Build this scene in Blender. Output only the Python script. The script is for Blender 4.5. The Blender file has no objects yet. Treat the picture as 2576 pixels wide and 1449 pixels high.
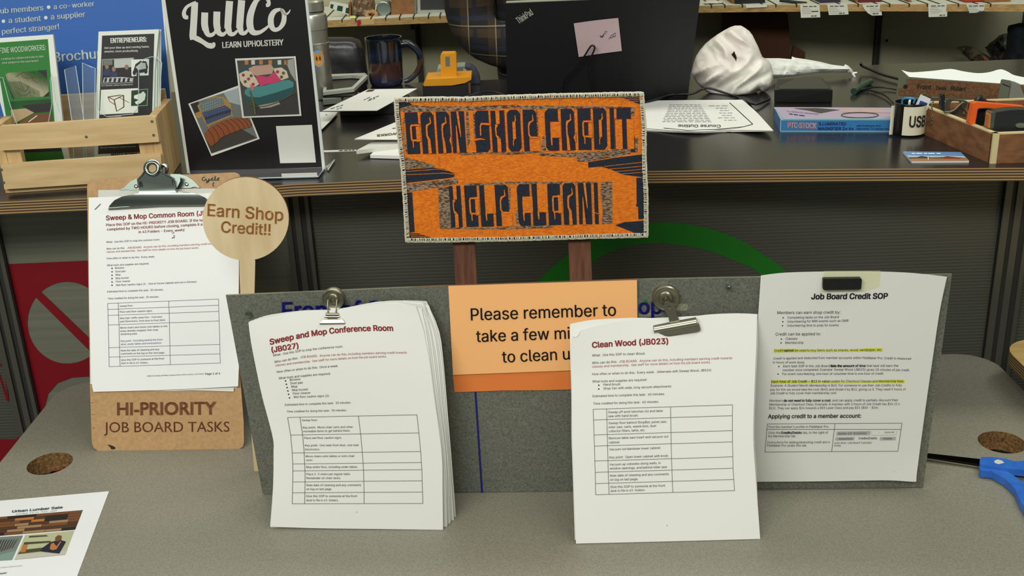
import bpy, bmesh, math, random
from mathutils import Vector, Matrix, noise
from mathutils.geometry import tessellate_polygon, delaunay_2d_cdt
V = Vector
random.seed(7)
sc = bpy.context.scene
COL = sc.collection
# ------------------------------------------------------------------ camera
FPX = 2800.0                      # focal length in pixels of the 2576 px frame
TH = math.radians(21.5); RO = math.radians(2.35)
TZ = 0.74                         # table top height
CZ = 1.067                        # counter top height
CAM = V((0, 0, 1.50))
fw = V((0, math.cos(TH), -math.sin(TH))); r0 = V((1, 0, 0)); u0 = V((0, math.sin(TH), math.cos(TH)))
rt = math.cos(RO)*r0 - math.sin(RO)*u0; up = math.sin(RO)*r0 + math.cos(RO)*u0
cd = bpy.data.cameras.new('camera'); cam = bpy.data.objects.new('camera', cd); COL.objects.link(cam)
cd.sensor_width = 36; cd.lens = 36*FPX/2576; cd.clip_start = .05; cd.clip_end = 60
cam.matrix_world = Matrix(((rt.x, up.x, -fw.x, CAM.x), (rt.y, up.y, -fw.y, CAM.y), (rt.z, up.z, -fw.z, CAM.z), (0, 0, 0, 1)))
sc.camera = cam
# ------------------------------------------------------------------ world, lights, exposure
w = bpy.data.worlds.new('room_light'); sc.world = w; w.use_nodes = True
w.node_tree.nodes['Background'].inputs[0].default_value = (.80, .84, .74, 1)
w.node_tree.nodes['Background'].inputs[1].default_value = .22
def area(name, loc, size, power, aim, col=(1, .98, .90)):
    l = bpy.data.lights.new(name, 'AREA'); l.shape = 'RECTANGLE'; l.size, l.size_y = size; l.energy = power; l.color = col
    o = bpy.data.objects.new(name, l); COL.objects.link(o); o.location = loc
    o.rotation_euler = (V(aim)-V(loc)).to_track_quat('-Z', 'Y').to_euler(); return o
area('ceiling_tube_light', (-.9, -.9, 2.75), (2.4, .5), 62, (-.1, 1.2, .9), (1, .997, .945))
area('ceiling_tube_light', (1.1, .6, 2.9), (1.6, .4), 15, (.3, 1.5, .8), (1, .997, .945))
area('ceiling_tube_light', (-.1, 2.15, 2.9), (2.6, .4), 21, (0, 2.9, .9), (1, .98, .88))
vs = sc.view_settings; vs.view_transform = 'Standard'; vs.look = 'None'; vs.gamma = 1; vs.exposure = .10; vs.use_curve_mapping = False
# ------------------------------------------------------------------ pixel -> place helpers
def ray(x, y): return fw + (x-1288)/FPX*rt - (y-724.5)/FPX*up
def onZ(x, y, z=TZ):
    d = ray(x, y); return CAM + d*((z-CAM.z)/d.z)
def atY(x, y, Y):
    d = ray(x, y); return CAM + d*((Y-CAM.y)/d.y)
class Surf:
    """a plane (with an optional relief function) in the room; P(x, y) is the point of it seen at that place of the photo"""
    def __init__(s, p, n, rel=None): s.p = V(p); s.n = V(n).normalized(); s.rel = rel
    def P(s, x, y, lift=0.0):
        d = ray(x, y); l = lift + (s.rel(x, y) if s.rel else 0)
        return CAM + d*((s.p + s.n*l - CAM).dot(s.n)/d.dot(s.n))
    def off(s, l): return Surf(s.p + s.n*l, s.n, s.rel)
def upright(A, B, lean=0):
    """plane through A and B, leaning back by lean degrees, its normal towards the viewer"""
    A = V(A); B = V(B); t = (B-A); t.z = 0; t.normalize(); n = V((t.y, -t.x, 0)); a = math.radians(lean)
    return Surf(A, n*math.cos(a) + V((0, 0, 1))*math.sin(a))
class Z:
    """coordinates read in an enlarged crop of the photo"""
    def __init__(s, ox, oy, k): s.o = (ox, oy, k)
    def __call__(s, *p):
        r = [(s.o[0]+p[i]/s.o[2], s.o[1]+p[i+1]/s.o[2]) for i in range(0, len(p), 2)]
        return r if len(r) > 1 else r[0]
PX = Z(0, 0, 1)
ZA = Z(0, 0, 2.7875); ZB = Z(400, 0, 3.0196); ZC = Z(760, 0, 3.45); ZD = Z(1240, 0, 4.6); ZE = Z(1700, 0, 3.2938); ZF = Z(2100, 0, 3.294)
ZG = Z(960, 210, 2.787); ZH = Z(0, 460, 2.0697); ZI = Z(200, 380, 3.45); ZJ = Z(200, 720, 3.2938); ZK = Z(560, 690, 4.14); ZL = Z(640, 1000, 4.025)
ZM = Z(1100, 680, 3.788); ZN = Z(1420, 780, 4.528); ZO = Z(1420, 1000, 3.814); ZP = Z(1860, 660, 2.498); ZQ = Z(0, 1100, 4.153); ZR = Z(2280, 860, 3.449)
ZS = Z(0, 440, 2.07); ZU = Z(1600, 420, 2.639); ZV = Z(780, 0, 4.954); ZW = Z(1100, 120, 10.35); ZX = Z(2240, 180, 6.0387); ZY = Z(1750, 0, 3.1186)
ZAA = Z(300, 390, 9.658); ZAC = Z(1600, 700, 9.6615)
# ------------------------------------------------------------------ materials
def lin(c):
    return tuple(((v/255)/12.92 if v/255 <= .04045 else ((v/255+.055)/1.055)**2.4) for v in c) + (1,)
MATS = {}
def mat(name, rgb, rough=.6, metal=0, rgb2=None, scale=40, stretch=(1, 1, 1), bump=0, bscale=None, detail=3, coat=0, trans=0, contrast=(.35, .65), sheen=0, spec=.5):
    if name in MATS: return MATS[name]
    m = bpy.data.materials.new(name); MATS[name] = m; m.use_nodes = True; nt = m.node_tree; b = nt.nodes['Principled BSDF']
    b.inputs['Base Color'].default_value = lin(rgb); b.inputs['Roughness'].default_value = rough; b.inputs['Metallic'].default_value = metal
    b.inputs['Coat Weight'].default_value = coat; b.inputs['Specular IOR Level'].default_value = spec
    if trans: b.inputs['Transmission Weight'].default_value = trans
    if sheen: b.inputs['Sheen Weight'].default_value = sheen
    if rgb2 or bump:
        tc = nt.nodes.new('ShaderNodeTexCoord'); mp = nt.nodes.new('ShaderNodeMapping'); mp.inputs['Scale'].default_value = stretch
        nt.links.new(tc.outputs['Object'], mp.inputs['Vector'])
    if rgb2:
        n = nt.nodes.new('ShaderNodeTexNoise'); n.inputs['Scale'].default_value = scale; n.inputs['Detail'].default_value = detail
        cr = nt.nodes.new('ShaderNodeValToRGB'); e = cr.color_ramp.elements
        e[0].position, e[1].position = contrast; e[0].color = lin(rgb); e[1].color = lin(rgb2)
        nt.links.new(mp.outputs[0], n.inputs['Vector']); nt.links.new(n.outputs[0], cr.inputs[0]); nt.links.new(cr.outputs[0], b.inputs['Base Color'])
    if bump:
        n2 = nt.nodes.new('ShaderNodeTexNoise'); n2.inputs['Scale'].default_value = bscale or scale; n2.inputs['Detail'].default_value = 4
        bp = nt.nodes.new('ShaderNodeBump'); bp.inputs['Strength'].default_value = bump; bp.inputs['Distance'].default_value = .002
        nt.links.new(mp.outputs[0], n2.inputs['Vector']); nt.links.new(n2.outputs[0], bp.inputs['Height']); nt.links.new(bp.outputs[0], b.inputs['Normal'])
    return m
def clear(name, tint=(1, 1, 1), gloss=.10, rough=.03, rgb=(255, 255, 255), body=0):
    """thin clear plastic: mostly lets light through, reflects a little"""
    if name in MATS: return MATS[name]
    m = bpy.data.materials.new(name); MATS[name] = m; m.use_nodes = True; nt = m.node_tree; nt.nodes.clear()
    o = nt.nodes.new('ShaderNodeOutputMaterial'); t = nt.nodes.new('ShaderNodeBsdfTransparent'); t.inputs[0].default_value = tint+(1,)
    g = nt.nodes.new('ShaderNodeBsdfGlossy'); g.inputs['Roughness'].default_value = rough
    x = nt.nodes.new('ShaderNodeMixShader'); fr = nt.nodes.new('ShaderNodeLayerWeight'); fr.inputs['Blend'].default_value = gloss*2
    nt.links.new(fr.outputs['Fresnel'], x.inputs[0]); nt.links.new(t.outputs[0], x.inputs[1]); nt.links.new(g.outputs[0], x.inputs[2])
    last = x
    if body:
        d = nt.nodes.new('ShaderNodeBsdfDiffuse'); d.inputs[0].default_value = lin(rgb); x2 = nt.nodes.new('ShaderNodeMixShader'); x2.inputs[0].default_value = body
        nt.links.new(x.outputs[0], x2.inputs[1]); nt.links.new(d.outputs[0], x2.inputs[2]); last = x2
    nt.links.new(last.outputs[0], o.inputs[0]); return m
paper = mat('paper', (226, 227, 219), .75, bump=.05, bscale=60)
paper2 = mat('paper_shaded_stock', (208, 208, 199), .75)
ink = mat('black_ink', (20, 21, 23), .7)
inkred = mat('red_ink', (132, 26, 28), .7)
inkred2 = mat('faded_red_ink', (158, 66, 62), .7)
inkblue = mat('blue_ink', (70, 80, 130), .7)
grid = mat('table_rule_ink', (80, 86, 90), .7)
white = mat('white_print', (228, 230, 222), .5)
yel = mat('highlighter_yellow', (214, 216, 60), .6)
steel = mat('nickel_steel', (166, 163, 144), .36, 1)
chrome = mat('chrome', (136, 146, 138), .28, 1)
darkhole = mat('dark_void', (10, 10, 10), .8)
black = mat('black_plastic', (24, 25, 26), .4)
# ------------------------------------------------------------------ mesh building
class MB:
    def __init__(s): s.v = []; s.f = []; s.m = []; s.mats = []
    def mi(s, m):
        if m not in s.mats: s.mats.append(m)
        return s.mats.index(m)
    def add(s, vs_, fs, m):
        k = len(s.v); i = s.mi(m); s.v += [V(q) for q in vs_]
        for f in fs: s.f.append([k+a for a in f]); s.m.append(i)
        return s
    def poly(s, pts, m): return s.add(pts, [t for t in tessellate_polygon([[V(p) for p in pts]])], m)
    def slab(s, pts, vec, m, ms=None, holes=()):
        """polygon (with holes) pushed back by vec: front face, back face and rim; ms = material of the rim"""
        loops = [[V(p) for p in pts]] + [[V(p) for p in h] for h in holes]; vec = V(vec)
        flat = [p for l in loops for p in l]; tri = tessellate_polygon(loops); n = len(flat)
        s.add(flat, tri, m); s.add([p+vec for p in flat], [t[::-1] for t in tri], m if ms is None else ms)
        k = 0
        for l in loops:
            q = len(l); s.add([p for p in l]+[p+vec for p in l], [(i, (i+1) % q, q+(i+1) % q, q+i) for i in range(q)], ms or m)
        return s
    def box(s, o, a, b, c, m):
        """box from corner o along the vectors a, b, c"""
        o, a, b, c = V(o), V(a), V(b), V(c)
        return s.add([o, o+a, o+a+b, o+b, o+c, o+a+c, o+a+b+c, o+b+c], [(0, 3, 2, 1), (4, 5, 6, 7), (0, 1, 5, 4), (1, 2, 6, 5), (2, 3, 7, 6), (3, 0, 4, 7)], m)
    def tube(s, pts, r, m, seg=8, closed=False, caps=True):
        pts = [V(p) for p in pts]; n = len(pts); rr = r if isinstance(r, (list, tuple)) else [r]*n; vv = []; prev = None
        for i, p in enumerate(pts):
            a = pts[i-1] if (i or closed) else p; b = pts[(i+1) % n] if (i < n-1 or closed) else p
            t = (b-a).normalized()
            x = t.orthogonal() if prev is None else (prev - t*prev.dot(t))
            x.normalize(); prev = x; y = t.cross(x)
            vv += [p + (x*math.cos(6.28318*k/seg)+y*math.sin(6.28318*k/seg))*rr[i] for k in range(seg)]
        fs = []
        for i in range(n if closed else n-1):
            j = (i+1) % n
            fs += [(i*seg+k, i*seg+(k+1) % seg, j*seg+(k+1) % seg, j*seg+k) for k in range(seg)]
        if caps and not closed: fs += [tuple(range(seg))[::-1], tuple((n-1)*seg+k for k in range(seg))]
        return s.add(vv, fs, m)
    def lathe(s, o, ax, prof, m, seg=32):
        """prof = [(radius, height along ax)]"""
        o = V(o); ax = V(ax).normalized(); x = ax.orthogonal().normalized(); y = ax.cross(x); vv = []
        for r, h in prof:
            vv += [o+ax*h+(x*math.cos(6.28318*k/seg)+y*math.sin(6.28318*k/seg))*max(r, 1e-5) for k in range(seg)]
        fs = [(i*seg+k, i*seg+(k+1) % seg, (i+1)*seg+(k+1) % seg, (i+1)*seg+k) for i in range(len(prof)-1) for k in range(seg)]
        return s.add(vv, fs, m)
    def build(s, name, parent=None, smooth=0, org=None, bevel=0):
        me = bpy.data.meshes.new(name)
        if parent is not None:
            q = parent; o0 = V((0, 0, 0))
            while q is not None: o0 += q.location; q = q.parent
        else:
            o0 = V(org) if org is not None else V((sum(p.x for p in s.v)/len(s.v), sum(p.y for p in s.v)/len(s.v), min(p.z for p in s.v)))
        me.from_pydata([p-o0 for p in s.v], [], s.f)
        for m in s.mats: me.materials.append(m)
        me.polygons.foreach_set('material_index', s.m)
        if smooth: me.shade_smooth(); me.set_sharp_from_angle(angle=math.radians(smooth))
        me.update(); o = bpy.data.objects.new(name, me); COL.objects.link(o)
        if parent is None: o.location = o0
        else: o.parent = parent
        if bevel:
            b = o.modifiers.new('edge', 'BEVEL'); b.width = bevel; b.segments = 2; b.limit_method = 'ANGLE'; b.angle_limit = .7
        return o
def tag(o, label, cat, group=None):
    o['label'] = label; o['category'] = cat
    if group: o['group'] = group
    return o
def lab(o, label): o['label'] = label; return o
def struct(o, label=None):
    o['kind'] = 'structure'
    if label: o['label'] = label
    return o
def thing(name, loc, label, cat, group=None):
    o = bpy.data.objects.new(name, None); COL.objects.link(o); o.location = V(loc); o.empty_display_size = .05
    bpy.context.view_layer.update(); return tag(o, label, cat, group)
def S(surf, pts, lift=0): return [surf.P(x, y, lift) for x, y in pts]
def arc(cx, cy, rx, ry, a0, a1, n): return [(cx+rx*math.cos(math.radians(a0+(a1-a0)*i/n)), cy+ry*math.sin(math.radians(a0+(a1-a0)*i/n))) for i in range(n+1)]
def spline(pts, k=8):
    """smooth curve through points"""
    out = []; n = len(pts); pts = [tuple(p) for p in pts]; d = len(pts[0])
    for i in range(n-1):
        a, b, c, e = pts[max(i-1, 0)], pts[i], pts[i+1], pts[min(i+2, n-1)]
        for j in range(k):
            t = j/k
            out.append(tuple(.5*(2*b[q]+(c[q]-a[q])*t+(2*a[q]-5*b[q]+4*c[q]-e[q])*t*t+(3*b[q]-a[q]-3*c[q]+e[q])*t**3) for q in range(d)))
    out.append(pts[-1]); return out
def stroke(mb, surf, pts, wd, m, lift=.0004, smooth=0, square=False):
    """a drawn line of width wd (photo pixels, or one per point) on a surface"""
    if smooth:
        if isinstance(wd, (list, tuple)): q = spline([(p[0], p[1], w_) for p, w_ in zip(pts, wd)], smooth)
        else: q = spline([(p[0], p[1], wd) for p in pts], smooth)
        pts = [(a, b) for a, b, c in q]; wd = [c for a, b, c in q]
    n = len(pts); wd = wd if isinstance(wd, (list, tuple)) else [wd]*n; L = []; R = []
    for i, (x, y) in enumerate(pts):
        a = pts[max(i-1, 0)]; b = pts[min(i+1, n-1)]; dx, dy = b[0]-a[0], b[1]-a[1]; l = math.hypot(dx, dy) or 1; k = wd[i]/2
        if square and 0 < i < n-1:
            d1 = (x-a[0], y-a[1]); d2 = (b[0]-x, b[1]-y); l1 = math.hypot(*d1) or 1; l2 = math.hypot(*d2) or 1
            c = max(.5, math.sqrt(max(0, (1+(d1[0]*d2[0]+d1[1]*d2[1])/(l1*l2))/2))); k /= c
            dx, dy = d1[0]/l1+d2[0]/l2, d1[1]/l1+d2[1]/l2; l = math.hypot(dx, dy) or 1
        L.append(surf.P(x-dy/l*k, y+dx/l*k, lift)); R.append(surf.P(x+dy/l*k, y-dx/l*k, lift))
    mb.add(L+R, [(i, i+1, n+i+1, n+i) for i in range(n-1)], m)
def fill(mb, surf, pts, m, lift=.0004): mb.poly(S(surf, pts, lift), m)
def dot(mb, surf, x, y, r, m, lift=.0004, ry=None, n=12): fill(mb, surf, arc(x, y, r, ry or r, 0, 360-360/n, n-1), m, lift)
# ------------------------------------------------------------------ lettering
try:
    INTER = bpy.data.fonts.load(bpy.utils.system_resource('DATAFILES') + '/fonts/Inter.woff2')
except Exception:
    INTER = None
_tc = {}; _gc = {}; _ac = {}
def _outline(txt, font, res):
    c = bpy.data.curves.new('t', 'FONT'); c.body = txt; c.resolution_u = res; c.fill_mode = 'NONE'
    if font == 'inter' and INTER: c.font = INTER
    o = bpy.data.objects.new('t', c); COL.objects.link(o); dg = bpy.context.evaluated_depsgraph_get()
    me = bpy.data.meshes.new_from_object(o.evaluated_get(dg)); vv = [V((v.co.x, v.co.y)) for v in me.vertices]; ee = [tuple(e.vertices) for e in me.edges]
    bpy.data.objects.remove(o); bpy.data.curves.remove(c); bpy.data.meshes.remove(me); return vv, ee
def _width(txt, font): vv, _ = _outline(txt, font, 1); return max(v.x for v in vv)-min(v.x for v in vv)
def _adv(ch, font):
    """advance width of one character"""
    k = (ch, font)
    if k not in _ac: _ac[k] = _width('H'+ch+'H', font)-_width('HH', font)
    return _ac[k]
def _glyph(ch, font, res):
    """one filled character; overlapping outlines are filled as one"""
    k = (ch, font, res)
    if k in _gc: return _gc[k]
    vv, ee = _outline('H'+ch, font, res); h, _e = _outline('H', font, res); n = len(h); adv = _adv('H', font)
    # the first n points belong to the leading H
    pts = vv[n:]; ed = [(p-n, q-n) for p, q in ee if p >= n and q >= n]
    if not pts: _gc[k] = ([], []); return _gc[k]
    # orient each closed outline by walking it in point order
    nx = {}
    for p, q in ed: nx.setdefault(p, []).append(q); nx.setdefault(q, []).append(p)
    seen = set(); loops = []
    for s in range(len(pts)):
        if s in seen or s not in nx: continue
        l = [s]; seen.add(s); cur = s+1 if s+1 in nx[s] else nx[s][0]
        while cur not in seen:
            l.append(cur); seen.add(cur); nb = [q for q in nx[cur] if q not in seen]
            if not nb: break
            cur = nb[0]
        loops.append(l)
    cons = [(l[i], l[(i+1) % len(l)]) for l in loops for i in range(len(l))]
    ov, oe, of, *_ = delaunay_2d_cdt(pts, cons, [], 0, 1e-6); keep = []
    for f in of:
        cx = sum(ov[i].x for i in f)/3; cy = sum(ov[i].y for i in f)/3; wn = 0
        for i, j in cons:
            p, q = pts[i], pts[j]
            if (p.y > cy) != (q.y > cy) and p.x+(cy-p.y)/(q.y-p.y)*(q.x-p.x) > cx: wn += 1 if q.y > p.y else -1
        if wn: keep.append(tuple(f))
    _gc[k] = ([(v.x-adv, v.y) for v in ov], keep); return _gc[k]
def glyphs(txt, bold, font, res):
    k = (txt, font, res)
    if k in _tc: return _tc[k]
    vv = []; ff = []; x = 0
    for ch in txt:
        if ch != ' ':
            g, f = _glyph(ch, font, res); n = len(vv); vv += [(a+x, b) for a, b in g]; ff += [tuple(n+i for i in t) for t in f]
        x += _adv(ch, font)
    x0 = min(v[0] for v in vv); x1 = max(v[0] for v in vv); _tc[k] = ([(a-x0, b) for a, b in vv], ff, x1-x0); return _tc[k]
def T(mb, surf, p0, p1, txt, m=None, bold=0, vs=1.0, bow=0, shear=0, font='inter', lift=.0009, res=1, vec=None):
    """print txt on the surface, its baseline from photo point p0 to p1"""
    vv, ff, W = glyphs(txt, 0, font, res); dx, dy = p1[0]-p0[0], p1[1]-p0[1]; L = math.hypot(dx, dy); k = L/W
    ux, uy = (dy/L, -dx/L); ux += shear*dx/L; uy += shear*dy/L; out = []
    if vec: ux, uy = vec
    for sx, sy in (((0, 0),) if bold < .001 else ((-bold, -bold*.6), (bold, -bold*.6), (bold, bold*.6), (-bold, bold*.6), (0, 0)) if bold > .014 else ((-bold, 0), (bold, 0))):
        out = []
        for a, b in vv:
            t = a/W; c = bow*4*t*(1-t); t += sx/W; b += sy; out.append(surf.P(p0[0]+dx*t+ux*b*k*vs, p0[1]+dy*t+uy*b*k*vs+c, lift+sy*.001))
        mb.add(out, ff, m or ink)
def TB(mb, surf, p0, p1, full, sub, bold=.02, **kw):
    """overprint one phrase of a printed line in bold"""
    W = glyphs(full, 0, 'inter', 1)[2]; i = full.index(sub); s = glyphs(full[:i].rstrip(), 0, 'inter', 1)[2]/W + _adv(' ', 'inter')/W if i else 0; e = glyphs(full[:i+len(sub)], 0, 'inter', 1)[2]/W
    q = lambda t: (p0[0]+(p1[0]-p0[0])*t, p0[1]+(p1[1]-p0[1])*t); T(mb, surf, q(s), q(e), sub, bold=bold, **kw)
def TZ_(mb, surf, z, rows, m=None, **kw):
    for r in rows:
        a, b = z(r[0], r[1], r[2], r[3]); k2 = dict(kw); mm = m
        if len(r) > 5: k2.update(r[5]); mm = k2.pop('m', m)
        T(mb, surf, a, b, r[4], mm, **k2)
def coons(top, bot, lef, rig, n=14, m=14):
    """grid of photo points spanned by four edge lines"""
    def at(pl, t):
        q = t*(len(pl)-1); i = min(int(q), len(pl)-2); f = q-i; return (pl[i][0]*(1-f)+pl[i+1][0]*f, pl[i][1]*(1-f)+pl[i+1][1]*f)
    top, bot, lef, rig = [spline(e, 6) if len(e) > 2 else e for e in (top, bot, lef, rig)]; g = []
    for j in range(m+1):
        v = j/m
        for i in range(n+1):
            u = i/n; a, b, c, d = at(top, u), at(bot, u), at(lef, v), at(rig, v); p = []
            for q in (0, 1):
                p.append((1-v)*a[q]+v*b[q]+(1-u)*c[q]+u*d[q]-((1-u)*(1-v)*top[0][q]+u*(1-v)*top[-1][q]+(1-u)*v*bot[0][q]+u*v*bot[-1][q]))
            g.append(tuple(p))
    return g
def sheet(mb, surf, top, bot, lef, rig, m, lift=0, n=14, mm=14):
    g = coons(top, bot, lef, rig, n, mm); w_ = n+1
    vv = [surf.P(x, y, lift) for x, y in g]
    for v in vv: v.z = max(v.z, TZ+.0004)
    mb.add(vv, [(j*w_+i, j*w_+i+1, (j+1)*w_+i+1, (j+1)*w_+i) for j in range(mm) for i in range(n)], m)
def inflate(mb, surf, outline, holes, thick, m, step=12, rad=40, seed=0, wr=.3, wsc=.03, ridge=0, zmin=None):
    """soft body: outline on a surface puffed up to both sides, with wrinkles"""
    loops = [outline]+list(holes); pts = []; cons = []
    for l in loops:
        k = len(pts); pts += [V(p) for p in l]; cons += [(k+i, k+(i+1) % len(l)) for i in range(len(l))]
    segs = [(pts[a], pts[b]) for a, b in cons]; nb = len(pts)
    def inside(x, y):
        c = False
        for a, b in segs:
            if (a.y > y) != (b.y > y) and x < (b.x-a.x)*(y-a.y)/(b.y-a.y)+a.x: c = not c
        return c
    def dist(p):
        best = 1e9
        for a, b in segs[:len(outline)]:
            ab = b-a; t = max(0, min(1, (p-a).dot(ab)/max(ab.dot(ab), 1e-9))); best = min(best, (p-a-ab*t).length)
        return best
    xs = [p.x for p in pts]; ys = [p.y for p in pts]; y = min(ys)+step/2; row = 0
    while y < max(ys):
        x = min(xs)+(step/2 if row % 2 else 0)
        while x < max(xs):
            if inside(x, y) and min((V((x, y))-p).length for p in pts[:nb]) > step*.4 and dist(V((x, y))) > step*.45: pts.append(V((x, y)))
            x += step
        y += step; row += 1
    ov, oe, of, *_ = delaunay_2d_cdt(pts, cons, [], 0, 1e-6)
    of = [f for f in of if inside(sum(ov[i].x for i in f)/3, sum(ov[i].y for i in f)/3)]
    fr = []; bk = []
    for p in ov:
        d = dist(p); t = min(1, d/rad); h = math.sqrt(max(0, 1-(1-t)**2))*thick
        wn = noise.noise(V((p.x*wsc, p.y*wsc, seed)))+.5*noise.noise(V((p.x*wsc*2.3, p.y*wsc*2.3, seed+5)))
        if ridge:
            q = V((p.x*wsc+.4*math.sin(p.y*.03), p.y*wsc*.8, seed)); wn = wn*.5+ridge*(.35-abs(noise.noise(q*1.7))*1.6-.3*abs(noise.noise(q*4.1+V((3, 1, 0)))))
        fr.append(surf.P(p.x, p.y, h*(1+wr*wn)+.0003)); bk.append(surf.P(p.x, p.y, 0)-surf.n*(h*(.9+wr*wn)+.0003))
    if zmin:
        for v in fr+bk: v.z = max(v.z, zmin)
    n = len(ov); mb.add(fr+bk, [tuple(f) for f in of]+[tuple(n+i for i in f)[::-1] for f in of], m)
    # rim between the two skins
    cnt = {}
    for f in of:
        for a, b in zip(f, f[1:]+f[:1]): cnt[(a, b)] = 1
    rim = [(a, b) for a, b in cnt if (b, a) not in cnt]; k = len(mb.v)-2*n
    for a, b in rim: mb.f.append([k+b, k+a, k+n+a, k+n+b]); mb.m.append(mb.mi(m))

def DT(mb, surf, p0, p1, n, m=None, wd=2.2, lift=.0006):
    """print too small to read: a row of n word-like dashes from p0 to p1"""
    r = random.Random(int(p0[0]*7+p0[1]*13)); w_ = [r.uniform(.5, 1.5) for _ in range(n)]; s = sum(w_); t = 0
    for q in w_:
        a = t/s; b = (t+q*.78)/s; t += q; stroke(mb, surf, [(p0[0]+(p1[0]-p0[0])*a, p0[1]+(p1[1]-p0[1])*a), (p0[0]+(p1[0]-p0[0])*b, p0[1]+(p1[1]-p0[1])*b)], wd, m or ink, lift)
# ================================================================== SETTING
TABLE = Surf((0, 0, TZ), (0, 0, 1)); COUNTER = Surf((0, 0, CZ), (0, 0, 1))
m_floor = mat('floor_concrete', (96, 94, 88), .5, rgb2=(80, 78, 72), scale=3)
m_wall = mat('wall_paint', (170, 168, 138), .8, bump=.1, bscale=120)
struct(MB().box((-4, -1.5, -.05), (8, 0, 0), (0, 6, 0), (0, 0, .05), m_floor).build('floor'))
struct(MB().box((-4, 3.24, 0), (8, 0, 0), (0, .1, 0), (0, 0, 3.1), m_wall).build('wall_back'))
# ------------------------------------------------------------------ front desk (counter)
m_lam = mat('black_laminate', (30, 29, 30), .20, rgb2=(37, 36, 36), scale=300, spec=.42, bump=.02, bscale=400)
def plymat():
    m = bpy.data.materials.new('plywood_edge'); m.use_nodes = True; nt = m.node_tree; b = nt.nodes['Principled BSDF']; b.inputs['Roughness'].default_value = .6
    tc = nt.nodes.new('ShaderNodeTexCoord'); wv = nt.nodes.new('ShaderNodeTexWave'); wv.bands_direction = 'Z'; wv.inputs['Scale'].default_value = 80; wv.inputs['Distortion'].default_value = .8; wv.inputs['Detail'].default_value = 2
    mp = nt.nodes.new('ShaderNodeMapping'); mp.inputs['Scale'].default_value = (.06, .06, 1)
    cr = nt.nodes.new('ShaderNodeValToRGB'); e = cr.color_ramp.elements; e[0].position = .25; e[0].color = lin((50, 35, 19)); e[1].position = .7; e[1].color = lin((158, 128, 82))
    nt.links.new(tc.outputs['Object'], mp.inputs[0]); nt.links.new(mp.outputs[0], wv.inputs['Vector']); nt.links.new(wv.outputs[0], cr.inputs[0]); nt.links.new(cr.outputs[0], b.inputs['Base Color']); return m
m_ply = plymat()
desk = thing('front_desk', (0, 1.7, 0), 'long reception desk with black worktop, plywood edge and grey fluted front', 'desk')
fr = [onZ(x, y, CZ) for x, y in [(-60, 513), (0, 508), (225, 498), (450, 485), (740, 463), (1000, 452), (1300, 440), (1630, 430), (2100, 425), (2576, 422), (2700, 421)]]
fr = [V((-1.7, fr[0].y-.01, CZ))]+fr+[V((1.7, fr[-1].y, CZ))]
wt = MB().slab(fr+[V((1.7, 2.235, CZ)), V((-1.7, 2.275, CZ))], (0, 0, -.019), m_lam, m_ply).build('worktop', desk)
FAC = Surf((0, 1.635, 0), (-.02, -1, 0))
def ribmat():
    m = bpy.data.materials.new('fluted_panel'); m.use_nodes = True; nt = m.node_tree; b = nt.nodes['Principled BSDF']; b.inputs['Roughness'].default_value = .33
    tc = nt.nodes.new('ShaderNodeTexCoord'); wv = nt.nodes.new('ShaderNodeTexWave'); wv.bands_direction = 'Z'; wv.inputs['Scale'].default_value = 58; wv.inputs['Distortion'].default_value = 0
    cr = nt.nodes.new('ShaderNodeValToRGB'); e = cr.color_ramp.elements; e[0].position = 0; e[0].color = lin((62, 63, 54)); e[1].position = 1; e[1].color = lin((84, 85, 74))
    n = nt.nodes.new('ShaderNodeTexNoise'); n.inputs['Scale'].default_value = 3; mx = nt.nodes.new('ShaderNodeMix'); mx.data_type = 'RGBA'; mx.inputs[7].default_value = lin((74, 75, 67))
    bp = nt.nodes.new('ShaderNodeBump'); bp.inputs['Strength'].default_value = .5; bp.inputs['Distance'].default_value = .0006
    L = nt.links.new; L(tc.outputs['Object'], wv.inputs[0]); L(tc.outputs['Object'], n.inputs[0]); L(wv.outputs[0], cr.inputs[0]); L(n.outputs[0], mx.inputs[0]); L(cr.outputs[0], mx.inputs[6]); L(mx.outputs[2], b.inputs['Base Color'])
    L(wv.outputs[0], bp.inputs['Height']); L(bp.outputs[0], b.inputs['Normal']); return m
m_rib = ribmat()
m_alu = mat('dark_aluminium', (98, 98, 88), .45, .6)
m_alud = mat('aluminium_slot', (40, 40, 36), .6)
def fx(x): return V((x, 1.635-.02*x, 0))
pxl = FAC.P(745, 600).x; pxr = FAC.P(2534, 600).x; pxw = FAC.P(8, 600).x
cuts = [-1.7, pxw-.02, pxl, pxr, 1.7]
m_pale = mat('pale_fluted_panel', (118, 120, 104), .4, rgb2=(104, 106, 92), scale=1, stretch=(.2, .2, 120), contrast=(.3, .7), detail=1)
for a, b in zip(cuts, cuts[1:]):
    MB().box(fx(a+.004)+V((0, 0, .06)), fx(b-.004)-fx(a+.004), (0, .008, 0), (0, 0, CZ-.079), m_pale if abs(a-cuts[1]) < .001 else m_rib).build('fluted_panel', desk)
for c, wd_ in ((pxl+.008, 1), (pxr+.006, 1.15), (pxw-.02, 1)):
    mb = MB(); o = fx(c-.02*wd_)+V((0, -.012, .02)); hh = V((0, 0, CZ-.039))
    mb.box(o+V((0, .004, 0)), (.04*wd_, 0, 0), (0, .02, 0), hh, m_alud)
    for q in (0, .0155*wd_, .033*wd_): mb.box(o+V((q, 0, 0)), ((.009 if q < .03 else .006)*wd_, 0, 0), (0, .006, 0), hh, m_alu)
    mb.build('aluminium_post', desk)
MB().box(fx(-1.69)+V((0, .02, .0)), (3.38, -.06, 0), (0, .03, 0), (0, 0, .08), black).build('plinth', desk)
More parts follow.
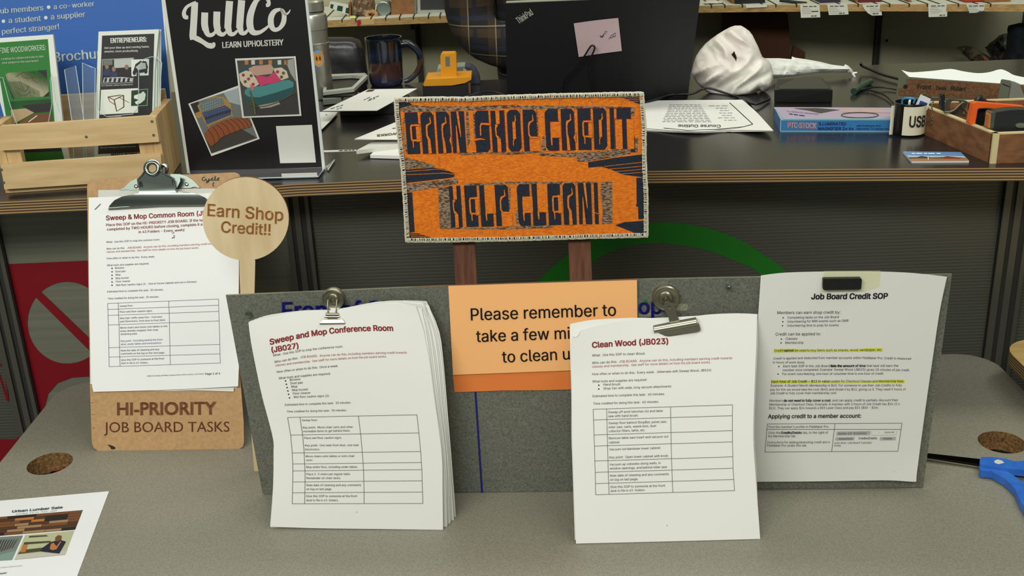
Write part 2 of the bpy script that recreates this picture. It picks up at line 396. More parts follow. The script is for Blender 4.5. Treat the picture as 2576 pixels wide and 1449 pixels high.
for x in (-1.66, 1.62): MB().box((x, 1.69, 0), (.04, 0, 0), (0, .5, 0), (0, 0, CZ-.019), mat('desk_ply', (170, 140, 96), .6)).build('side_panel', desk)
# vinyl on the front of the desk
m_red = mat('red_vinyl', (124, 12, 24), .35); m_grn = mat('green_vinyl', (24, 112, 24), .4)
z = ZS; mb = MB(); sf = FAC.off(.0008)
A_ = [(350+207*math.cos(math.radians(t)), 770+213*math.sin(math.radians(t))) for t in range(-131, 42, 6)]
B_ = [(350+207*math.cos(math.radians(t)), 770+213*math.sin(math.radians(t))) for t in range(50, 221, 6)]
C_ = [(235, 1230), (238, 1190), (252, 1140), (300, 1085), (375, 1056), (460, 1050), (560, 1080), (600, 1200), (560, 1400), (300, 1400)]
H_ = [(-50, 575), (37, 577), (60, 740), (100, 990), (160, 1290), (85, 1375), (-50, 1378)]
cv = lambda l: S(sf, [z(*p) for p in l])
mb.slab(cv([(-80, 470), (620, 440), (620, 1700), (-80, 1700)]), -sf.n*.0006, m_red, holes=[cv(A_), cv(B_), cv(C_), cv(H_)])
for l in ([(35, 858), (60, 910), (85, 970), (100, 1010), (118, 1052)], [(35, 858), (26, 920), (28, 1000), (34, 1100), (40, 1177), (20, 1120), (2, 1062), (-20, 1000)], [(-50, 990), (102, 990)]):
    stroke(mb, sf, [z(*p) for p in l], 4.2, m_red, .0006, smooth=4 if len(l) > 2 else 0)
lab(mb.build('vinyl_decal', desk), 'dark red vinyl graphic of a framed circle with a bar across it')
mb = MB()
og = spline([(1290, 790), (1355, 705), (1430, 639), (1530, 583), (1645, 561), (1750, 567), (1850, 598), (1920, 640), (1975, 681), (2030, 760), (2060, 888)], 5)
ig = spline([(1990, 888), (1965, 780), (1914, 691), (1846, 655), (1780, 630), (1714, 617), (1650, 612), (1606, 616), (1550, 628), (1489, 662), (1430, 720), (1380, 800)], 5)
mb.slab(S(sf, og+ig), -sf.n*.0006, m_grn); lab(mb.build('vinyl_decal', desk), 'green vinyl ring')
# ------------------------------------------------------------------ folding table
m_tab = mat('grey_laminate', (139, 136, 119), .48, rgb2=(124, 121, 106), scale=420, contrast=(.38, .62), detail=2, bump=.03, bscale=500)
m_tabe = mat('dark_table_edge', (60, 57, 50), .5)
m_pb = mat('particleboard', (150, 112, 62), .9, rgb2=(78, 52, 26), scale=260, contrast=(.3, .7), bump=.6, bscale=300)
tbl = thing('work_table', (0, 1.22, 0), 'grey laminate table with two round cable holes in front of the desk', 'table')
XL, XR, YF = -.716, .737, .80
def yb(x): return 1.5857-.02*x
outl = [V((XL, YF, TZ)), V((XR, YF, TZ))]
R_ = .055
outl += [V((XR-R_+R_*math.cos(math.radians(a)), yb(XR)-R_+R_*math.sin(math.radians(a)), TZ)) for a in range(0, 91, 10)]
outl += [V((XL+R_+R_*math.cos(math.radians(a)), yb(XL)-R_+R_*math.sin(math.radians(a)), TZ)) for a in range(90, 181, 10)]
holes = []
for (x0, y0), (x1, y1) in (((69, 1170), (182, 1162)), ((2461, 1110), (2580, 1115))):
    c = (onZ(x0, y0)+onZ(x1, y1))/2; holes.append([V((c.x+.030*math.cos(t*.19635), c.y+.030*math.sin(t*.19635), TZ)) for t in range(32)])
mb = MB(); mb.slab(outl, (0, 0, -.028), m_tab, m_tabe, holes)
# rims of the cable holes are raw particleboard
fc = [i for i, f in enumerate(mb.f) if mb.m[i] == mb.mi(m_tabe)]
ip = mb.mi(m_pb)
for i in fc:
    c = sum((mb.v[j] for j in mb.f[i]), V((0, 0, 0)))/len(mb.f[i])
    if any((c.xy-(sum((h for h in H), V((0, 0, 0)))/32).xy).length < .034 for H in holes) and len(mb.f[i]) == 4: mb.m[i] = ip
mb.build('tabletop', tbl)
for x in (XL+.07, XR-.11):
    for y in (YF+.05, 1.48): MB().box((x, y, 0), (.035, 0, 0), (0, .035, 0), (0, 0, TZ-.028), m_alud).build('leg', tbl)
    MB().box((x+.005, YF+.085, .12), (.025, 0, 0), (0, 1.48-YF-.085, 0), (0, 0, .025), m_alud).build('stretcher', tbl)
# ------------------------------------------------------------------ stool at the right edge
m_sw = mat('pale_plywood', (206, 176, 112), .5, rgb2=(190, 158, 98), scale=12, stretch=(1, 8, 1))
st = thing('wooden_stool', (.98, 1.42, 0), 'pale plywood seat with layered edge at the right of the table', 'stool')
q = onZ(2547, 893, .80); cx, cy, hw = q.x+.17, q.y-.12, .17
def rr(cx, cy, hw, r, z): return [V((cx+sx*(hw-r)+r*math.cos(math.radians(a)), cy+sy*(hw-r)+r*math.sin(math.radians(a)), z)) for sx, sy, a0 in ((1, 1, 0), (-1, 1, 90), (-1, -1, 180), (1, -1, 270)) for a in range(a0, a0+91, 15)]
MB().slab(rr(cx, cy, hw, .05, .80), (0, 0, -.02), m_sw, m_ply).build('seat', st)
for sx in (-1, 1):
    for sy in (-1, 1): MB().tube([(cx+sx*.11, cy+sy*.11, .78), (cx+sx*.13, cy+sy*.13, 0)], .014, m_alud).build('leg', st)
# ================================================================== THINGS ON THE TABLE
# ------------------------------------------------------------------ galvanised board
m_galv = mat('galvanised_sheet', (138, 140, 128), .45, .4, rgb2=(92, 96, 85), scale=420, contrast=(.3, .75), detail=6, bump=.1, bscale=300)
m_edge = mat('bright_sheet_edge', (190, 194, 186), .3, 1)
navy = mat('navy_vinyl', (16, 16, 110), .45)
bA, bB = onZ(664, 1245), onZ(2320, 1228); BRD = upright(bA, bB, -3)
brd = thing('metal_board', (bA+bB)/2, 'wide galvanised metal board standing across the table, papers clipped to it', 'board')
mb = MB(); pts = S(BRD, [(664, 1243), (660, 1240), (568, 743), (1128, 719), (1603, 703), (1912, 697), (2395, 690), (2322, 1226), (1902, 1237), (1199, 1246)])
for v in pts: v.z = max(v.z, TZ+.0006)
mb.slab(pts, V((0, .003, 0)), m_galv, m_edge)
mb.build('sheet', brd)
mb = MB()
def ext(surf, p0, p1, pre, full, **kw):
    r = glyphs(full, 0, kw.get('font', 'inter'), kw.get('res', 1))[2]/glyphs(pre, 0, kw.get('font', 'inter'), kw.get('res', 1))[2]
    return (p0[0]+(p1[0]-p0[0])*r, p0[1]+(p1[1]-p0[1])*r)
e = ext(BRD, (711, 801), (956, 797), 'Front of S', 'Front of Shop', bold=.02)
T(mb, BRD, (711, 801), e, 'Front of Shop', navy, bold=.02, res=3)
lab(mb.build('lettering', brd), 'navy vinyl letters Front of Shop'); mb = MB()
T(mb, BRD, (1546, 790.5), (1664, 789), 'Shop', navy, bold=.02, res=3)
lab(mb.build('lettering', brd), 'navy vinyl letters Shop'); mb = MB()
stroke(mb, BRD, [(1186, 820), (1196, 985), (1213, 1244)], 5, navy)
lab(mb.build('dividing_line', brd), 'navy vinyl line')
n = BRD.n
for (x, y, r, h) in ((626, 790, .0042, .003), (1830, 716, .0026, .010)):
    mb = MB(); mb.lathe(BRD.P(x, y), n, [(r*.5, 0), (r*.5, h*.5), (r, h*.5), (r, h*.9), (r*.7, h), (0, h)], chrome, 12)
    mb.build('screw', brd, smooth=30)
mb = MB()
m_glue = mat('glue_residue', (150, 150, 124), .8, rgb2=(118, 120, 100), scale=400)
fill(mb, BRD, [ZAC(*p) for p in [(960, 640), (1100, 610), (1240, 620), (1260, 660), (1250, 760), (1180, 800), (1000, 790), (940, 720)]], m_glue, .0002)
fill(mb, BRD, [ZAC(*p) for p in [(40, 860), (140, 870), (250, 850), (350, 760), (480, 780), (620, 800), (600, 900), (300, 930), (60, 930)]], m_glue, .0002)
dot(mb, BRD, *ZAC(225, 580), 6, m_grn, .0008)
mb.build('glue_mark', brd)
for x in (-.28, .45):
    p = bA.lerp(bB, (x-bA.x)/(bB.x-bA.x)); MB().slab([p+V((0, .004, 0)), p+V((0, .10, 0)), p+V((0, .001, .2))], (.012, 0, 0), m_sw).build('rear_foot', brd)
# ------------------------------------------------------------------ round magnet clips
def frame(surf, x, y, ang=0):
    o = surf.P(x, y); n = surf.n; ex = surf.P(x+40*math.cos(ang), y+40*math.sin(ang))-o; ex = (ex-n*ex.dot(n)).normalized(); ey = n.cross(ex)
    return lambda a, b, c=0: o+ex*a+ey*b+n*c
k_ = 1.335/2800
def magnet(F, surf, R, root):
    mb = MB(); mb.lathe(F(0, 0, 0), surf.n, [(R, 0), (R, .006), (R*.93, .0075), (R*.86, .0068), (R*.55, .0058), (R*.44, .0082), (R*.30, .0080), (R*.24, .0055), (R*.12, .0055), (R*.10, .0075), (0, .008)], steel, 40); return mb.build('magnet_disc', root, smooth=35)
def through(A, B, Q):
    n = (B-A).cross(Q-A).normalized(); return Surf(A, n if n.y < 0 else -n)
PK = through(onZ(679, 1328), onZ(1114, 1333), BRD.P(841, 785, .0115))      # plane of the left packet
F = frame(BRD, 841, 748)
c1 = thing('magnet_clip', F(0, 0, 0), 'small round nickel magnet clip at the top of the conference room sheets', 'clip')
magnet(F, BRD, 28*k_, c1)
mb = MB()
for s in (-1, 1): mb.tube([F(s*.0052, .002, 0.0110), F(s*.0052, -.004, 0.0160), F(s*.0046, -.0115, 0.0195), F(s*.0046, -.019, 0.0195)], .0007, steel)
mb.build('spring', c1, smooth=40)
mb = MB()
mb.tube([F(-.0075, -.0125, 0.0195), F(.0075, -.0125, 0.0195)], .0016, steel, 12); mb.tube([F(-.009, -.0155, 0.0200), F(.0085, -.0155, 0.0200)], .0013, steel, 12)
mb.slab([F(-.0055, -.012, 0.0205), F(.0055, -.012, 0.0205), F(.0055, -.019, 0.0217), F(-.0055, -.019, 0.0217)], -BRD.n*.0008, steel)
mb.slab([F(-.0105, -.0185, 0.0220), F(.0125, -.0182, 0.0220), F(.0148, -.0216, 0.0240), F(-.0152, -.0219, 0.0240)], -BRD.n*.001, steel)
mb.slab([F(-.0152, -.0219, 0.0240), F(.0148, -.0216, 0.0240), F(.0146, -.0238, 0.0230), F(-.0150, -.0241, 0.0230)], -BRD.n*.001, steel)
mb.build('jaw', c1, smooth=30)
F = frame(BRD, 1674, 745)
c2 = thing('magnet_clip', F(0, 0, 0), 'large round nickel magnet clip with wide tilted jaw on the clean wood sheets', 'clip')
magnet(F, BRD, 33*k_, c2)
F2 = frame(BRD, 1674, 745, math.radians(-10.5))
mb = MB(); prof = [(-.0058, .003), (-.0035, .0062), (0, .0072), (.0035, .0062), (.0058, .003), (.0064, -.001), (.0055, -.007), (.0050, -.012), (.0055, -.018), (.0082, -.0245), (-.0082, -.0245), (-.0062, -.018), (-.0052, -.012), (-.0058, -.007), (-.0066, -.001)]
hole = [(.0020*math.cos(t*.6283), .0005+.0022*math.sin(t*.6283)) for t in range(10)]
sh = lambda a, b: F2(a+.0035*(-b/.02)+.002, b-.009, .014+.006*(-b/.02)*.2)
mb.slab([sh(a, b) for a, b in prof], -BRD.n*.0012, steel, holes=[[sh(a, b) for a, b in hole]]); mb.build('lever', c2, bevel=.0004)
mb = MB()
a_, b_ = F2(-.0205, -.031, .0155), F2(.030, -.031, .0155)
mb.tube([a_, b_], .0044, steel, 20); mb.tube([a_+V((0, 0, -.001))-BRD.n*-.002, b_+V((0, 0, -.001))-BRD.n*-.002], .0036, steel, 20)
mb.slab([F2(-.0225, -.034, .0185), F2(.032, -.034, .0185), F2(.0325, -.0405, .0200), F2(.031, -.0425, .0200), F2(-.0205, -.0425, .0200), F2(-.0225, -.0405, .0200)], -BRD.n*.0035, steel)
mb.build('jaw', c2, smooth=40, bevel=.0006)
# ------------------------------------------------------------------ conference room packet
pk = thing('paper_packet', onZ(900, 1330), 'thick curling packet headed Sweep and Mop Conference Room standing on the table', 'paper')
def relA(x, y):
    t = max(0, min(1, (y-780)/550)); u = (x-660)/430
    return .004*math.sin(math.pi*max(0, min(1, u)))*(1-t) + .010*math.sin(math.pi*t)*.6 + .0035*math.sin(6.3*t+1.0)*(1-.7*u) - .012*max(0, .28-u)**2*8*(1-t)
PKs = Surf(PK.p, PK.n, relA)
tops = [((626, 815), (652, 802), (765, 783.5), (828, 781.5), (880, 775), (946, 766), (1000, 764.5), (1046, 770))]
random.seed(3)
def lerp2(a, b, t): return (a[0]+(b[0]-a[0])*t, a[1]+(b[1]-a[1])*t)
NS = 9
for k in range(NS-1, 0, -1):
    t = k/(NS-1); j = random.uniform(-3, 3)*.6
    top = [lerp2(a, b, t) for a, b in zip([(626, 814), (680, 797), (766, 783), (828, 781), (876, 775), (948, 765), (1002, 762), (1048, 769)], [(624, 806), (681, 791), (765, 780.5), (826, 779), (874, 773), (946, 759), (1019, 755.5), (1073, 757.5)])]
    if k % 3 == 1: top[-1] = (top[-1][0]+9, top[-1][1]+9)
    tr = top[-1]; br = lerp2((1116, 1334), (1148, 1301), t); br = (br[0]+j, br[1]); bl = lerp2((681, 1329), (694, 1318), t)
    if k == 1: bl = (682, 1329); br = (1114, 1336)
    rig = [tr, lerp2((1066, 830), (1104, 830), t), lerp2((1078, 900), (1116, 910), t), lerp2((1093, 1010), (1127, 1050), t), lerp2((1111, 1140), (1137, 1170), t), br]
    rig = [rig[0]]+[(a+random.uniform(-1.2, 1.2), b) for a, b in rig[1:-1]]+[rig[-1]]
    lef = [top[0], (631, 859), (645, 931), (660, 1000), (687, 1099), (689, 1139), (688, 1224), bl]
    mb = MB(); ps = Surf(PK.p, PK.n, lambda x, y, t=t, k=k: relA(x, y)-.0009*k-.020*t*max(0, min(1, (y-780)/520))**2)
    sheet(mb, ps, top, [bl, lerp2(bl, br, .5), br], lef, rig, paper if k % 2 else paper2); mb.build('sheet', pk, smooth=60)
PKs = Surf(PK.p, PK.n, lambda x, y: relA(x, y)+.022*max(0, .22-(x-626)/430)*max(0, 1-(y-780)/160)+.03*max(0, (x-960)/430)*max(0, 1-(y-765)/90)*.4)
mb = MB()
sheet(mb, PKs, tops[0], [(679.5, 1325), (800, 1329), (960, 1331), (1114.5, 1333)], [(626, 815), (631, 859), (645, 931), (660, 1000), (686, 1099), (688, 1139), (687, 1224), (679.5, 1325)], [(1046, 770), (1064, 825), (1071, 859), (1082, 919), (1091, 990), (1111, 1139), (1113, 1230), (1114.5, 1333)], paper, n=20, mm=20)
kw = dict(lift=.0005)
TZ_(mb, PKs, ZK, [(495, 735, 1775, 590, 'Sweep and Mop Conference Room', dict(bow=-11, bold=.026, m=inkred, res=2)), (515, 815, 790, 768, '(JB027)', dict(bold=.026, m=inkred, res=2)),
 (525, 858, 1255, 762, 'What:  Use this SOP to mop the conference room.', dict(bow=-3)), (540, 925, 785, 882, 'Who can do this:'), (808, 874, 1918, 825, 'JOB BOARD.  Anyone can do this, including members earning credit towards', dict(m=inkred2, bow=-2.5)),
 (550, 960, 1710, 866, 'classes and membership.  See staff for more details on how the job board works.', dict(m=inkred2, bow=-4)), (565, 1028, 1205, 964, 'How often or when to do this:  Once a week.', dict(bow=-1.5)),
 (583, 1095, 1122, 1045, 'What tools and supplies are required:', dict(bow=-1)), (700, 1110, 810, 1102, 'Brooms'), (707, 1145, 835, 1138, 'Dust pan'), (715, 1181, 777, 1178, 'Mop'), (723, 1216, 888, 1208, 'Mop bucket'), (731, 1252, 915, 1244, 'Floor cleaner'), (738, 1289, 1105, 1275, 'Wet floor caution signs (2)'),
 (650, 1370, 1337, 1345, 'Estimated time to complete this task:  30 minutes.'), (667, 1440, 1292, 1425, 'Time credited for doing this task:  30 minutes.')], **kw)
for x, y in ((655, 1110), (663, 1145), (671, 1180), (679, 1215), (687, 1250), (696, 1287)): dot(mb, PKs, *ZK(x, y), 1.9, ink, .0005, n=8)
def rules(mb, sf, z, ys_l, ys_r, cols, wd=1.1):
    """cols: list of x per row; ys_l/ys_r: y of each rule at the left and right border"""
    n = len(ys_l)
    for i in range(n):
        a = z(cols[0][i], ys_l[i]); b = z(cols[-1][i], ys_r[i]); stroke(mb, sf, [lerp2(a, b, t/8) for t in range(9)], wd, grid, .0005)
    for c in cols:
        pl = []
        for i in range(n):
            t = (c[i]-cols[0][i])/(cols[-1][i]-cols[0][i]); pl.append(z(c[i], ys_l[i]+(ys_r[i]-ys_l[i])*t))
        stroke(mb, sf, [lerp2(pl[j//4], pl[min(j//4+1, n-1)], (j % 4)/4) for j in range(4*(n-1)+1)], wd, grid, .0005)
rules(mb, PKs, ZL, [202, 380, 562, 673, 743, 855, 965, 1076], [175, 358, 547, 658, 730, 843, 957, 1073], [[335, 366, 383, 387, 388, 387, 385, 383], [460, 487, 503, 508, 511, 512, 510, 508], [1052, 1075, 1092, 1100, 1105, 1107, 1109, 1110], [1645, 1665, 1683, 1690, 1695, 1698, 1702, 1705]])
TZ_(mb, PKs, ZL, [(480, 240, 640, 237, 'Sweep floor.'), (490, 314, 997, 307, 'Key point:  Move chair carts and other'), (495, 352, 970, 345, 'moveable items to get behind them.'), (504, 420, 885, 416, 'Place wet floor caution signs.'), (511, 495, 1057, 491, 'Key point:  One near front door, one near'), (514, 536, 662, 534, 'Electronics.'),
 (520, 605, 1013, 602, 'Move chairs onto tables or onto chair'), (523, 643, 592, 642, 'racks.'), (525, 714, 1047, 712, 'Mop entire floor, including under tables.'), (526, 786, 973, 784, 'Place 2-3 chairs per regular table.'), (526, 826, 875, 825, 'Remainder on chair racks.'), (526, 898, 1080, 896, 'Note date of cleaning and any comments'), (525, 937, 785, 937, 'on log on last page.'),
 (523, 1009, 1040, 1008, 'Give this SOP to someone at the front'), (523, 1050, 850, 1050, 'desk to file in 43-folders.'), (1031, 1168, 1040, 1168, '1')], **kw)
mb.build('printed_sheet', pk, smooth=60)
# ------------------------------------------------------------------ orange note
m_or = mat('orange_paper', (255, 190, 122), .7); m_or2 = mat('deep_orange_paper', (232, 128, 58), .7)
NT = Surf(BRD.p+BRD.n*.004, BRD.n)
nt_ = thing('orange_note', NT.P(1370, 985), 'orange paper note with large black lettering, folded up at the bottom', 'note')
mb = MB(); fill(mb, NT, [ZM(*p) for p in [(105, 148), (1903, 92), (1912, 925), (1260, 955), (150, 997)]], m_or, 0)
rows = [((322, 478), (1703, 432), 'Please remember to', 'Please remember to'), ((372, 684), (1262, 652), 'take a few mi', 'take a few minutes'), ((620, 880), (1262, 849), 'to clean u', 'to clean up')]
for p0, p1, pre, full in rows:
    a, b = ZM(*p0), ZM(*p1); T(mb, NT, a, ext(NT, a, b, pre, full, res=3, bold=.006), full, mat('black_marker_print', (16, 16, 16), .6), res=3, bold=.006, vs=1.06)
mb.build('note_sheet', nt_)
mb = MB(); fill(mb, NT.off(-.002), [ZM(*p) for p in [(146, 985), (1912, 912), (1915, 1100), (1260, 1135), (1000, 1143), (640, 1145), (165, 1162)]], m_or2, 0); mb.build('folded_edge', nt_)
# ------------------------------------------------------------------ clean wood packet
P2 = through(onZ(1449, 1368), onZ(1912, 1356), BRD.P(1690, 805, .0125))
def relB(x, y):
    t = max(0, min(1, (y-795)/565)); u = (x-1435)/470
    return .003*math.sin(3.14*t)-.010*max(0, .3-u)*(1-t)+.0025*math.sin(5*u+1)*(1-t)*.6+.004*max(0, t-.8)*5*.3
cw = thing('paper_packet', onZ(1680, 1362), 'packet headed Clean Wood with a rolled upper left corner, right of the orange note', 'paper')
for k in (3, 2, 1):
    mb = MB(); sf = Surf(P2.p, P2.n, lambda x, y, k=k: relB(x, y)-.0012*k-.003*k*max(0, (y-795)/565)); dx = (-1, 3, 1)[k-1]
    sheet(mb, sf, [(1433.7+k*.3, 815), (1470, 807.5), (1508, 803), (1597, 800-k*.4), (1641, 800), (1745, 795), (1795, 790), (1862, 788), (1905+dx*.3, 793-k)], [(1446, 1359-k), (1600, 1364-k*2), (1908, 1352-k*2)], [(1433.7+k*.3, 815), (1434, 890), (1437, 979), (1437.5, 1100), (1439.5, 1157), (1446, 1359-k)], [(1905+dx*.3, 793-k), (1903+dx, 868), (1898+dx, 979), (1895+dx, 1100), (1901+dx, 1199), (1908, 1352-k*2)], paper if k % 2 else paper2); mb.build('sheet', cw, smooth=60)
mb = MB(); P2s = Surf(P2.p, P2.n, lambda x, y: relB(x, y)+.030*max(0, .30-(x-1435)/470)*max(0, 1-(y-795)/140))
sheet(mb, P2s, [(1437, 850), (1459, 833), (1485, 824), (1519, 816), (1575, 806), (1641, 802), (1745, 797), (1795, 792.5), (1862, 791), (1904, 796)], [(1449, 1367.6), (1600, 1364), (1760, 1360), (1912.4, 1355.8)], [(1437, 850), (1436, 890), (1439, 979), (1440, 1100), (1443, 1200), (1449, 1367.6)], [(1904, 796), (1902.5, 868), (1898, 979), (1895, 1100), (1901, 1199), (1912.4, 1355.8)], paper, n=20, mm=20)
fill(mb, P2s, [ZN(*p) for p in [(101, 294), (180, 236), (160, 280), (136, 312)]], mat('bright_paper_fold', (240, 240, 234), .7), .0012)
TZ_(mb, P2s, ZN, [(318, 430, 1180, 385, 'Clean Wood (JB023)', dict(bold=.026, m=inkred, res=2, bow=-1)), (315, 530, 920, 507, 'What:  Use this SOP to clean Wood.', dict(bow=-.5)), (315, 615, 598, 600, 'Who can do this:'), (620, 600, 1912, 558, 'JOB BOARD.  Anyone can do this, including members earning credit towards', dict(m=inkred2, bow=-.6)), (315, 657, 1665, 606, 'classes and membership.  See staff for more details on how the job board works.', dict(m=inkred2, bow=-.8)),
 (316, 742, 1028, 717, 'How often or when to do this:  Every week.'), (1056, 716, 1670, 695, '(Alternate with Sweep Wood, JB024)'), (318, 826, 940, 805, 'What tools and supplies are required:'), (443, 860, 636, 857, 'Hand brush'), (443, 905, 1216, 880, 'Shop Vac with wide, long vacuum attachments'), (322, 993, 1142, 967, 'Estimated time to complete this task:  60 minutes.'), (328, 1078, 1075, 1055, 'Time credited for doing this task:  60 minutes.')], **kw)
for p in ((391, 856), (391, 899)): dot(mb, P2s, *ZN(*p), 1.9, ink, .0005, n=8)
rules(mb, P2s, ZO, [113, 215, 359, 466, 609, 718, 826, 933], [70, 174, 317, 425, 569, 678, 786, 893], [[275, 279, 284, 287, 291, 295, 297, 299], [404, 407, 411, 413, 417, 420, 424, 428], [1018, 1019, 1022, 1024, 1027, 1031, 1035, 1040], [1613, 1611, 1611, 1612, 1615, 1618, 1624, 1632]])
TZ_(mb, P2s, ZO, [(420, 151, 943, 137, 'Sweep off work benches (4) and table'), (420, 189, 710, 181, 'saw with hand brush.'), (423, 256, 982, 241, 'Sweep floor behind ShopBot, panel saw,'), (423, 295, 880, 281, 'miter saw, carts, waste bins, dust'), (424, 333, 775, 322, 'collector filters, lathe, etc.'), (427, 401, 998, 383, 'Remove table saw insert and vacuum out'), (427, 441, 533, 438, 'cabinet.'),
 (430, 508, 925, 492, 'Vacuum out bandsaw lower cabinet.'), (431, 585, 1000, 568, 'Key point:  Open lower cabinet with knob.'), (433, 653, 922, 637, 'Vacuum up cobwebs along walls, in'), (434, 691, 990, 675, 'window openings, and behind miter saw.'), (437, 760, 1001, 744, 'Note date of cleaning and any comments'), (438, 799, 707, 792, 'on log on last page.'), (441, 869, 966, 855, 'Give this SOP to someone at the front'), (441, 906, 774, 896, 'desk to file in 43-folders.'), (981, 1234, 990, 1234, '1')], **kw)
mb.build('printed_sheet', cw, smooth=60)
# ------------------------------------------------------------------ job board credit page
def relC(x, y): return .006+.004*math.sin(3.0*(x-1913)/460)*max(0, 1-(y-690)/520)+.003*max(0, (y-1150)/60)*max(0, (x-2100)/200)
P3 = Surf(BRD.p, BRD.n, relC)
jc = thing('credit_page', BRD.P(2120, 1210), 'single page headed Job Board Credit SOP with two highlighted lines, held by a black magnet', 'paper')
mb = MB(); bright = mat('paper', (0, 0, 0))
sheet(mb, P3, [(1914, 693), (1960, 687), (2020, 684), (2120, 682.5), (2216, 683), (2300, 687), (2382.4, 696)], [(1883, 1212), (2060, 1211), (2200, 1208.5), (2250, 1209), (2300, 1212), (2304, 1209)], [(1914, 693), (1903, 860), (1893, 1030), (1883, 1212)], [(2382.4, 696), (2364.5, 780), (2348, 890), (2332, 1000), (2317, 1110), (2304, 1209)], paper, n=18, mm=18)
o = dict(shear=-.0)
TZ_(mb, P3, ZP, [(452, 232, 930, 228, 'Job Board Credit SOP', dict(bold=.03, res=2, shear=.1)), (238, 325, 635, 322, 'Members can earn shop credit by:'), (302, 354, 625, 350, 'Completing tasks on the Job Board', dict(vs=1)), (300, 379, 686, 373, 'Volunteering for MW events such as GMR'), (299, 404, 624, 401, 'Volunteering time to prep for events'), (227, 460, 511, 458, 'Credit can be applied to:'), (290, 487, 364, 486, 'Classes'), (288, 512, 403, 511, 'Membership'),
 (213, 611, 1078, 612, 'Credit is applied and deducted from member accounts within FileMaker Pro. Credit is measured', dict(bow=-2)), (210, 635, 411, 635, 'in hours of work done.'), (275, 659, 998, 656, 'Each task SOP in the Job Board lists the amount of time that task will earn the'), (273, 684, 1070, 684, 'member once completed. Example: Sweep Wood (JB025) gives 15 minutes of job credit.', dict(bow=-1.5)), (270, 708, 907, 705, 'For event volunteering, one hour of volunteer time is one hour of credit.'),
 (197, 781, 1021, 779, 'Example: A Student Month Membership is $60. For someone to use their Job Credits to fully'), (194, 806, 1045, 804, 'pay for this we would take the cost ($60) and divide it by $12, giving us 5. They need 5 hours of'), (193, 829, 612, 827, 'Job Credit to fully cover their membership cost.'), (190, 876, 998, 872, 'Members do not need to fully cover a cost, and can apply credit to partially discount their'), (188, 900, 1007, 896, 'Membership or Checkout Class. Example: A member with 2 hours of Job Credit has $24 (2 x'), (186, 923, 876, 919, '$12). They can apply $24 towards a $55 Laser Class and pay $31 ($55 - $24).'),
 (180, 980, 763, 976, 'Applying credit to a member account:', dict(bold=.018, res=2, shear=.1)), (184, 1041, 563, 1039, "Find the member's profile in FileMaker Pro."), (180, 1078, 557, 1076, 'Click the Credits/Debits tab, to the right of'), (179, 1099, 355, 1098, 'the Membership tab.'), (175, 1138, 568, 1136, 'Instructions for adding/deducting credit are in'), (174, 1158, 424, 1157, 'FileMaker Pro under this tab.'), (971, 1316, 975, 1316, '1')], shear=.06, **kw)
for p_, q_, f_, s_ in ((ZP(275, 659), ZP(998, 656), 'Each task SOP in the Job Board lists the amount of time that task will earn the', 'lists the amount of time'), (ZP(190, 876), ZP(998, 872), 'Members do not need to fully cover a cost, and can apply credit to partially discount their', 'do not need to fully cover a cost'),
    (ZP(180, 1078), ZP(557, 1076), 'Click the Credits/Debits tab, to the right of', 'Credits/Debits'), (ZP(219, 561), ZP(896, 556), 'Credit cannot be used to buy items such as snacks, wood, sandpaper, etc.', 'cannot')): TB(mb, P3, p_, q_, f_, s_, shear=.06, lift=.0009)
for a in ((275, 348), (273, 373), (271, 398), (264, 482), (262, 506), (248, 654), (243, 702)): dot(mb, P3, *ZP(*a), 1.7, ink, .0005, n=8)
fill(mb, P3, [ZP(*p) for p in [(218, 545), (560, 541), (899, 539), (899, 558), (560, 562), (217, 566)]], yel, .0004)
T(mb, P3, ZP(219, 561), ZP(896, 556), 'Credit cannot be used to buy items such as snacks, wood, sandpaper, etc.', shear=.06, lift=.0008)
fill(mb, P3, [ZP(*p) for p in [(200, 741), (620, 738), (1037, 738), (1037, 757), (620, 758), (199, 761)]], yel, .0004)
T(mb, P3, ZP(201, 756), ZP(568, 754), 'Each hour of Job Credit = $12 in value', bold=.012, shear=.06, lift=.0008); T(mb, P3, ZP(574, 754), ZP(1034, 753), 'usable for Checkout Classes and Membership fees.', shear=.06, lift=.0008)
for l in ([(176, 1015), (600, 1013), (1022, 1011)], [(173, 1050), (595, 1050), (1017, 1050)], [(161, 1192), (580, 1189), (996, 1187)], [(176, 1015), (161, 1192)], [(601, 1013), (580, 1189)], [(1022, 1011), (996, 1187)]): stroke(mb, P3, [ZP(*p) for p in l], 1.1, grid, .0005)
g1 = mat('grey_tab_print', (176, 178, 176), .7)
for a in ([(612, 1063), (825, 1060), (820, 1085), (608, 1088)], [(605, 1099), (725, 1098), (720, 1117), (602, 1119)], [(885, 1098), (985, 1097), (980, 1117), (882, 1118)]): fill(mb, P3, [ZP(*p) for p in a], g1, .0004)
for a in ([(832, 1060), (828, 1086), (985, 1084), (990, 1060)],): stroke(mb, P3, [ZP(*p) for p in a], .8, g1, .0005)
TZ_(mb, P3, ZP, [(620, 1081, 798, 1080, 'Section 1/2  3/10/2023'), (625, 1114, 710, 1113, 'Interactions'), (748, 1112, 866, 1111, 'Credits/Debits', dict(bold=.01)), (903, 1113, 960, 1112, 'Children'), (596, 1140, 830, 1138, 'work done. (Job Board Typically)'), (594, 1156, 640, 1156, 'ership.'), (874, 1070, 878, 1070, '1'), (914, 1073, 973, 1071, 'Round set')], shear=.06, lift=.0008)
mb.build('printed_sheet', jc, smooth=60)
mb = MB(); tp = clear('sticky_tape', (1, 1, .9), .05, .15, (226, 226, 180), .25)
fill(mb, P3, [ZP(*p) for p in [(530, 53), (887, 51), (882, 150), (780, 185), (505, 190), (520, 110)]], tp, .0012); mb.build('tape', jc)
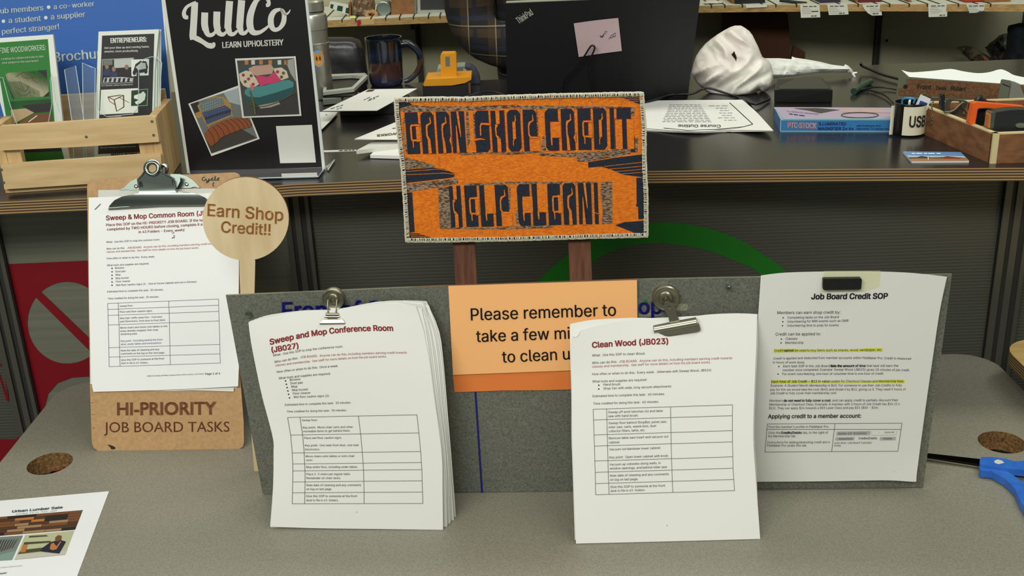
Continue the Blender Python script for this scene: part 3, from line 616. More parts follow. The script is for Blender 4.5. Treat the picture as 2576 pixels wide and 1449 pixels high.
mb = MB(); c = [ZP(*p) for p in [(533, 104), (762, 101), (770, 108), (766, 165), (758, 171), (534, 175), (525, 168), (526, 110)]]
mb.slab(S(P3, c, .006), -BRD.n*.005, mat('black_magnet', (22, 23, 22), .45, bump=.1, bscale=300))
tag(mb.build('bar_magnet', bevel=.0007), 'black rectangular magnet taped at the top of the job board credit page', 'magnet')
# ------------------------------------------------------------------ woven sign
m_wo = mat('orange_weave', (236, 130, 18), .9, rgb2=(208, 102, 8), scale=220, stretch=(1, 1, 2.2), bump=.5, bscale=500)
m_wn = mat('navy_weave', (22, 30, 42), .95, rgb2=(30, 38, 52), scale=300, bump=.4, bscale=500)
m_wt = mat('tan_stitching', (160, 134, 106), .95, rgb2=(74, 52, 38), scale=380, stretch=(.6, 1, 1.6), contrast=(.4, .6), bump=.7, bscale=500)
m_wr = mat('dark_red_thread', (110, 14, 26), .95, bump=.3, bscale=600)
m_th = mat('cream_thread', (205, 200, 176), .9)
m_stk = mat('stained_stake', (116, 74, 52), .65, rgb2=(88, 52, 34), scale=30, stretch=(6, 6, .5), bump=.1)
SG = upright((-.2, 1.315, TZ), (.4, 1.306, TZ), 2)
sg = thing('woven_sign', SG.P(1310, 1180), 'orange and navy woven fabric sign reading Earn shop credit, Help clean', 'sign')
for a, b in (([(1137, 560), (1192, 560), (1200, 716), (1221, 1080), (1166, 1080), (1146, 716)], 0), ([(1428, 560), (1484, 560), (1489, 705), (1502, 1075), (1448, 1075), (1434, 707)], 0)):
    q = S(SG, a); q[3].z = q[4].z = TZ
    MB().slab(q, -SG.n*.012, m_stk).build('stake', sg, bevel=.001)
SF = SG.off(.008)
def wav(x, y): return 0.0
SF.rel = wav
C4 = (85+6, 100+8), (1840-8, 60+6), (1865-8, 1080-10), (165+6, 1110-10)
edge = [(95, 106), (420, 100), (560, 102), (900, 88), (1300, 76), (1830, 66), (1848, 300), (1850, 560), (1862, 800), (1862, 1072), (1500, 1080), (900, 1098), (400, 1106), (172, 1106), (160, 860), (142, 600), (120, 400), (100, 220)]
mb = MB(); mb.slab(S(SG, [ZG(*p) for p in edge], .0055), -SG.n*.0052, mat('sign_backing', (120, 92, 60), .8)); mb.build('backing_board', sg)
mb = MB(); e4 = [edge[0:6], edge[5:10], edge[9:14][::-1], [edge[0]]+edge[:13:-1]+[edge[13]]]
sheet(mb, SF, [ZG(*p) for p in e4[0]], [ZG(*p) for p in e4[2]], [ZG(*p) for p in e4[3]], [ZG(*p) for p in e4[1]], m_wo, n=24, mm=14)
def gp(pts, m, l): fill(mb, SF, [ZG(*p) for p in pts], m, l)
navyp = [[(122, 132), (195, 134), (215, 150), (125, 176)], [(1650, 92), (1735, 86), (1822, 86), (1820, 148), (1760, 128), (1700, 105)], [(160, 605), (355, 590), (440, 600), (510, 632), (508, 655), (480, 662), (165, 698)], [(1447, 552), (1640, 520), (1832, 497), (1838, 658), (1700, 640), (1600, 600), (1540, 582), (1450, 590)],
 [(178, 765), (214, 762), (232, 1040), (198, 1046)], [(1786, 662), (1836, 660), (1842, 948), (1800, 952), (1798, 865), (1782, 860), (1788, 845)], [(1638, 994), (1700, 972), (1842, 962), (1846, 1052), (1800, 1058)], [(190, 1052), (260, 1050), (350, 1082), (195, 1085)]]
for p in navyp: gp(p, m_wn, .00025)
tanp = [[(125, 182), (215, 150), (330, 160), (640, 160), (900, 150), (1250, 158), (1420, 158), (1600, 160), (1772, 165), (1772, 225), (1745, 228), (1742, 172), (1420, 180), (1100, 180), (900, 172), (640, 188), (360, 192), (160, 205)], [(160, 205), (200, 205), (150, 300), (185, 480), (172, 490), (150, 380)],
 [(152, 515), (200, 525), (372, 572), (370, 585), (160, 602)], [(170, 705), (300, 690), (530, 665), (537, 700), (400, 728), (180, 760)], [(395, 730), (475, 725), (490, 1005), (640, 1012), (780, 1012), (1000, 998), (1190, 995), (1200, 1012), (860, 1022), (408, 1018)], [(1540, 690), (1615, 690), (1620, 980), (1545, 985), (1550, 880), (1535, 770)],
 [(575, 705), (900, 688), (1200, 690), (1500, 688), (1500, 706), (1200, 706), (900, 706), (590, 718)], [(545, 490), (700, 478), (900, 485), (1150, 468), (1150, 482), (900, 500), (760, 492), (560, 502)], [(1100, 492), (1500, 478), (1740, 455), (1745, 492), (1600, 520), (1440, 548), (1372, 548), (1368, 515), (1110, 508)],
 [(592, 195), (606, 195), (620, 400), (604, 450), (596, 400)], [(640, 205), (652, 200), (668, 400), (655, 440)], [(1082, 195), (1096, 195), (1098, 360), (1084, 360)], [(1026, 378), (1054, 378), (1060, 470), (1036, 470)], [(1128, 370), (1142, 368), (1152, 470), (1120, 462)], [(1722, 250), (1752, 255), (1748, 375), (1728, 390)], [(1772, 378), (1798, 378), (1794, 486), (1776, 486)], [(1180, 262), (1196, 262), (1200, 360), (1184, 360)],
 [(842, 900), (862, 896), (868, 992), (848, 992)], [(940, 895), (955, 890), (966, 992), (944, 992)], [(790, 730), (802, 728), (812, 905), (800, 905)], [(722, 740), (734, 738), (742, 900), (730, 905)], [(892, 730), (904, 735), (900, 880), (890, 880)], [(945, 730), (956, 728), (972, 890), (955, 892)], [(1096, 715), (1112, 712), (1122, 900), (1106, 905)], [(1165, 715), (1178, 712), (1190, 900), (1176, 905)], [(995, 790), (1008, 790), (1010, 900), (1000, 905)]]
for p in tanp: gp(p, m_wt, .0004)
# thin orange runs crossing the navy wedges
for l in ([(170, 618), (400, 600), (470, 612)], [(172, 640), (440, 628), (505, 636)], [(1560, 582), (1700, 566), (1836, 552)], [(1600, 600), (1720, 590), (1836, 578)], [(1640, 618), (1740, 610), (1838, 600)], [(1680, 634), (1838, 622)], [(1670, 100), (1822, 98)], [(1700, 112), (1822, 110)], [(1740, 126), (1822, 122)], [(200, 1062), (290, 1060)], [(205, 1073), (320, 1072)]):
    stroke(mb, SF, [ZG(*p) for p in l], 1.3, m_wo, .0005)
for x, y0, y1 in ((372, 130, 185), (400, 510, 600), (408, 520, 600), (630, 130, 165), (658, 500, 540), (1245, 110, 150), (1475, 105, 150), (1262, 500, 560), (706, 1010, 1060)):
    y = y0
    while y < y1: stroke(mb, SF, [ZG(x, y), ZG(x+1, y+6)], 1.2, m_wt, .0004); y += 11
def cell(u, v, w_, h_, row):
    """point in a letter cell -> crop coordinates, following the slant of the sign"""
    y = v; 
    lx = 85+80*((y-100)/1010); rx = 1840+25*((y-60)/1020); x = lx+(rx-lx)*u/1755
    return (x, y-.0228*(x-85)+ (2 if row == 2 else 0))
ORG = {'E': [[(1.15, .31, .16), (.46, .31, .13), (.40, .36, .13), (.40, .64, .13), (.46, .68, .13), (1.15, .68, .16)], [(.50, .68, .10), (.50, .86, .07)]],
 'A': [[(.72, .12, .06), (.76, .26, .10), (.44, .32, .16), (.40, .40, .13), (.40, .57, .13), (.54, .68, .20), (.56, 1.01, .27)]],
 'R': [[(.72, .12, .06), (.74, .26, .10), (.46, .31, .18), (.40, .40, .12), (.40, .60, .12), (.46, .72, .18), (.50, 1.01, .24)], [(1.1, .58, .02), (1.0, .70, .16), (1.08, .82, .02)]],
 'N': [[(.50, -.01, .16), (.56, .25, .16), (.66, .62, .05)], [(.34, .34, .03), (.36, .7, .14), (.38, 1.01, .24)]],
 'S': [[(1.15, .33, .17), (.46, .31, .13), (.37, .38, .09), (.36, .60, .09)], [(-.12, .70, .16), (.30, .68, .12), (.66, .70, .04)]],
 'H': [[(.50, -.01, .32), (.50, .33, .28)], [(.40, .34, .24), (.30, .43, .10), (.32, .60, .10), (.50, .68, .22)], [(.52, .68, .28), (.52, 1.01, .30)]],
 'O': [[(.62, .12, .05), (.64, .25, .08), (.50, .29, .12)], [(.50, .28, .24), (.50, .70, .24)], [(.46, .71, .10), (.38, .76, .06), (.38, .87, .05)]],
 'P': [[(.72, .12, .05), (.74, .26, .10), (.46, .31, .16), (.38, .40, .10), (.38, .60, .10), (.50, .67, .12), (1.15, .68, .14)]], 'C': [[(.44, .68, .14), (.45, .88, .08)]],
 'D': [[(.68, .12, .05), (.70, .25, .09), (.54, .29, .12)], [(.52, .28, .22), (.52, .70, .22)], [(.50, .71, .10), (.42, .76, .06), (.42, .88, .05)]], 'I': [], 'T': [], 'L': [[(.44, .68, .14), (.46, .86, .08)]], '!': [[(-.2, .72, .2), (1.2, .76, .2)]], ',': []}
NOTCH = {'E': [(.82, 1.06, .28, .71)], 'P': [(.40, 1.15, .68, 1.0)], 'C': [(.38, 1.15, .30, .68)], 'T': [(-.15, .30, .28, 1.0), (.70, 1.15, .28, 1.0)], 'L': [(.40, 1.15, -.01, .68)]}
def letter(ch, u0_, u1_, v0, v1, row, red):
    g = lambda a, b: ZG(*cell(u0_+(u1_-u0_)*a, v0+(v1-v0)*b, 0, 0, row))
    j = lambda: random.uniform(-.015, .015)
    def blk(a0, a1, b0, b1, m, l): fill(mb, SF, [g(a0+j(), b0+j()*.5), g((a0+a1)/2, b0+j()*.6), g(a1+j(), b0+j()*.5), g(a1+j(), (b0+b1)/2), g(a1+j(), b1+j()*.5), g((a0+a1)/2, b1+j()*.6), g(a0+j(), b1+j()*.5), g(a0+j(), (b0+b1)/2)], m, l)
    if red: blk(-.04, 1.04, -.012, 1.012, m_wr, .0005)
    blk(0, 1, 0, 1, m_wn, .0007)
    cw_ = (u1_-u0_)/2.787
    for n_ in NOTCH.get(ch, []):
        if red: blk(n_[0]-.035, n_[1]+.05, n_[2]-.012, n_[3]+.012, m_wr, .0009)
        blk(n_[0], n_[1]+.06, n_[2], n_[3]+.01, m_wo, .0011)
    for ax_, ay_ in {'O': ((0, 0), (1, 0), (0, 1), (1, 1)), 'D': ((1, 0), (1, 1)), 'P': ((1, 0),), 'R': ((1, 0),), 'C': ((0, 0), (0, 1)), 'S': ((0, 0), (1, 1)), 'A': ((1, 0), (0, 0))}.get(ch, ()):
        sx, sy = (1, -1)[ax_], (1, -1)[ay_]; fill(mb, SF, [g(ax_-sx*.03, ay_-sy*.02), g(ax_+sx*.22, ay_-sy*.02), g(ax_+sx*.07, ay_+sy*.03), g(ax_-sx*.03, ay_+sy*.08)], m_wo, .0010)
    ls = ORG[ch]
    for l in ls:
        if red: stroke(mb, SF, [g(p[0], p[1]) for p in l], [p[2]*cw_+1.7 for p in l], m_wr, .0013, square=True)
    for l in ls: stroke(mb, SF, [g(p[0], p[1]) for p in l], [max(p[2]*cw_, 1.5) for p in l], m_wo, .0016, square=True)
row1 = [('E', 67, 157), ('A', 177, 268), ('R', 287, 378), ('N', 392, 484), ('S', 557, 655), ('H', 672, 765), ('O', 785, 877), ('P', 897, 992), ('C', 1052, 1142), ('R', 1165, 1257), ('E', 1282, 1372), ('D', 1392, 1484), ('I', 1507, 1539), ('T', 1557, 1657)]
for ch, a, b in row1: letter(ch, a+2, b-2, 208, 494, 1, True)
letter(',', 1648, 1680, 412, 520, 1, False)
row2 = [('H', 340, 425), ('E', 449, 540), ('L', 557, 650), ('P', 668, 765), ('C', 828, 918), ('L', 932, 1026), ('E', 1045, 1135), ('A', 1153, 1246), ('N', 1264, 1360), ('!', 1377, 1406)]
for ch, a, b in row2: letter(ch, a+1, b-1, 726, 1016, 2, False)
gm_ = mat('dark_border_cloth', (66, 50, 40), .95, rgb2=(24, 28, 34), scale=60)
L1 = [(95, 106), (420, 100), (560, 102), (900, 88), (1300, 76), (1830, 66)]; L3 = [(172, 1106), (400, 1106), (900, 1098), (1500, 1080), (1862, 1072)]
for l, dx, dy in ((L1, 0, 12), (L3, 0, -12), ([(100, 110), (120, 400), (142, 600), (160, 860), (172, 1106)], 11, 0), ([(1830, 66), (1848, 300), (1850, 560), (1862, 800), (1862, 1072)], -11, 0)): stroke(mb, SF, [ZG(x+dx, y+dy) for x, y in l], 8.5, gm_, .0006)
mb.build('fabric_panel', sg)
# overlocked border: cream cord and slanting stitches
mb = MB(); loop = edge+[edge[0]]; n_ = SG.n
ins = (975, 585)
for (a, b) in zip(loop, loop[1:]):
    L = math.hypot(b[0]-a[0], b[1]-a[1]); k = int(L/8); tx, ty = (b[0]-a[0])/L, (b[1]-a[1])/L
    for i in range(k):
        t = (i+random.uniform(.2, .8))/k; x, y = a[0]+(b[0]-a[0])*t, a[1]+(b[1]-a[1])*t; nx, ny = -ty, tx
        s_ = random.uniform(-5, 9); d0, d1 = -5, random.uniform(19, 26)
        p = SF.P(*ZG(x+nx*d0, y+ny*d0), .0020); q = SF.P(*ZG(x+nx*d1+tx*s_, y+ny*d1+ty*s_), .0022); mb.tube([p, (p+q)/2+n_*.0012, q], random.uniform(.00045, .0007), m_th if random.random() < .99 else m_wo, 4, caps=False)
def cord(off, r, m):
    pts = []
    for (a, b) in zip(loop, loop[1:]):
        L = math.hypot(b[0]-a[0], b[1]-a[1]); k = max(2, int(L/14)); nx, ny = -(b[1]-a[1])/L, (b[0]-a[0])/L
        for i in range(k): t = i/k; pts.append(SF.P(*ZG(a[0]+(b[0]-a[0])*t+nx*off+random.uniform(-1.5, 1.5), a[1]+(b[1]-a[1])*t+ny*off+random.uniform(-1.5, 1.5)), .0015))
    mb.tube(pts, r, m, 6, closed=True)
cord(-3, .0012, m_th); cord(21, .0004, m_th)
o = mb.build('overlock_stitching', sg, smooth=50); o['kind'] = 'stuff'
# ------------------------------------------------------------------ clipboard
m_hb = mat('hardboard', (186, 148, 100), .6, rgb2=(170, 132, 86), scale=180, contrast=(.3, .7), detail=6)
m_burn = mat('laser_engraving', (116, 70, 40), .85)
CL = upright(onZ(240, 1134), onZ(610, 1129), 21.5)
cb = thing('clipboard', onZ(425, 1132), 'brown hardboard clipboard engraved Hi-Priority Job Board Tasks, leaning on the desk', 'clipboard')
mb = MB(); out = [(246, 1134), (236, 1127), (231, 1113), (226, 966), (222, 700), (219, 470), (221, 458), (229, 451), (420, 441), (590, 433.5), (600, 437), (606, 446), (604, 760), (604, 945), (613, 1063), (614, 1112), (611, 1124), (602, 1129.5)]
mb.slab(S(CL, out), -CL.n*.0032, m_hb, mat('hardboard_edge', (120, 84, 52), .8))
T(mb, CL, ZJ(315, 1068), ZJ(1130, 1062), 'HI-PRIORITY', m_burn, bold=.035, font='bf', res=3, lift=.0003); T(mb, CL, ZJ(203, 1211), ZJ(1243, 1206), 'JOB BOARD TASKS', m_burn, bold=.006, font='bf', res=3, lift=.0003)
for l in ([(96, 965), (118, 966)], [(100, 1062), (122, 1062)], [(108, 1175), (128, 1176)]): stroke(mb, CL, [ZJ(*p) for p in l], 1.2, m_burn, .0003)
fill(mb, CL, [ZJ(*p) for p in [(235, 1312), (262, 1318), (290, 1330), (300, 1345), (285, 1352), (262, 1350), (255, 1335), (240, 1322)]], mat('dark_chip', (40, 34, 28), .9), .0003)
mk = mat('green_black_marker', (30, 54, 46), .6)
stroke(mb, CL, [ZI(*p) for p in [(1088, 225), (1070, 232), (1064, 248), (1080, 258), (1098, 240), (1100, 256), (1118, 256), (1122, 238), (1122, 262), (1106, 275), (1100, 268), (1134, 252), (1146, 240), (1158, 232), (1144, 250), (1156, 256), (1170, 246), (1180, 215), (1176, 250), (1190, 252), (1212, 232), (1200, 236), (1196, 250), (1214, 252)]], 2.4, mk, smooth=3)
stroke(mb, CL, [ZI(*p) for p in [(1168, 272), (1158, 282), (1158, 298), (1170, 304)]], 2.4, mk, smooth=3)
mb.build('board', cb)
def clz(p, l): return CL.P(*ZAA(*p), l)
# back plate
mb = MB(); mb.slab([clz(p, .0022) for p in [(0, 845), (110, 800), (190, 715), (290, 630), (420, 570), (800, 500), (1170, 470), (1300, 460), (1480, 465), (1640, 520), (1780, 605), (1880, 700), (1950, 780), (1940, 800), (1860, 775), (1790, 775), (1740, 798), (1400, 812), (480, 845), (250, 850), (190, 838), (60, 855)]], -CL.n*.002, mat('zinc_plate', (122, 134, 126), .35, .8), chrome)
for p in ((412, 760), (1640, 710)): mb.lathe(clz(p, .002), CL.n, [(.0028, 0), (.0028, .0008), (.0018, .0014), (.0012, .0006), (0, .0006)], steel, 16)
mb.build('back_plate', cb, smooth=40)
# lever: main chrome plate with its ring
mb = MB(); ring = [(805+r_*math.cos(math.radians(a)), 325+r_*1.0*math.sin(math.radians(a))) for r_ in (200,) for a in range(150, 391, 12)]
lev = [(440, 600), (470, 575), (560, 480), (610, 395)]+ring+[(1080, 420), (1180, 500), (1270, 545), (1310, 590), (1350, 760), (1390, 890), (1700, 910), (1920, 955), (2080, 1030), (2150, 1100), (2180, 1180), (1700, 1195), (1000, 1215), (0, 1290), (-260, 1300), (-240, 1230), (-120, 1100), (60, 1010), (300, 960), (480, 930), (480, 850)]
hole = [(805+95*math.cos(t*.4488), 325+95*math.sin(t*.4488)) for t in range(14)]
def lz(p):
    y = p[1]; return CL.P(*ZAA(*p), .0210-.0065*(y-300)/600 if y < 900 else .0145+.0025*math.sin((y-900)/400*3.14)-.006*max(0, (y-950)/350))
mb.slab([lz(p) for p in lev], -CL.n*.0009, chrome, holes=[[lz(p) for p in hole]])
mb.tube([clz((805+150*math.cos(t*.3142), 325+150*math.sin(t*.3142)), .0212) for t in range(20)], .0026, chrome, 10, closed=True)
mb.tube([clz(p, .0215-.0065*(p[1]-300)/600) for p in [(440, 600), (470, 575), (560, 480), (615, 395)]+ring[1:-1]+[(1010, 400), (1080, 445), (1180, 505), (1270, 550)]], .0012, chrome, 8)
mb.tube([clz(p, .0165) for p in [(442, 600), (470, 760), (485, 800)]], .0010, chrome, 6); mb.tube([clz(p, .0165) for p in [(1275, 560), (1320, 700), (1350, 800), (1390, 890)]], .0010, chrome, 6)
for a in ([(470, 630), (510, 650), (535, 770), (500, 780)], [(1270, 590), (1300, 590), (1325, 740), (1305, 745)]): mb.poly([clz(p, .0200-.0000) for p in a], darkhole)
mb.build('lever', cb, smooth=40)
mb = MB(); mb.tube([clz(p, .0085) for p in [(-250, 1290), (0, 1272), (1000, 1205), (2190, 1190)]], .0018, chrome, 10); mb.tube([clz(p, .006) for p in [(-255, 1312), (0, 1300), (1000, 1240), (2190, 1225)]], .0016, mat('worn_steel', (150, 150, 142), .5, .8), 10); mb.build('jaw', cb, smooth=40)
mb = MB(); mb.tube([clz((1080+75*math.cos(t*.3927), 340+100*math.sin(t*.3927)), .004) for t in range(16)], .0026, chrome, 8, closed=True); mb.slab([clz(p, .0125) for p in [(1240, 460), (1480, 520), (1480, 640), (1400, 800), (1340, 780)]], -CL.n*.001, mat('zinc_plate', (0, 0, 0))); mb.build('hinge_loop', cb, smooth=40)
# ------------------------------------------------------------------ packet on the clipboard
cp = thing('paper_packet', CL.P(420, 985), 'stapled pages headed Sweep and Mop Common Room, held on the brown clipboard', 'paper')
for l_, c in ((.0012, [(247, 478), (530, 474), (592, 478), (596, 977), (440, 984), (240, 980)]), (.0022, [(225, 500), (560, 484), (600, 600), (588, 985), (430, 980), (227, 966)])):
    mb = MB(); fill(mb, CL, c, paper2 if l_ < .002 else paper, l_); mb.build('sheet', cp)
mb = MB()
def relD(x, y): return .0045+.004*max(0, (y-560)/430)*max(0, (x-420)/180)+.002*math.sin((y-500)*.008)
CLs = Surf(CL.p, CL.n, relD)
sheet(mb, CLs, [(223, 497), (400, 491), (594, 484)], [(235, 985.8), (380, 982), (500, 977), (599, 972)], [(223, 497), (223, 620), (225, 800), (230, 950), (235, 985.8)], [(594, 484), (597, 560), (601, 648), (600, 800), (602, 880), (599, 972)], mat('bright_paper', (236, 237, 234), .7), n=16, mm=16)
p0, p1 = ZH(553, 195), ZH(1050, 170); T(mb, CLs, p0, ext(CLs, p0, p1, 'Sweep & Mop Common Room (J', 'Sweep & Mop Common Room (JB0', bold=.018, res=2), 'Sweep & Mop Common Room (JB0', inkred, bold=.018, res=2, lift=.0005)
TZ_(mb, CLs, ZH, [(553, 226, 1053, 200, 'Place this SOP on the HI-PRIORITY JOB BOARD. If the ta', dict(m=inkred, bold=.012)), (557, 249, 1053, 222, 'completed by TWO HOURS before closing, complete it a', dict(m=inkred, bold=.012)), (722, 262, 900, 254, 'in 43 Folders - Every', dict(m=inkred, bold=.012)), (910, 254, 952, 250, 'week', dict(m=inkred, bold=.012)),
 (553, 313, 832, 299, 'What:  Use this SOP to mop the common room.'), (554, 348, 650, 343, 'Who can do this:'), (662, 343, 1104, 321, 'JOB BOARD.  Anyone can do this, including members earning credit tow', dict(m=inkred2)), (555, 364, 1036, 342, 'classes and membership.  See staff for more details on how the job board works.', dict(m=inkred2)), (556, 398, 806, 388, 'How often or when to do this:  Every week.'), (557, 434, 775, 424, 'What tools and supplies are required:'),
 (600, 448, 646, 446, 'Brooms'), (601, 466, 653, 464, 'Dust pan'), (602, 483, 627, 482, 'Mop'), (602, 501, 670, 498, 'Mop bucket'), (603, 518, 678, 515, 'Floor cleaner'), (603, 537, 1022, 519, 'Wet floor caution signs (2 - One at Ozone Cabinet and one in Kitchen)'), (559, 571, 851, 560, 'Estimated time to complete this task:  30 minutes.'), (561, 607, 828, 597, 'Time credited for doing this task:  30 minutes.')], **kw)
for y in (445, 463, 481, 498, 516, 533): dot(mb, CLs, *ZH(583, y), 1.8, ink, .0005, n=8)
rules(mb, CLs, ZH, [628, 659, 690, 740, 858, 907, 957], [605, 637, 669, 719, 841, 890, 938], [[560, 561, 562, 564, 566, 567, 568], [615, 616, 617, 619, 622, 623, 625], [878, 879, 881, 882, 884, 885, 887], [1138, 1138, 1139, 1141, 1144, 1145, 1147]], .9)
TZ_(mb, CLs, ZH, [(622, 646, 693, 643, 'Sweep floor.'), (623, 676, 794, 670, 'Place wet floor caution signs.'), (624, 709, 845, 701, 'Mop high-traffic areas first--front door'), (625, 726, 862, 718, 'past Electronics, front door to front desk.'), (626, 759, 872, 750, 'Move chairs and stools onto tables or into'), (626, 776, 822, 769, 'areas already mopped, then mop'), (627, 792, 715, 789, 'remaining area.'), (628, 828, 845, 820, 'Key point:  Including behind the front', dict(m=inkblue, shear=.15)), (628, 845, 842, 837, 'desk, under tables and workstations.', dict(m=inkblue, shear=.15)), (629, 878, 829, 871, 'Note the date of cleaning and any'), (629, 894, 858, 888, 'comments on the log on the next page.'), (630, 927, 855, 919, 'Give this SOP to someone at the front'), (630, 943, 772, 940, 'desk to file in 43-folders.'), (766, 1009, 1062, 998, '(JB026) Sweep and Mop Common Room SOP on Drive | 10/7/2023'), (1069, 1000, 1146, 997, 'Page 1 of 4', dict(bold=.01))], **kw)
stroke(mb, CLs, [ZI(*p) for p in [(806, 720), (818, 700), (822, 716)]], 1.1, ink); stroke(mb, CLs, [ZI(*p) for p in [(812, 735), (824, 734), (822, 746), (802, 758), (812, 750), (826, 756)]], 1.2, ink, smooth=3); stroke(mb, CLs, [ZI(*p) for p in [(912, 675), (900, 682), (908, 690), (900, 697)]], 1.2, ink, smooth=3)
mb.build('printed_sheet', cp, smooth=60)
mb = MB(); mb.tube([CLs.P(*ZI(133, 508), .0005), CLs.P(*ZI(137, 503), .0012), CLs.P(*ZI(178, 462), .0012), CLs.P(*ZI(182, 457), .0005)], .0005, steel, 6); mb.build('staple', cp)
# ------------------------------------------------------------------ round wooden paddle
m_map = mat('pale_veneer', (220, 200, 160), .55, rgb2=(206, 182, 138), scale=14, stretch=(3, 3, .6), detail=4)
PD = upright((-.4, 1.300, TZ), (-.2, 1.298, TZ), 1)
mb = MB(); circ = arc(618, 550.5, 108.5, 105, 98.5, 98.5+340, 48)
pts = circ+[(642, 655), (641, 700), (640, 740), (668, 1130), (632, 1132), (605, 742), (603, 700)]
q = S(PD, pts); 
for i in (-4, -3): q[i].z = TZ
mb.slab(q, -PD.n*.004, m_map, mat('burnt_edge', (110, 66, 30), .8))
T(mb, PD, ZI(1112, 562), ZI(1765, 606), 'Earn Shop', m_burn2 := mat('stencil_burn', (158, 104, 48), .8), bold=.016, res=3, vs=1.0, vec=(.03, -1), lift=.0003); T(mb, PD, ZI(1230, 705), ZI(1655, 730), 'Credit!!', m_burn2, bold=.016, res=3, vec=(.03, -1), lift=.0003)
for x, y, dx, dy in ((1150, 470, 0, 14), (1196, 542, 3, 12), (1290, 555, 0, 14), (1345, 520, 10, 3), (1475, 520, 12, 3), (1560, 540, 2, 14), (1600, 555, 10, 0), (1655, 530, 12, 6), (1715, 580, 4, 12), (1255, 680, 2, 12), (1378, 690, 8, 8), (1435, 690, 12, 2), (1530, 690, 12, 2)):
    stroke(mb, PD, [ZI(x, y), ZI(x+dx, y+dy)], 2.0, m_map, .0006)
tag(mb.build('wooden_paddle', org=PD.P(640, 1130)), 'round pale wooden paddle on a stick burnt with Earn Shop Credit', 'sign')
# ------------------------------------------------------------------ flyer on the table
fl = []; P1 = onZ(274.5, 1237); e1 = (onZ(0, 1261)-P1).normalized()*.216; e2 = (onZ(195, 1449)-P1).normalized()*.279
mb = MB(); TF = TABLE.off(.0008); mb.slab([p+V((0, 0, .0008)) for p in (P1, P1+e1, P1+e1+e2, P1+e2)], (0, 0, -.0006), mat('flyer_paper', (226, 228, 228), .55))
gt = mat('dark_green_print', (30, 74, 60), .6)
T(mb, TF, ZQ(125, 785), ZQ(650, 741), 'Urban Lumber Sale', gt, bold=.02, res=2, vec=(.12, -.55)); T(mb, TF, ZQ(163, 808), ZQ(592, 770), 'October 13,14  9am-4pm', mat('grey_green_print', (110, 130, 120), .6), vec=(.12, -.5)); T(mb, TF, ZQ(2, 1366), ZQ(228, 1345), 'Cash Discount', mat('grey_print', (130, 132, 132), .6), vec=(.12, -.5)); T(mb, TF, ZQ(-4, 1430), ZQ(66, 1420), 'Sale', ink, bold=.02, vec=(.12, -.5))
br = [mat('plank_print_%s' % n, c, .5) for n, c in (('umber', (74, 46, 26)), ('amber', (176, 112, 52)), ('tan', (150, 122, 84)), ('dark', (36, 24, 18)), ('walnut', (110, 70, 38)))]
def bil(c, u, v): return lerp2(lerp2(c[0], c[1], u), lerp2(c[3], c[2], u), v)
def photo(mb, sf, z, c, base, l=.0004): fill(mb, sf, [z(*p) for p in c], base, l)
qd = [(-120, 842), (865, 760), (785, 965), (-160, 1042)]; photo(mb, TF, ZQ, qd, br[0])
random.seed(11)
for r in range(7):
    u = 0; v0, v1 = r/7, (r+1)/7-.012
    while u < 1:
        u2 = min(1, u+random.uniform(.1, .34)); fill(mb, TF, [ZQ(*bil(qd, a, b)) for a, b in ((u, v0+.01), (u2-.005, v0), (u2-.005, v1), (u, v1))], random.choice(br), .0006); u = u2
qd = [(-160, 1052), (240, 1025), (125, 1280), (-200, 1300)]; photo(mb, TF, ZQ, qd, mat('grey_yard_print', (112, 120, 112), .5))
for i in range(9): fill(mb, TF, [ZQ(*bil(qd, a, b)) for a, b in ((.3+i*.07, .12+i*.01), (.34+i*.07, .1), (.30+i*.07, .72-.03*i), (.26+i*.07, .75-.03*i))], mat('dark_slat_print', (58, 58, 50), .5), .0006)
fill(mb, TF, [ZQ(*bil(qd, a, b)) for a, b in ((0, .9), (1, .62), (1, 1), (0, 1))], mat('pale_green_print', (120, 146, 132), .5), .0006)
qd = [(262, 1022), (775, 975), (680, 1225), (150, 1278)]; photo(mb, TF, ZQ, qd, mat('yard_print', (176, 178, 140), .5))
for a in ([(.05, .3), (.6, .35), (.6, .42), (.05, .4)], [(.05, .62), (.55, .60), (.62, .75), (.02, .78)], [(.1, .05), (.45, .08), (.5, .14), (.1, .12)]): fill(mb, TF, [ZQ(*bil(qd, u, v)) for u, v in a], mat('dark_rack_print', (70, 66, 42), .5), .0006)
fill(mb, TF, [ZQ(*bil(qd, u, v)) for u, v in [(0, .8), (1, .84), (1, 1), (0, 1)]], mat('pale_table_print', (186, 184, 168), .5), .0006)
fill(mb, TF, [ZQ(*p) for p in [(235, 1125), (290, 1120), (265, 1200), (210, 1203)]], br[1], .0008)
fill(mb, TF, [ZQ(*p) for p in [(415, 1190), (450, 1150), (520, 1100), (560, 1085), (640, 1075), (690, 1090), (650, 1160), (620, 1215), (520, 1205)]], mat('navy_shirt_print', (24, 28, 48), .5), .0008)
fill(mb, TF, [ZQ(*p) for p in [(530, 1115), (560, 1100), (590, 1140), (630, 1085), (640, 1090), (590, 1170), (545, 1180), (520, 1165)]], br[1], .0010); fill(mb, TF, [ZQ(*p) for p in [(578, 1045), (610, 1020), (645, 1030), (638, 1070), (600, 1090), (575, 1075)]], br[4], .0010)
tag(mb.build('flyer', org=P1+e1/2+e2/2), 'white flyer headed Urban Lumber Sale lying at the near left table corner', 'flyer')
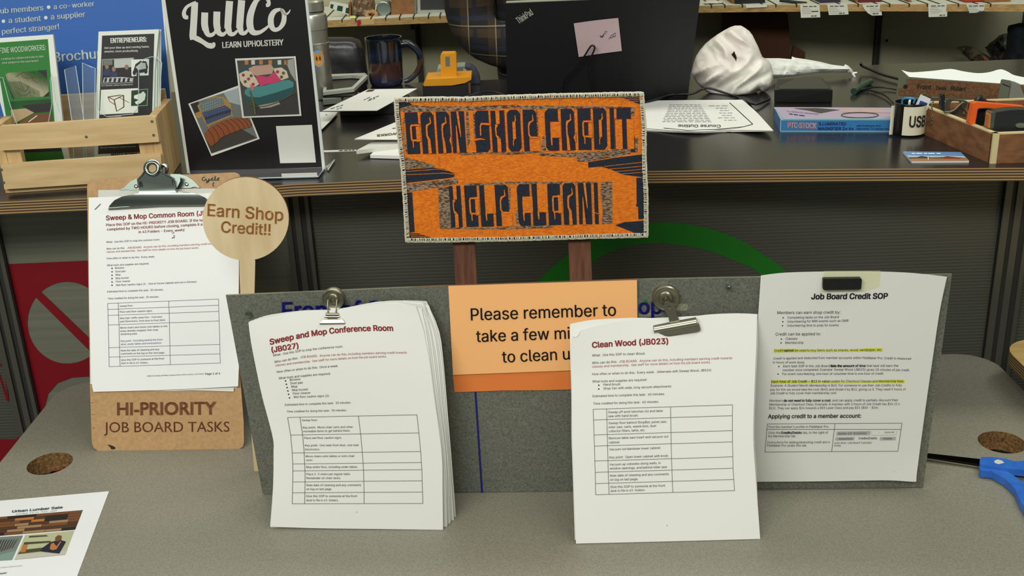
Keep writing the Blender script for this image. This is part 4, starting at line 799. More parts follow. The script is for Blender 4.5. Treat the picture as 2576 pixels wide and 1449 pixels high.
# ------------------------------------------------------------------ scissors
sc_ = thing('scissors', onZ(2480, 1165), 'blue handled scissors lying on the table behind the metal board', 'scissors')
m_bl = mat('blue_handle', (40, 98, 190), .35, rgb2=(52, 110, 196), scale=60); T6 = TABLE.off(.006)
def tz(pts, h): return [T6.P(*ZR(*p), h-.006) for p in pts]
mb = MB(); mb.slab(tz([(-120, 960), (190, 966), (640, 1016), (640, 1060), (190, 1000), (-120, 985)], .0075), (0, 0, -.002), mat('dark_blade', (40, 40, 40), .25, 1)); mb.build('blade', sc_)
mb = MB(); mb.slab(tz([(-120, 975), (190, 988), (635, 1052), (635, 1082), (190, 1012), (-120, 990)], .0045), (0, 0, -.002), steel); mb.build('blade', sc_)
def tzo(pts, h, holes): return tz(pts, h), [tz(x, h) for x in holes]
mb = MB(); a, hs = tzo([(650, 1000), (740, 998), (850, 1012), (940, 1036), (1060, 1028), (1180, 985), (1300, 980), (1380, 1030), (1370, 1090), (1280, 1130), (1150, 1130), (1000, 1110), (860, 1095), (745, 1078), (640, 1060), (636, 1030)], .016, [[(1120, 1050), (1200, 1015), (1290, 1020), (1320, 1055), (1260, 1090), (1150, 1090)]])
mb.slab(a, (0, 0, -.009), m_bl, holes=hs)
mb.poly(tz([(760, 1035), (790, 1020), (830, 1030), (850, 1050), (800, 1062), (770, 1052)], .0166), mat('worn_white', (200, 200, 190), .8)); mb.build('handle', sc_, bevel=.0018)
mb = MB(); a, hs = tzo([(636, 1062), (745, 1078), (860, 1110), (960, 1180), (1080, 1260), (1200, 1330), (1240, 1450), (1160, 1520), (1060, 1490), (990, 1380), (940, 1270), (860, 1190), (740, 1122), (650, 1116), (636, 1100)], .012, [[(1060, 1330), (1130, 1360), (1180, 1430), (1140, 1460), (1080, 1420)]])
mb.slab(a, (0, 0, -.010), m_bl, holes=hs); mb.build('handle', sc_, bevel=.0018)
# ================================================================== THINGS ON THE DESK
def CP(x, y, h=0): return onZ(x, y, CZ+h)
m_pine = mat('pine_slat', (214, 186, 138), .6, rgb2=(198, 168, 118), scale=8, stretch=(1.2, 8, 12), detail=5, bump=.08)
m_pine2 = mat('pine_panel', (206, 174, 122), .6, rgb2=(186, 152, 102), scale=10, stretch=(8, 8, .8), detail=5)
# ------------------------------------------------------------------ pine crate
a, b = CP(10, 491), CP(405, 465); cd_ = V((b.y-a.y, -(b.x-a.x), 0)).normalized()*-1; dep = .125; t_ = (b-a).normalized()
CR = Surf(a, -cd_)
cr = thing('slatted_crate', (a+b)/2+cd_*dep/2, 'small pine slatted crate holding brochures on the left of the desk', 'crate')
slat_a = MB().slab(S(CR, [ZA(*p) for p in [(0, 885), (540, 850), (1040, 815), (1090, 825), (1117, 995), (560, 1030), (0, 1056)]]), cd_*.008, m_pine).build('slat', cr, bevel=.001)
slat_b = MB().slab(S(CR, [ZA(*p) for p in [(8, 1155), (560, 1118), (1085, 1080), (1127, 1085), (1140, 1240), (620, 1290), (30, 1328)]]), cd_*.008, m_pine).build('slat', cr, bevel=.001)
hz = CR.P(400, 292).z-CZ
def cbox(u0_, u1_, v0_, v1_, z0, z1, m, name, bev=.001): return MB().box(a+t_*u0_+cd_*v0_+V((0, 0, z0)), t_*(u1_-u0_), cd_*(v1_-v0_), (0, 0, z1-z0), m).build(name, cr, bevel=bev)
Lc = (b-a).length
cbox(Lc-.004, Lc+.008, .008, dep, 0, hz, m_pine2, 'end_panel'); cbox(0, .012, .008, dep, 0, hz, m_pine2, 'end_panel')
cbox(0, Lc, .0085, dep, 0, .008, m_pine, 'base')
for z0 in (.02, .075): cbox(0, Lc, dep, dep+.008, z0, z0+.04, m_pine, 'slat')
for u in (.012, Lc-.024): cbox(u, u+.02, .0085, .024, .008, hz-.004, m_pine2, 'corner_post')
for x, y in ((1066, 852), (1077, 948), (10, 1190), (26, 1280), (605, 960)):
    mb = MB(); mb.lathe(CR.P(*ZA(x, y)), -cd_, [(.0022, .0002), (.0018, .0006), (0, .0006)], steel, 10); mb.build('nail', slat_b if y > 1100 else slat_a)
# ------------------------------------------------------------------ blue poster behind the crate
PB = upright(a+cd_*(dep+.02), b+cd_*(dep+.02), 4); blue = mat('blue_poster', (52, 102, 178), .4)
mb = MB(); q = [ZA(*p) for p in [(-160, -120), (1120, -200), (1205, 740), (1240, 1000), (-160, 1120)]]; q = S(PB, q)
mb.slab(q, -PB.n*.003, blue, white)
fill(mb, PB, [ZA(*p) for p in [(-160, 830), (450, 785), (760, 770), (1205, 735), (1238, 990), (-160, 1100)]], mat('poster_photo_tan', (150, 124, 92), .5), .0003)
stroke(mb, PB, [ZA(*p) for p in [(1118, -200), (1150, 140), (1203, 740)]], 3, white, .0005)
pt = mat('pale_print', (214, 222, 206), .5); kk = dict(bold=.012, res=2, font='inter')
def e_(z, p0, p1, pre, full, **k3): A0, A1 = z(*p0), z(*p1); return A0, ext(PB, A0, A1, pre, full, **k3)
T(mb, PB, ZA(5, 95), ZA(305, 72), 'ub members', pt, **kk); T(mb, PB, ZA(-38, 99), ZA(-4, 96), 'cl', pt, **kk)
dot(mb, PB, *ZA(341, 50), 4.6, pt); T(mb, PB, ZA(378, 65), ZA(662, 42), 'a co-worker', pt, **kk)
dot(mb, PB, *ZA(24, 149), 4.6, pt); T(mb, PB, ZA(62, 162), ZA(287, 146), 'a student', pt, **kk); dot(mb, PB, *ZA(321, 124), 4.6, pt); T(mb, PB, ZA(358, 137), ZA(598, 118), 'a supplier', pt, **kk); T(mb, PB, ZA(15, 240), ZA(415, 203), 'perfect stranger!', pt, **kk)
A0, A1 = e_(ZA, (378, 435), (672, 410), 'Brochu', 'Brochures', bold=.012, res=2); T(mb, PB, A0, A1, 'Brochures', pt, **kk)
tag(mb.build('blue_poster', org=PB.P(200, 420)), 'blue poster with pale lettering standing behind the pine crate', 'poster')
# ------------------------------------------------------------------ brochures and their holders
PV = upright(a+cd_*.055, b+cd_*.055, 6)
def quadslab(mb, sf, z, pts, th, m, ms=None): mb.slab(S(sf, [z(*p) for p in pts]), -sf.n*th, m, ms)
wp = mat('brochure_white', (226, 232, 220), .5)
bg = thing('brochure_stack', PV.P(*ZA(200, 1150)), 'green Fine Woodworkers brochures in the crate', 'brochure', 'brochures standing in the pine crate')
mb = MB(); quadslab(mb, PV, ZA, [(-110, 275), (371, 242), (440, 850), (494, 1190), (120, 1215), (45, 880), (-20, 640)], .006, wp, paper2)
grn = mat('green_print', (34, 118, 40), .5)
def pf(mb, sf, z, pts, m, l=.0004): fill(mb, sf, [z(*p) for p in pts], m, l)
pf(mb, PV, ZA, [(-90, 305), (335, 274), (382, 855), (470, 1190), (135, 1205), (50, 870), (0, 560)], grn)
T(mb, PV, ZA(-2, 373), ZA(322, 350), 'FINE WOODWORKERS:', pt, bold=.0, vs=1.7, res=2); T(mb, PV, ZA(10, 420), ZA(308, 401), 'Looking for advanced tools to take', pt, bold=.01); T(mb, PV, ZA(14, 447), ZA(270, 432), 'your project to the next level?', pt, bold=.01)
pf(mb, PV, ZA, [(36, 512), (326, 490), (345, 675), (90, 692)], mat('tabletop_print', (188, 184, 150), .5)); dk = mat('dark_photo_print', (36, 34, 38), .5)
pf(mb, PV, ZA, [(262, 494), (326, 490), (330, 550)], dk, .0006); pf(mb, PV, ZA, [(300, 680), (345, 640), (345, 675)], dk, .0006); pf(mb, PV, ZA, [(36, 560), (100, 692), (90, 692)], dk, .0006)
vb = mat('vine_brown_print', (92, 70, 48), .5)
for l in ([(110, 540), (160, 510), (220, 520), (230, 560), (270, 585)], [(150, 530), (190, 550), (240, 545)], [(130, 620), (180, 640), (200, 600)], [(230, 630), (245, 660)], [(120, 650), (170, 672), (215, 640)]): stroke(mb, PV, [ZA(*p) for p in l], 1.6, vb, .0006, smooth=3)
pf(mb, PV, ZA, [(68, 712), (352, 692), (375, 860), (85, 878)], mat('workshop_print', (96, 92, 104), .5)); pf(mb, PV, ZA, [(75, 770), (180, 760), (240, 790), (130, 850), (85, 878)], mat('plank_pale_print', (176, 152, 116), .5), .0006); pf(mb, PV, ZA, [(150, 850), (240, 800), (355, 790), (374, 860), (130, 872)], br[4], .0006); pf(mb, PV, ZA, [(150, 740), (352, 720), (358, 780), (240, 790)], dk, .0007)
stroke(mb, PV, [ZA(*p) for p in [(200, 855), (260, 810)]], 2, wp, .0008)
pf(mb, PV, ZA, [(130, 1050), (430, 1035), (435, 1060), (132, 1072)], dk, .0005)
mb.build('front_brochure', bg)
bk = thing('brochure_stack', PV.P(*ZA(880, 1150)), 'black Entrepreneurs brochures in the crate, fanned at the right', 'brochure', 'brochures standing in the pine crate')
for k, dx in ((3, 54), (2, 40), (1, 24)):
    mb = MB(); quadslab(mb, PV.off(-.0025*k), ZA, [(692, 224), (1076+dx, 206), (1082+dx*.9, 500), (1068+dx*.9, 1180), (668, 1190)], .001, wp, paper2); mb.build('brochure', bk)
mb = MB(); quadslab(mb, PV, ZA, [(691, 222), (1115, 205), (1086, 500), (1072, 1180), (664, 1190), (672, 700)], .001, wp)
blk = mat('black_print', (40, 38, 40), .45)
pf(mb, PV, ZA, [(716, 250), (1082, 236), (1058, 1062), (688, 1080), (700, 650)], blk)
T(mb, PV, ZA(777, 301), ZA(1027, 291), 'ENTREPRENEURS:', wp, bold=.03, vs=1.55, res=2); T(mb, PV, ZA(732, 343), ZA(1048, 333), 'Get your idea up and running faster,', wp, bold=.015); T(mb, PV, ZA(732, 368), ZA(968, 362), 'smarter, more productively', wp, bold=.015)
c_ = mat('photo_pale_print', (186, 190, 184), .5); c2_ = mat('photo_blue_print', (46, 56, 92), .5); c3_ = mat('skin_print', (150, 112, 92), .5)
pf(mb, PV, ZA, [(718, 418), (938, 406), (932, 578), (712, 590)], dk, .0005); pf(mb, PV, ZA, [(800, 414), (934, 408), (930, 470), (800, 478)], c_, .0006); pf(mb, PV, ZA, [(722, 422), (790, 418), (788, 455), (722, 460)], mat('photo_mid_print', (110, 118, 108), .5), .0006)
for x, y, r_ in ((750, 468, 5), (798, 486, 5), (888, 472, 5)):
    pf(mb, PV, ZA, [(x-28, y+60), (x-22, y+22), (x, y+12), (x+24, y+22), (x+30, y+60)], c2_ if x < 860 else blk, .0008); dot(mb, PV, *ZA(x, y), r_, c3_, .001, ry=r_*1.2); dot(mb, PV, *ZA(x, y-9), r_*.9, blk if x > 860 or x < 760 else c_, .0009, ry=3)
pf(mb, PV, ZA, [(730, 545), (860, 540), (930, 548), (928, 572), (720, 580)], c_, .0010)
for i in range(6): pf(mb, PV, ZA, [(735+i*32, 548), (752+i*32, 547), (746+i*32, 575), (730+i*32, 576)], dk, .0012)
for l in ([(718, 418), (938, 406), (932, 578), (712, 590), (718, 418)],): stroke(mb, PV, [ZA(*p) for p in l], 1, wp, .0013)
pf(mb, PV, ZA, [(920, 418), (1046, 414), (1042, 528), (922, 534)], wp, .0012); pf(mb, PV, ZA, [(934, 500), (950, 450), (985, 425), (1025, 430), (1038, 470), (1030, 500), (1000, 510), (960, 512)], dk, .0014); pf(mb, PV, ZA, [(950, 470), (990, 440), (1020, 442), (1025, 480), (970, 492)], c_, .0016)
for x, y in ((942, 510), (968, 522), (1022, 500)): dot(mb, PV, *ZA(x, y), 4.2, dk, .0017, ry=6)
T(mb, PV, ZA(712, 606), ZA(930, 596), 'LLC (electric vehicle manufacturer)', wp, bold=.012)
pf(mb, PV, ZA, [(708, 630), (968, 618), (968, 790), (700, 804)], wp, .0005)
for l, wd in (([(756, 680), (800, 700), (866, 668), (836, 668), (756, 680)], 2.2), ([(800, 700), (818, 780), (868, 750), (866, 668)], 3.0), ([(756, 680), (770, 712), (810, 736)], 1.6), ([(830, 680), (905, 720)], 1.3)): stroke(mb, PV, [ZA(*p) for p in l], wd, br[4], .0008)
pf(mb, PV, ZA, [(920, 634), (1036, 624), (1032, 740), (918, 744)], mat('dark_green_photo', (24, 60, 28), .5), .0007); pf(mb, PV, ZA, [(940, 670), (985, 655), (1005, 640), (1022, 660), (1015, 700), (985, 725), (955, 732), (945, 715), (975, 700), (940, 690)], wp, .0009)
stroke(mb, PV, [ZA(*p) for p in [(920, 634), (1036, 624), (1032, 740), (918, 744), (920, 634)]], 1, wp, .001)
T(mb, PV, ZA(760, 822), ZA(850, 818), '(fine art furniture)', wp, bold=.012); T(mb, PV, ZA(702, 1040), ZA(950, 1030), 'Little Labs Technology, Inc. (assistive electronics)', wp, bold=.012); T(mb, PV, ZA(780, 1093), ZA(962, 1088), 'MAKER WORKS', ink, bold=.02, res=2)
mb.build('front_brochure', bk)
acr = clear('clear_acrylic', (.93, .97, .97), .14, .04)
ax = mat('acrylic_edge', (196, 212, 214), .15)
for lbl, sf, f_ in (('clear brochure holder in front of the black brochures', PV.off(.010), [(680, 620), (672, 730), (700, 790), (750, 818), (930, 800), (965, 760), (972, 660), (972, 460), (1010, 415), (1060, 398), (1100, 400), (1135, 440), (1110, 780), (1105, 1190), (672, 1190)]), ('clear brochure holder in front of the green brochures', PV.off(.010), [(-30, 540), (20, 545), (60, 700), (110, 850), (180, 980), (330, 900), (366, 720), (352, 560), (362, 515), (390, 700), (440, 860), (490, 1190), (-60, 1200)])):
    h = thing('brochure_holder', sf.P(*ZA(f_[-1][0]+100, 1190)), lbl, 'holder', 'clear brochure holders'); mb = MB(); q = S(sf, [ZA(*p) for p in f_]); mb.poly(q, acr); mb.build('front_pane', h)
    mb = MB(); mb.tube(q[:-2], .0005, ax, 5); mb.build('rim', h)
h = thing('brochure_holder', PV.P(*ZA(560, 1180)), 'empty clear brochure holder between the green and the black brochures', 'holder', 'clear brochure holders')
for pts in ([(452, 490), (530, 460), (590, 850), (610, 1180), (520, 1190), (505, 850)], [(578, 440), (640, 470), (668, 478), (664, 800), (660, 1180), (590, 1190)]):
    mb = MB(); q = S(PV.off(.004), [ZA(*p) for p in pts]); mb.poly(q, clear('clear_acrylic_side', (.82, .90, .95), .2, .05, (150, 176, 205), .22)); mb.tube(q, .0006, ax, 5, closed=True); mb.build('side_pane', h)
# ------------------------------------------------------------------ upholstery poster in an acrylic stand
LB = upright(CP(469, 436), CP(818, 427), 2)
ls = thing('sign_holder', LB.P(645, 432), 'clear stand with black LullCo Learn Upholstery poster and two furniture photos', 'poster')
mb = MB(); z = ZB; bp = mat('black_poster', (22, 21, 22), .3)
f_ = [z(*p) for p in [(10, -140), (1108, -140), (1125, 0), (1262, 1285), (214, 1312), (20, 0)]]
mb.slab(S(LB, f_), -LB.n*.0015, mat('poster_border', (214, 216, 206), .4))
fill(mb, LB, [z(*p) for p in [(36, -140), (1090, -140), (1108, 0), (1238, 1270), (233, 1298), (48, 0)]], bp, .0003)
lw = mat('poster_white', (206, 206, 196), .5)
_sc = [0]
def sc2(l, wd, m=lw, lift=.0006, sm=5):
    _sc[0] += 1; lift += _sc[0]*.00001
    stroke(mb, LB, [z(*p) for p in l], [v/3.02 for v in wd] if isinstance(wd, (list, tuple)) else wd/3.02, m, lift, smooth=sm)
# script: L
sc2([(222, 132), (198, 128), (190, 95), (212, 52), (268, 22), (282, 14)], [26, 34, 30, 24, 22, 10])
sc2([(272, 18), (268, 100), (262, 200), (258, 270), (262, 300)], [50, 52, 52, 54, 50]); sc2([(240, 282), (285, 292), (335, 320), (375, 345), (408, 345), (420, 322)], [20, 40, 34, 40, 42, 14])
# u l l
for x0_, top in ((348, 95), (440, 88)): sc2([(x0_, top), (x0_-2, 180), (x0_+6, 225)], [52, 52, 50], sm=3)
sc2([(352, 215), (372, 262), (408, 262), (440, 225)], [48, 36, 28, 18]); sc2([(440, 215), (456, 250), (486, 262), (512, 240)], [48, 40, 30, 18])
sc2([(536, 8), (528, 120), (522, 215)], [54, 54, 52], sm=3); sc2([(524, 205), (538, 252), (568, 258), (596, 232)], [50, 40, 28, 18])
sc2([(628, 2), (618, 120), (612, 212)], [54, 54, 52], sm=3); sc2([(614, 205), (626, 246), (654, 250), (680, 220)], [50, 40, 28, 16])
# C
sc2([(812, 40), (832, 35), (828, 0), (790, -20), (745, 0), (712, 60), (692, 130), (692, 200), (715, 245), (765, 245), (812, 215), (838, 190)], [24, 30, 26, 22, 34, 46, 52, 52, 44, 30, 22, 14])
# o
sc2([(926, 70), (880, 85), (852, 130), (852, 190), (876, 225), (915, 215), (945, 170), (950, 110), (930, 72), (950, 108), (980, 100), (998, 74)], [20, 36, 44, 44, 34, 30, 38, 34, 24, 18, 14, 6])
T(mb, LB, z(483, 364), z(945, 342), 'LEARN UPHOLSTERY', lw, bold=.025, vs=1.3, res=2)
def ph(pts, m, l=.0008): fill(mb, LB, [z(*p) for p in pts], m, l)
mp = lambda n, c: mat(n, c, .5)
# settee photo (lower left)
ph([(222, 788), (606, 648), (640, 890), (700, 895), (765, 1055), (398, 1186)], lw); ph([(238, 790), (600, 668), (632, 895), (690, 898), (748, 1050), (398, 1166)], mp('print_floor_grey', (100, 106, 100)), .0010)
ph([(490, 705), (600, 668), (618, 800), (530, 775)], mp('print_wall_grey', (150, 160, 160)), .0012); ph([(238, 790), (300, 770), (310, 860), (280, 880)], dk, .0012); ph([(345, 1030), (560, 940), (740, 1045), (398, 1166)], mp('print_dark_floor', (56, 52, 44)), .0012)
gold = mp('print_gilt', (160, 122, 60)); teal = mp('print_grey_teal', (96, 112, 112)); sbl = mp('print_slate_blue', (58, 72, 104))
ph([(290, 800), (420, 730), (490, 735), (545, 790), (560, 880), (370, 960), (340, 920)], gold, .0014); ph([(308, 805), (340, 770), (430, 742), (480, 745), (495, 790), (330, 855)], teal, .0016); ph([(325, 858), (500, 798), (540, 825), (548, 870), (365, 945)], sbl, .0016); ph([(345, 890), (545, 830), (546, 850), (355, 912)], mp('print_navy', (36, 44, 62)), .0018)
for i in range(8):
    for j in range(3): dot(mb, LB, *z(345+i*20+j*4, 870-i*7.5+j*22), 1.1, teal, .0019, n=6)
    for j in range(3): dot(mb, LB, *z(335+i*18, 838-i*6.5-j*22), .9, lw, .0019, n=6)
ph([(275, 860), (310, 845), (330, 880), (310, 900), (285, 895)], gold, .0015); ph([(365, 940), (378, 975), (385, 970), (372, 935)], gold, .0015); ph([(555, 870), (562, 892), (568, 888), (560, 866)], gold, .0015)
rust = mp('print_rust', (134, 70, 32)); rust2 = mp('print_rust_dark', (84, 40, 18))
ot = [(342, 1018), (372, 980), (430, 945), (500, 912), (575, 895), (640, 893), (685, 905), (702, 935), (700, 965), (630, 980), (550, 1010), (480, 1040), (430, 1090), (395, 1110), (365, 1070)]; ph(ot, rust, .0020)
for x0_, y0_, x1_, y1_ in ((372, 985, 425, 1095), (405, 962, 460, 1068), (435, 945, 500, 1035), (470, 928, 540, 1015), (505, 912, 580, 1000), (540, 902, 620, 985), (580, 896, 652, 975), (620, 895, 682, 968), (655, 898, 700, 955)): sc2([(x0_, y0_), ((x0_+x1_)/2+10, (y0_+y1_)/2-5), (x1_, y1_)], 5, rust2, .0022, 3)
# sofa photo (right)
ph([(577, 445), (1038, 427), (1082, 880), (632, 896)], lw, .0024); ph([(592, 460), (1025, 441), (1067, 868), (645, 884)], mp('print_dark_sofa_bg', (62, 62, 58)), .0026); ph([(960, 460), (1022, 445), (1040, 620), (1000, 560)], mp('print_pale_floor', (150, 150, 140)), .0028); ph([(700, 800), (900, 745), (1045, 700), (1062, 860), (760, 878)], mp('print_shadow_floor', (48, 46, 44)), .0028); ph([(755, 800), (905, 760), (920, 790), (850, 815), (770, 825)], mp('print_glare', (150, 144, 132)), .0030)
for x in (650, 700, 760, 830, 900, 950): ph([(x, 458), (x+28, 456), (x+29, 490), (x+2, 492)], br[1] if x % 100 else c_, .0028)
tl = mp('print_teal', (66, 128, 126)); tl2 = mp('print_teal_dark', (28, 72, 74)); flo = mp('print_floral', (196, 180, 156)); pink = mp('print_pink', (190, 52, 96)); blush = mp('print_blush', (178, 142, 122)); flo2 = mp('print_floral_rose', (150, 44, 70)); olive = mp('print_olive', (84, 84, 40))
ph([(610, 540), (650, 510), (760, 490), (900, 495), (960, 560), (1000, 620), (660, 680)], tl2, .0030); ph([(680, 520), (720, 500), (800, 495), (850, 488), (872, 520), (860, 560), (740, 575), (690, 560)], blush, .0032); ph([(608, 560), (660, 535), (700, 545), (740, 600), (760, 640), (700, 680), (640, 650), (615, 610)], flo, .0034); ph([(870, 520), (930, 512), (970, 540), (985, 590), (930, 610), (880, 560)], flo, .0032)
for x, y in ((640, 570), (680, 600), (715, 640), (655, 620), (700, 575), (900, 545), (945, 555), (930, 585)): dot(mb, LB, *z(x, y), 4.2, flo2 if (x+y) % 3 else olive, .0036, n=7)
ph([(650, 690), (680, 665), (770, 650), (900, 620), (980, 608), (1022, 630), (1030, 680), (1000, 730), (880, 775), (760, 800), (680, 780), (655, 740)], tl2, .0034); ph([(650, 688), (680, 665), (800, 650), (930, 612), (985, 606), (1024, 628), (1020, 660), (900, 700), (760, 740), (680, 735), (652, 715)], tl, .0036); ph([(735, 575), (790, 578), (825, 585), (880, 545), (895, 570), (930, 615), (880, 628), (820, 640), (770, 655), (760, 635), (745, 605)], pink, .0040); ph([(690, 640), (715, 650), (722, 680), (705, 688)], mp('print_coral', (196, 96, 96)), .0038)
sc2([(690, 690), (712, 760), (725, 820), (730, 872)], 14, olive, .0040, 3); sc2([(660, 770), (760, 810), (900, 775), (1030, 705)], 5, olive, .0040, 3)
ph([(888, 958), (1162, 948), (1192, 1234), (920, 1240)], lw, .0008)
mb.build('poster', ls)
mb = MB(); mb.poly(S(LB.off(.0062), f_), clear('poster_cover', (1, 1, 1), .035, .02)); mb.tube(S(LB.off(.0056), f_[1:5]), .0011, ax, 6); mb.build('cover', ls)
mb = MB(); p = [LB.P(474, 434, .001), LB.P(818, 426, .001), CP(802, 449), CP(484, 458)]
mb.slab([q+V((0, 0, .003)) for q in p], (0, 0, -.002), acr); mb.tube([q+V((0, 0, .003)) for q in (p[1], p[2], p[3])], .0009, ax, 6); q = [LB.P(820, 425, 0), CP(842, 407), CP(826, 432)]
mb.slab([v+V((0, 0, .003)) for v in q], (0, 0, -.002), acr); mb.tube([v+V((0, 0, .003)) for v in q], .0008, ax, 6); mb.build('foot', ls)
# ------------------------------------------------------------------ steel thermos
ss = mat('brushed_steel', (200, 200, 186), .34, .85, rgb2=(168, 168, 154), scale=60, stretch=(1, 1, .1))
tc = CP(806, 246); th = thing('thermos', tc, 'tall stainless steel thermos with an orange cat sticker, right of the black poster', 'bottle')
mb = MB(); mb.lathe(tc, (0, 0, 1), [(0, 0), (.0245, 0), (.026, .002), (.026, .099), (.0272, .103), (.0272, .106), (.0258, .107), (.0258, .128)], ss, 40); mb.build('body', th, smooth=30)
mb = MB(); mb.lathe(tc, (0, 0, 1), [(.0262, .128), (.0262, .130), (.0278, .132), (.0278, .152), (.0262, .158), (.0225, .161), (.0225, .163)], ss, 40); mb.build('cup', th, smooth=30)
mb = MB(); mb.lathe(tc, (0, 0, 1), [(.0215, .161), (.0215, .165)], black, 40); mb.lathe(tc, (0, 0, 1), [(.0240, .165), (.0240, .182), (.022, .185), (.018, .186), (0, .184)], ss, 40); mb.build('lid', th, smooth=30)
def cylpt(c, r, ang, h): return c+V((math.sin(ang)*r, -math.cos(ang)*r, h))
mb = MB()
def cp(pts, m, r, c=tc, k=3):
    mb.poly([cylpt(c, r, a_, h) for a_, h in pts], m)
A0 = .30
cp([(A0+.40*math.cos(i*.3927), .080+.0165*math.sin(i*.3927)) for i in range(16)], mat('sky_blue_sticker', (120, 170, 200), .4), .0276); cp([(A0-.32, .076), (A0-.34, .095), (A0-.14, .089), (A0+.14, .089), (A0+.30, .096), (A0+.32, .076), (A0+.18, .066), (A0-.16, .066)], mat('ginger_sticker', (206, 140, 60), .4), .0281)
for a_ in (A0-.12, A0+.10): cp([(a_-.05, .080), (a_, .085), (a_+.05, .080), (a_, .075)], ink, .0286)
cp([(A0-.05, .073), (A0+.05, .073), (A0, .070)], mat('cream_sticker', (230, 210, 180), .5), .0286); mb.build('cat_sticker', th)
# ------------------------------------------------------------------ mug
def mugmat():
    m = bpy.data.materials.new('blue_glaze'); m.use_nodes = True; nt = m.node_tree; b = nt.nodes['Principled BSDF']; b.inputs['Roughness'].default_value = .16; b.inputs['Coat Weight'].default_value = .5
    tc = nt.nodes.new('ShaderNodeTexCoord'); sp = nt.nodes.new('ShaderNodeSeparateXYZ'); n = nt.nodes.new('ShaderNodeTexNoise'); n.inputs['Scale'].default_value = 28; n.inputs['Detail'].default_value = 5
    ad = nt.nodes.new('ShaderNodeMath'); ad.operation = 'MULTIPLY_ADD'; ad.inputs[1].default_value = .03; cr = nt.nodes.new('ShaderNodeValToRGB'); e = cr.color_ramp.elements
    mu = nt.nodes.new('ShaderNodeMath'); mu.operation = 'MULTIPLY'; mu.inputs[1].default_value = 10
    L = nt.links.new; L(tc.outputs['Object'], sp.inputs[0]); L(tc.outputs['Object'], n.inputs['Vector']); L(n.outputs[0], ad.inputs[0]); L(sp.outputs[2], ad.inputs[2]); L(ad.outputs[0], mu.inputs[0]); L(mu.outputs[0], cr.inputs[0])
    e[0].position = .1; e[0].color = lin((44, 46, 70)); e[1].position = .95; e[1].color = lin((18, 24, 34))
    for p_, c in ((.30, (56, 56, 82)), (.40, (84, 58, 52)), (.60, (78, 50, 44)), (.63, (20, 28, 40)), (.80, (32, 42, 68))): q = e.new(p_); q.color = lin(c)
    n2 = nt.nodes.new('ShaderNodeTexNoise'); n2.inputs['Scale'].default_value = 45; mx = nt.nodes.new('ShaderNodeMix'); mx.data_type = 'RGBA'; mx.blend_type = 'MULTIPLY'; mx.inputs[0].default_value = .6; L(tc.outputs['Object'], n2.inputs['Vector']); L(cr.outputs[0], mx.inputs[6]); L(n2.outputs[0], mx.inputs[7]); L(mx.outputs[2], b.inputs['Base Color']); return m
gl = mugmat(); mc = CP(973, 213); mg = thing('mug', mc, 'large handmade mug in mottled blue and brown glaze, handle to the right', 'mug')
mb = MB(); mb.lathe(mc, (0, 0, 1), [(0, .001), (.029, 0), (.032, .003), (.034, .012), (.0352, .05), (.0362, .088), (.0372, .092), (.0368, .095), (.0345, .0945), (.0335, .085), (.032, .02), (0, .012)], gl, 44); mb.build('body', mg, smooth=50)
mb = MB(); hp = spline([(mc.x+.033, mc.y, mc.z+.079), (mc.x+.050, mc.y, mc.z+.080), (mc.x+.066, mc.y, mc.z+.066), (mc.x+.072, mc.y, mc.z+.045), (mc.x+.062, mc.y, mc.z+.022), (mc.x+.045, mc.y, mc.z+.008), (mc.x+.036, mc.y, mc.z+.006)], 6)
mb.tube(hp, [.0075-.003*(i/len(hp)) for i in range(len(hp))], gl, 12); mb.build('handle', mg, smooth=60)
# ------------------------------------------------------------------ phone cradle (pale rim tray)
pl = mat('grey_plastic_rim', (176, 180, 168), .4); tr = thing('device_tray', CP(870, 240), 'dark tray shaped device with a pale grey rim between the thermos and the mug', 'device')
def rimpts(l, h): return [CP(*ZC(*p), h) for p in l]
mb = MB(); q = rimpts([(180, 830), (450, 830), (560, 690), (535, 640), (200, 650)], .016); mb.slab([v+V((0, 0, 0)) for v in q], (0, 0, -.016), black); mb.build('body', tr)
mb = MB(); o_ = rimpts([(180, 800), (450, 770), (570, 655), (545, 632), (200, 645)], .024); i_ = rimpts([(210, 782), (430, 755), (530, 660), (430, 652), (220, 665)], .024); mb.slab(o_, (0, 0, -.006), pl, holes=[i_]); mb.slab(rimpts([(180, 865), (470, 835), (500, 800), (180, 815)], .012), (0, 0, -.010), mat('grey_plastic_lower', (130, 134, 122), .5)); mb.build('rim', tr, bevel=.0008)
# ------------------------------------------------------------------ office chair behind the desk
lt = mat('black_leather', (34, 34, 36), .32, bump=.1, bscale=200); ch = thing('office_chair', (-.36, 2.75, 0), 'black office chair back behind the desk, left of the mug', 'chair')
CHS = Surf((0, 2.62, 0), (0, -1, .1)); mb = MB(); inflate(mb, CHS, [(770, 100), (800, 93), (885, 93), (905, 100), (916, 125), (925, 180), (932, 300), (925, 400), (790, 400), (770, 300), (764, 180)], [], .035, lt, 12, 22, 1, .08); mb.build('backrest', ch, smooth=70)
mb = MB(); bb = CHS.P(850, 380); MB().slab(rr(bb.x, 2.83, .22, .06, .50), (0, 0, -.07), lt).build('seat', ch, bevel=.01); MB().tube([(bb.x, 2.83, .43), (bb.x, 2.83, .08)], .03, black, 12).build('column', ch)
MB().box((bb.x-.03, 2.63, .44), (.06, 0, 0), (0, .06, 0), (0, 0, .35), black).build('back_support', ch)
for i in range(5): a_ = i*1.2566; MB().tube([(bb.x, 2.83, .10), (bb.x+.28*math.cos(a_), 2.83+.28*math.sin(a_), .05)], .02, black, 8).build('leg', ch)
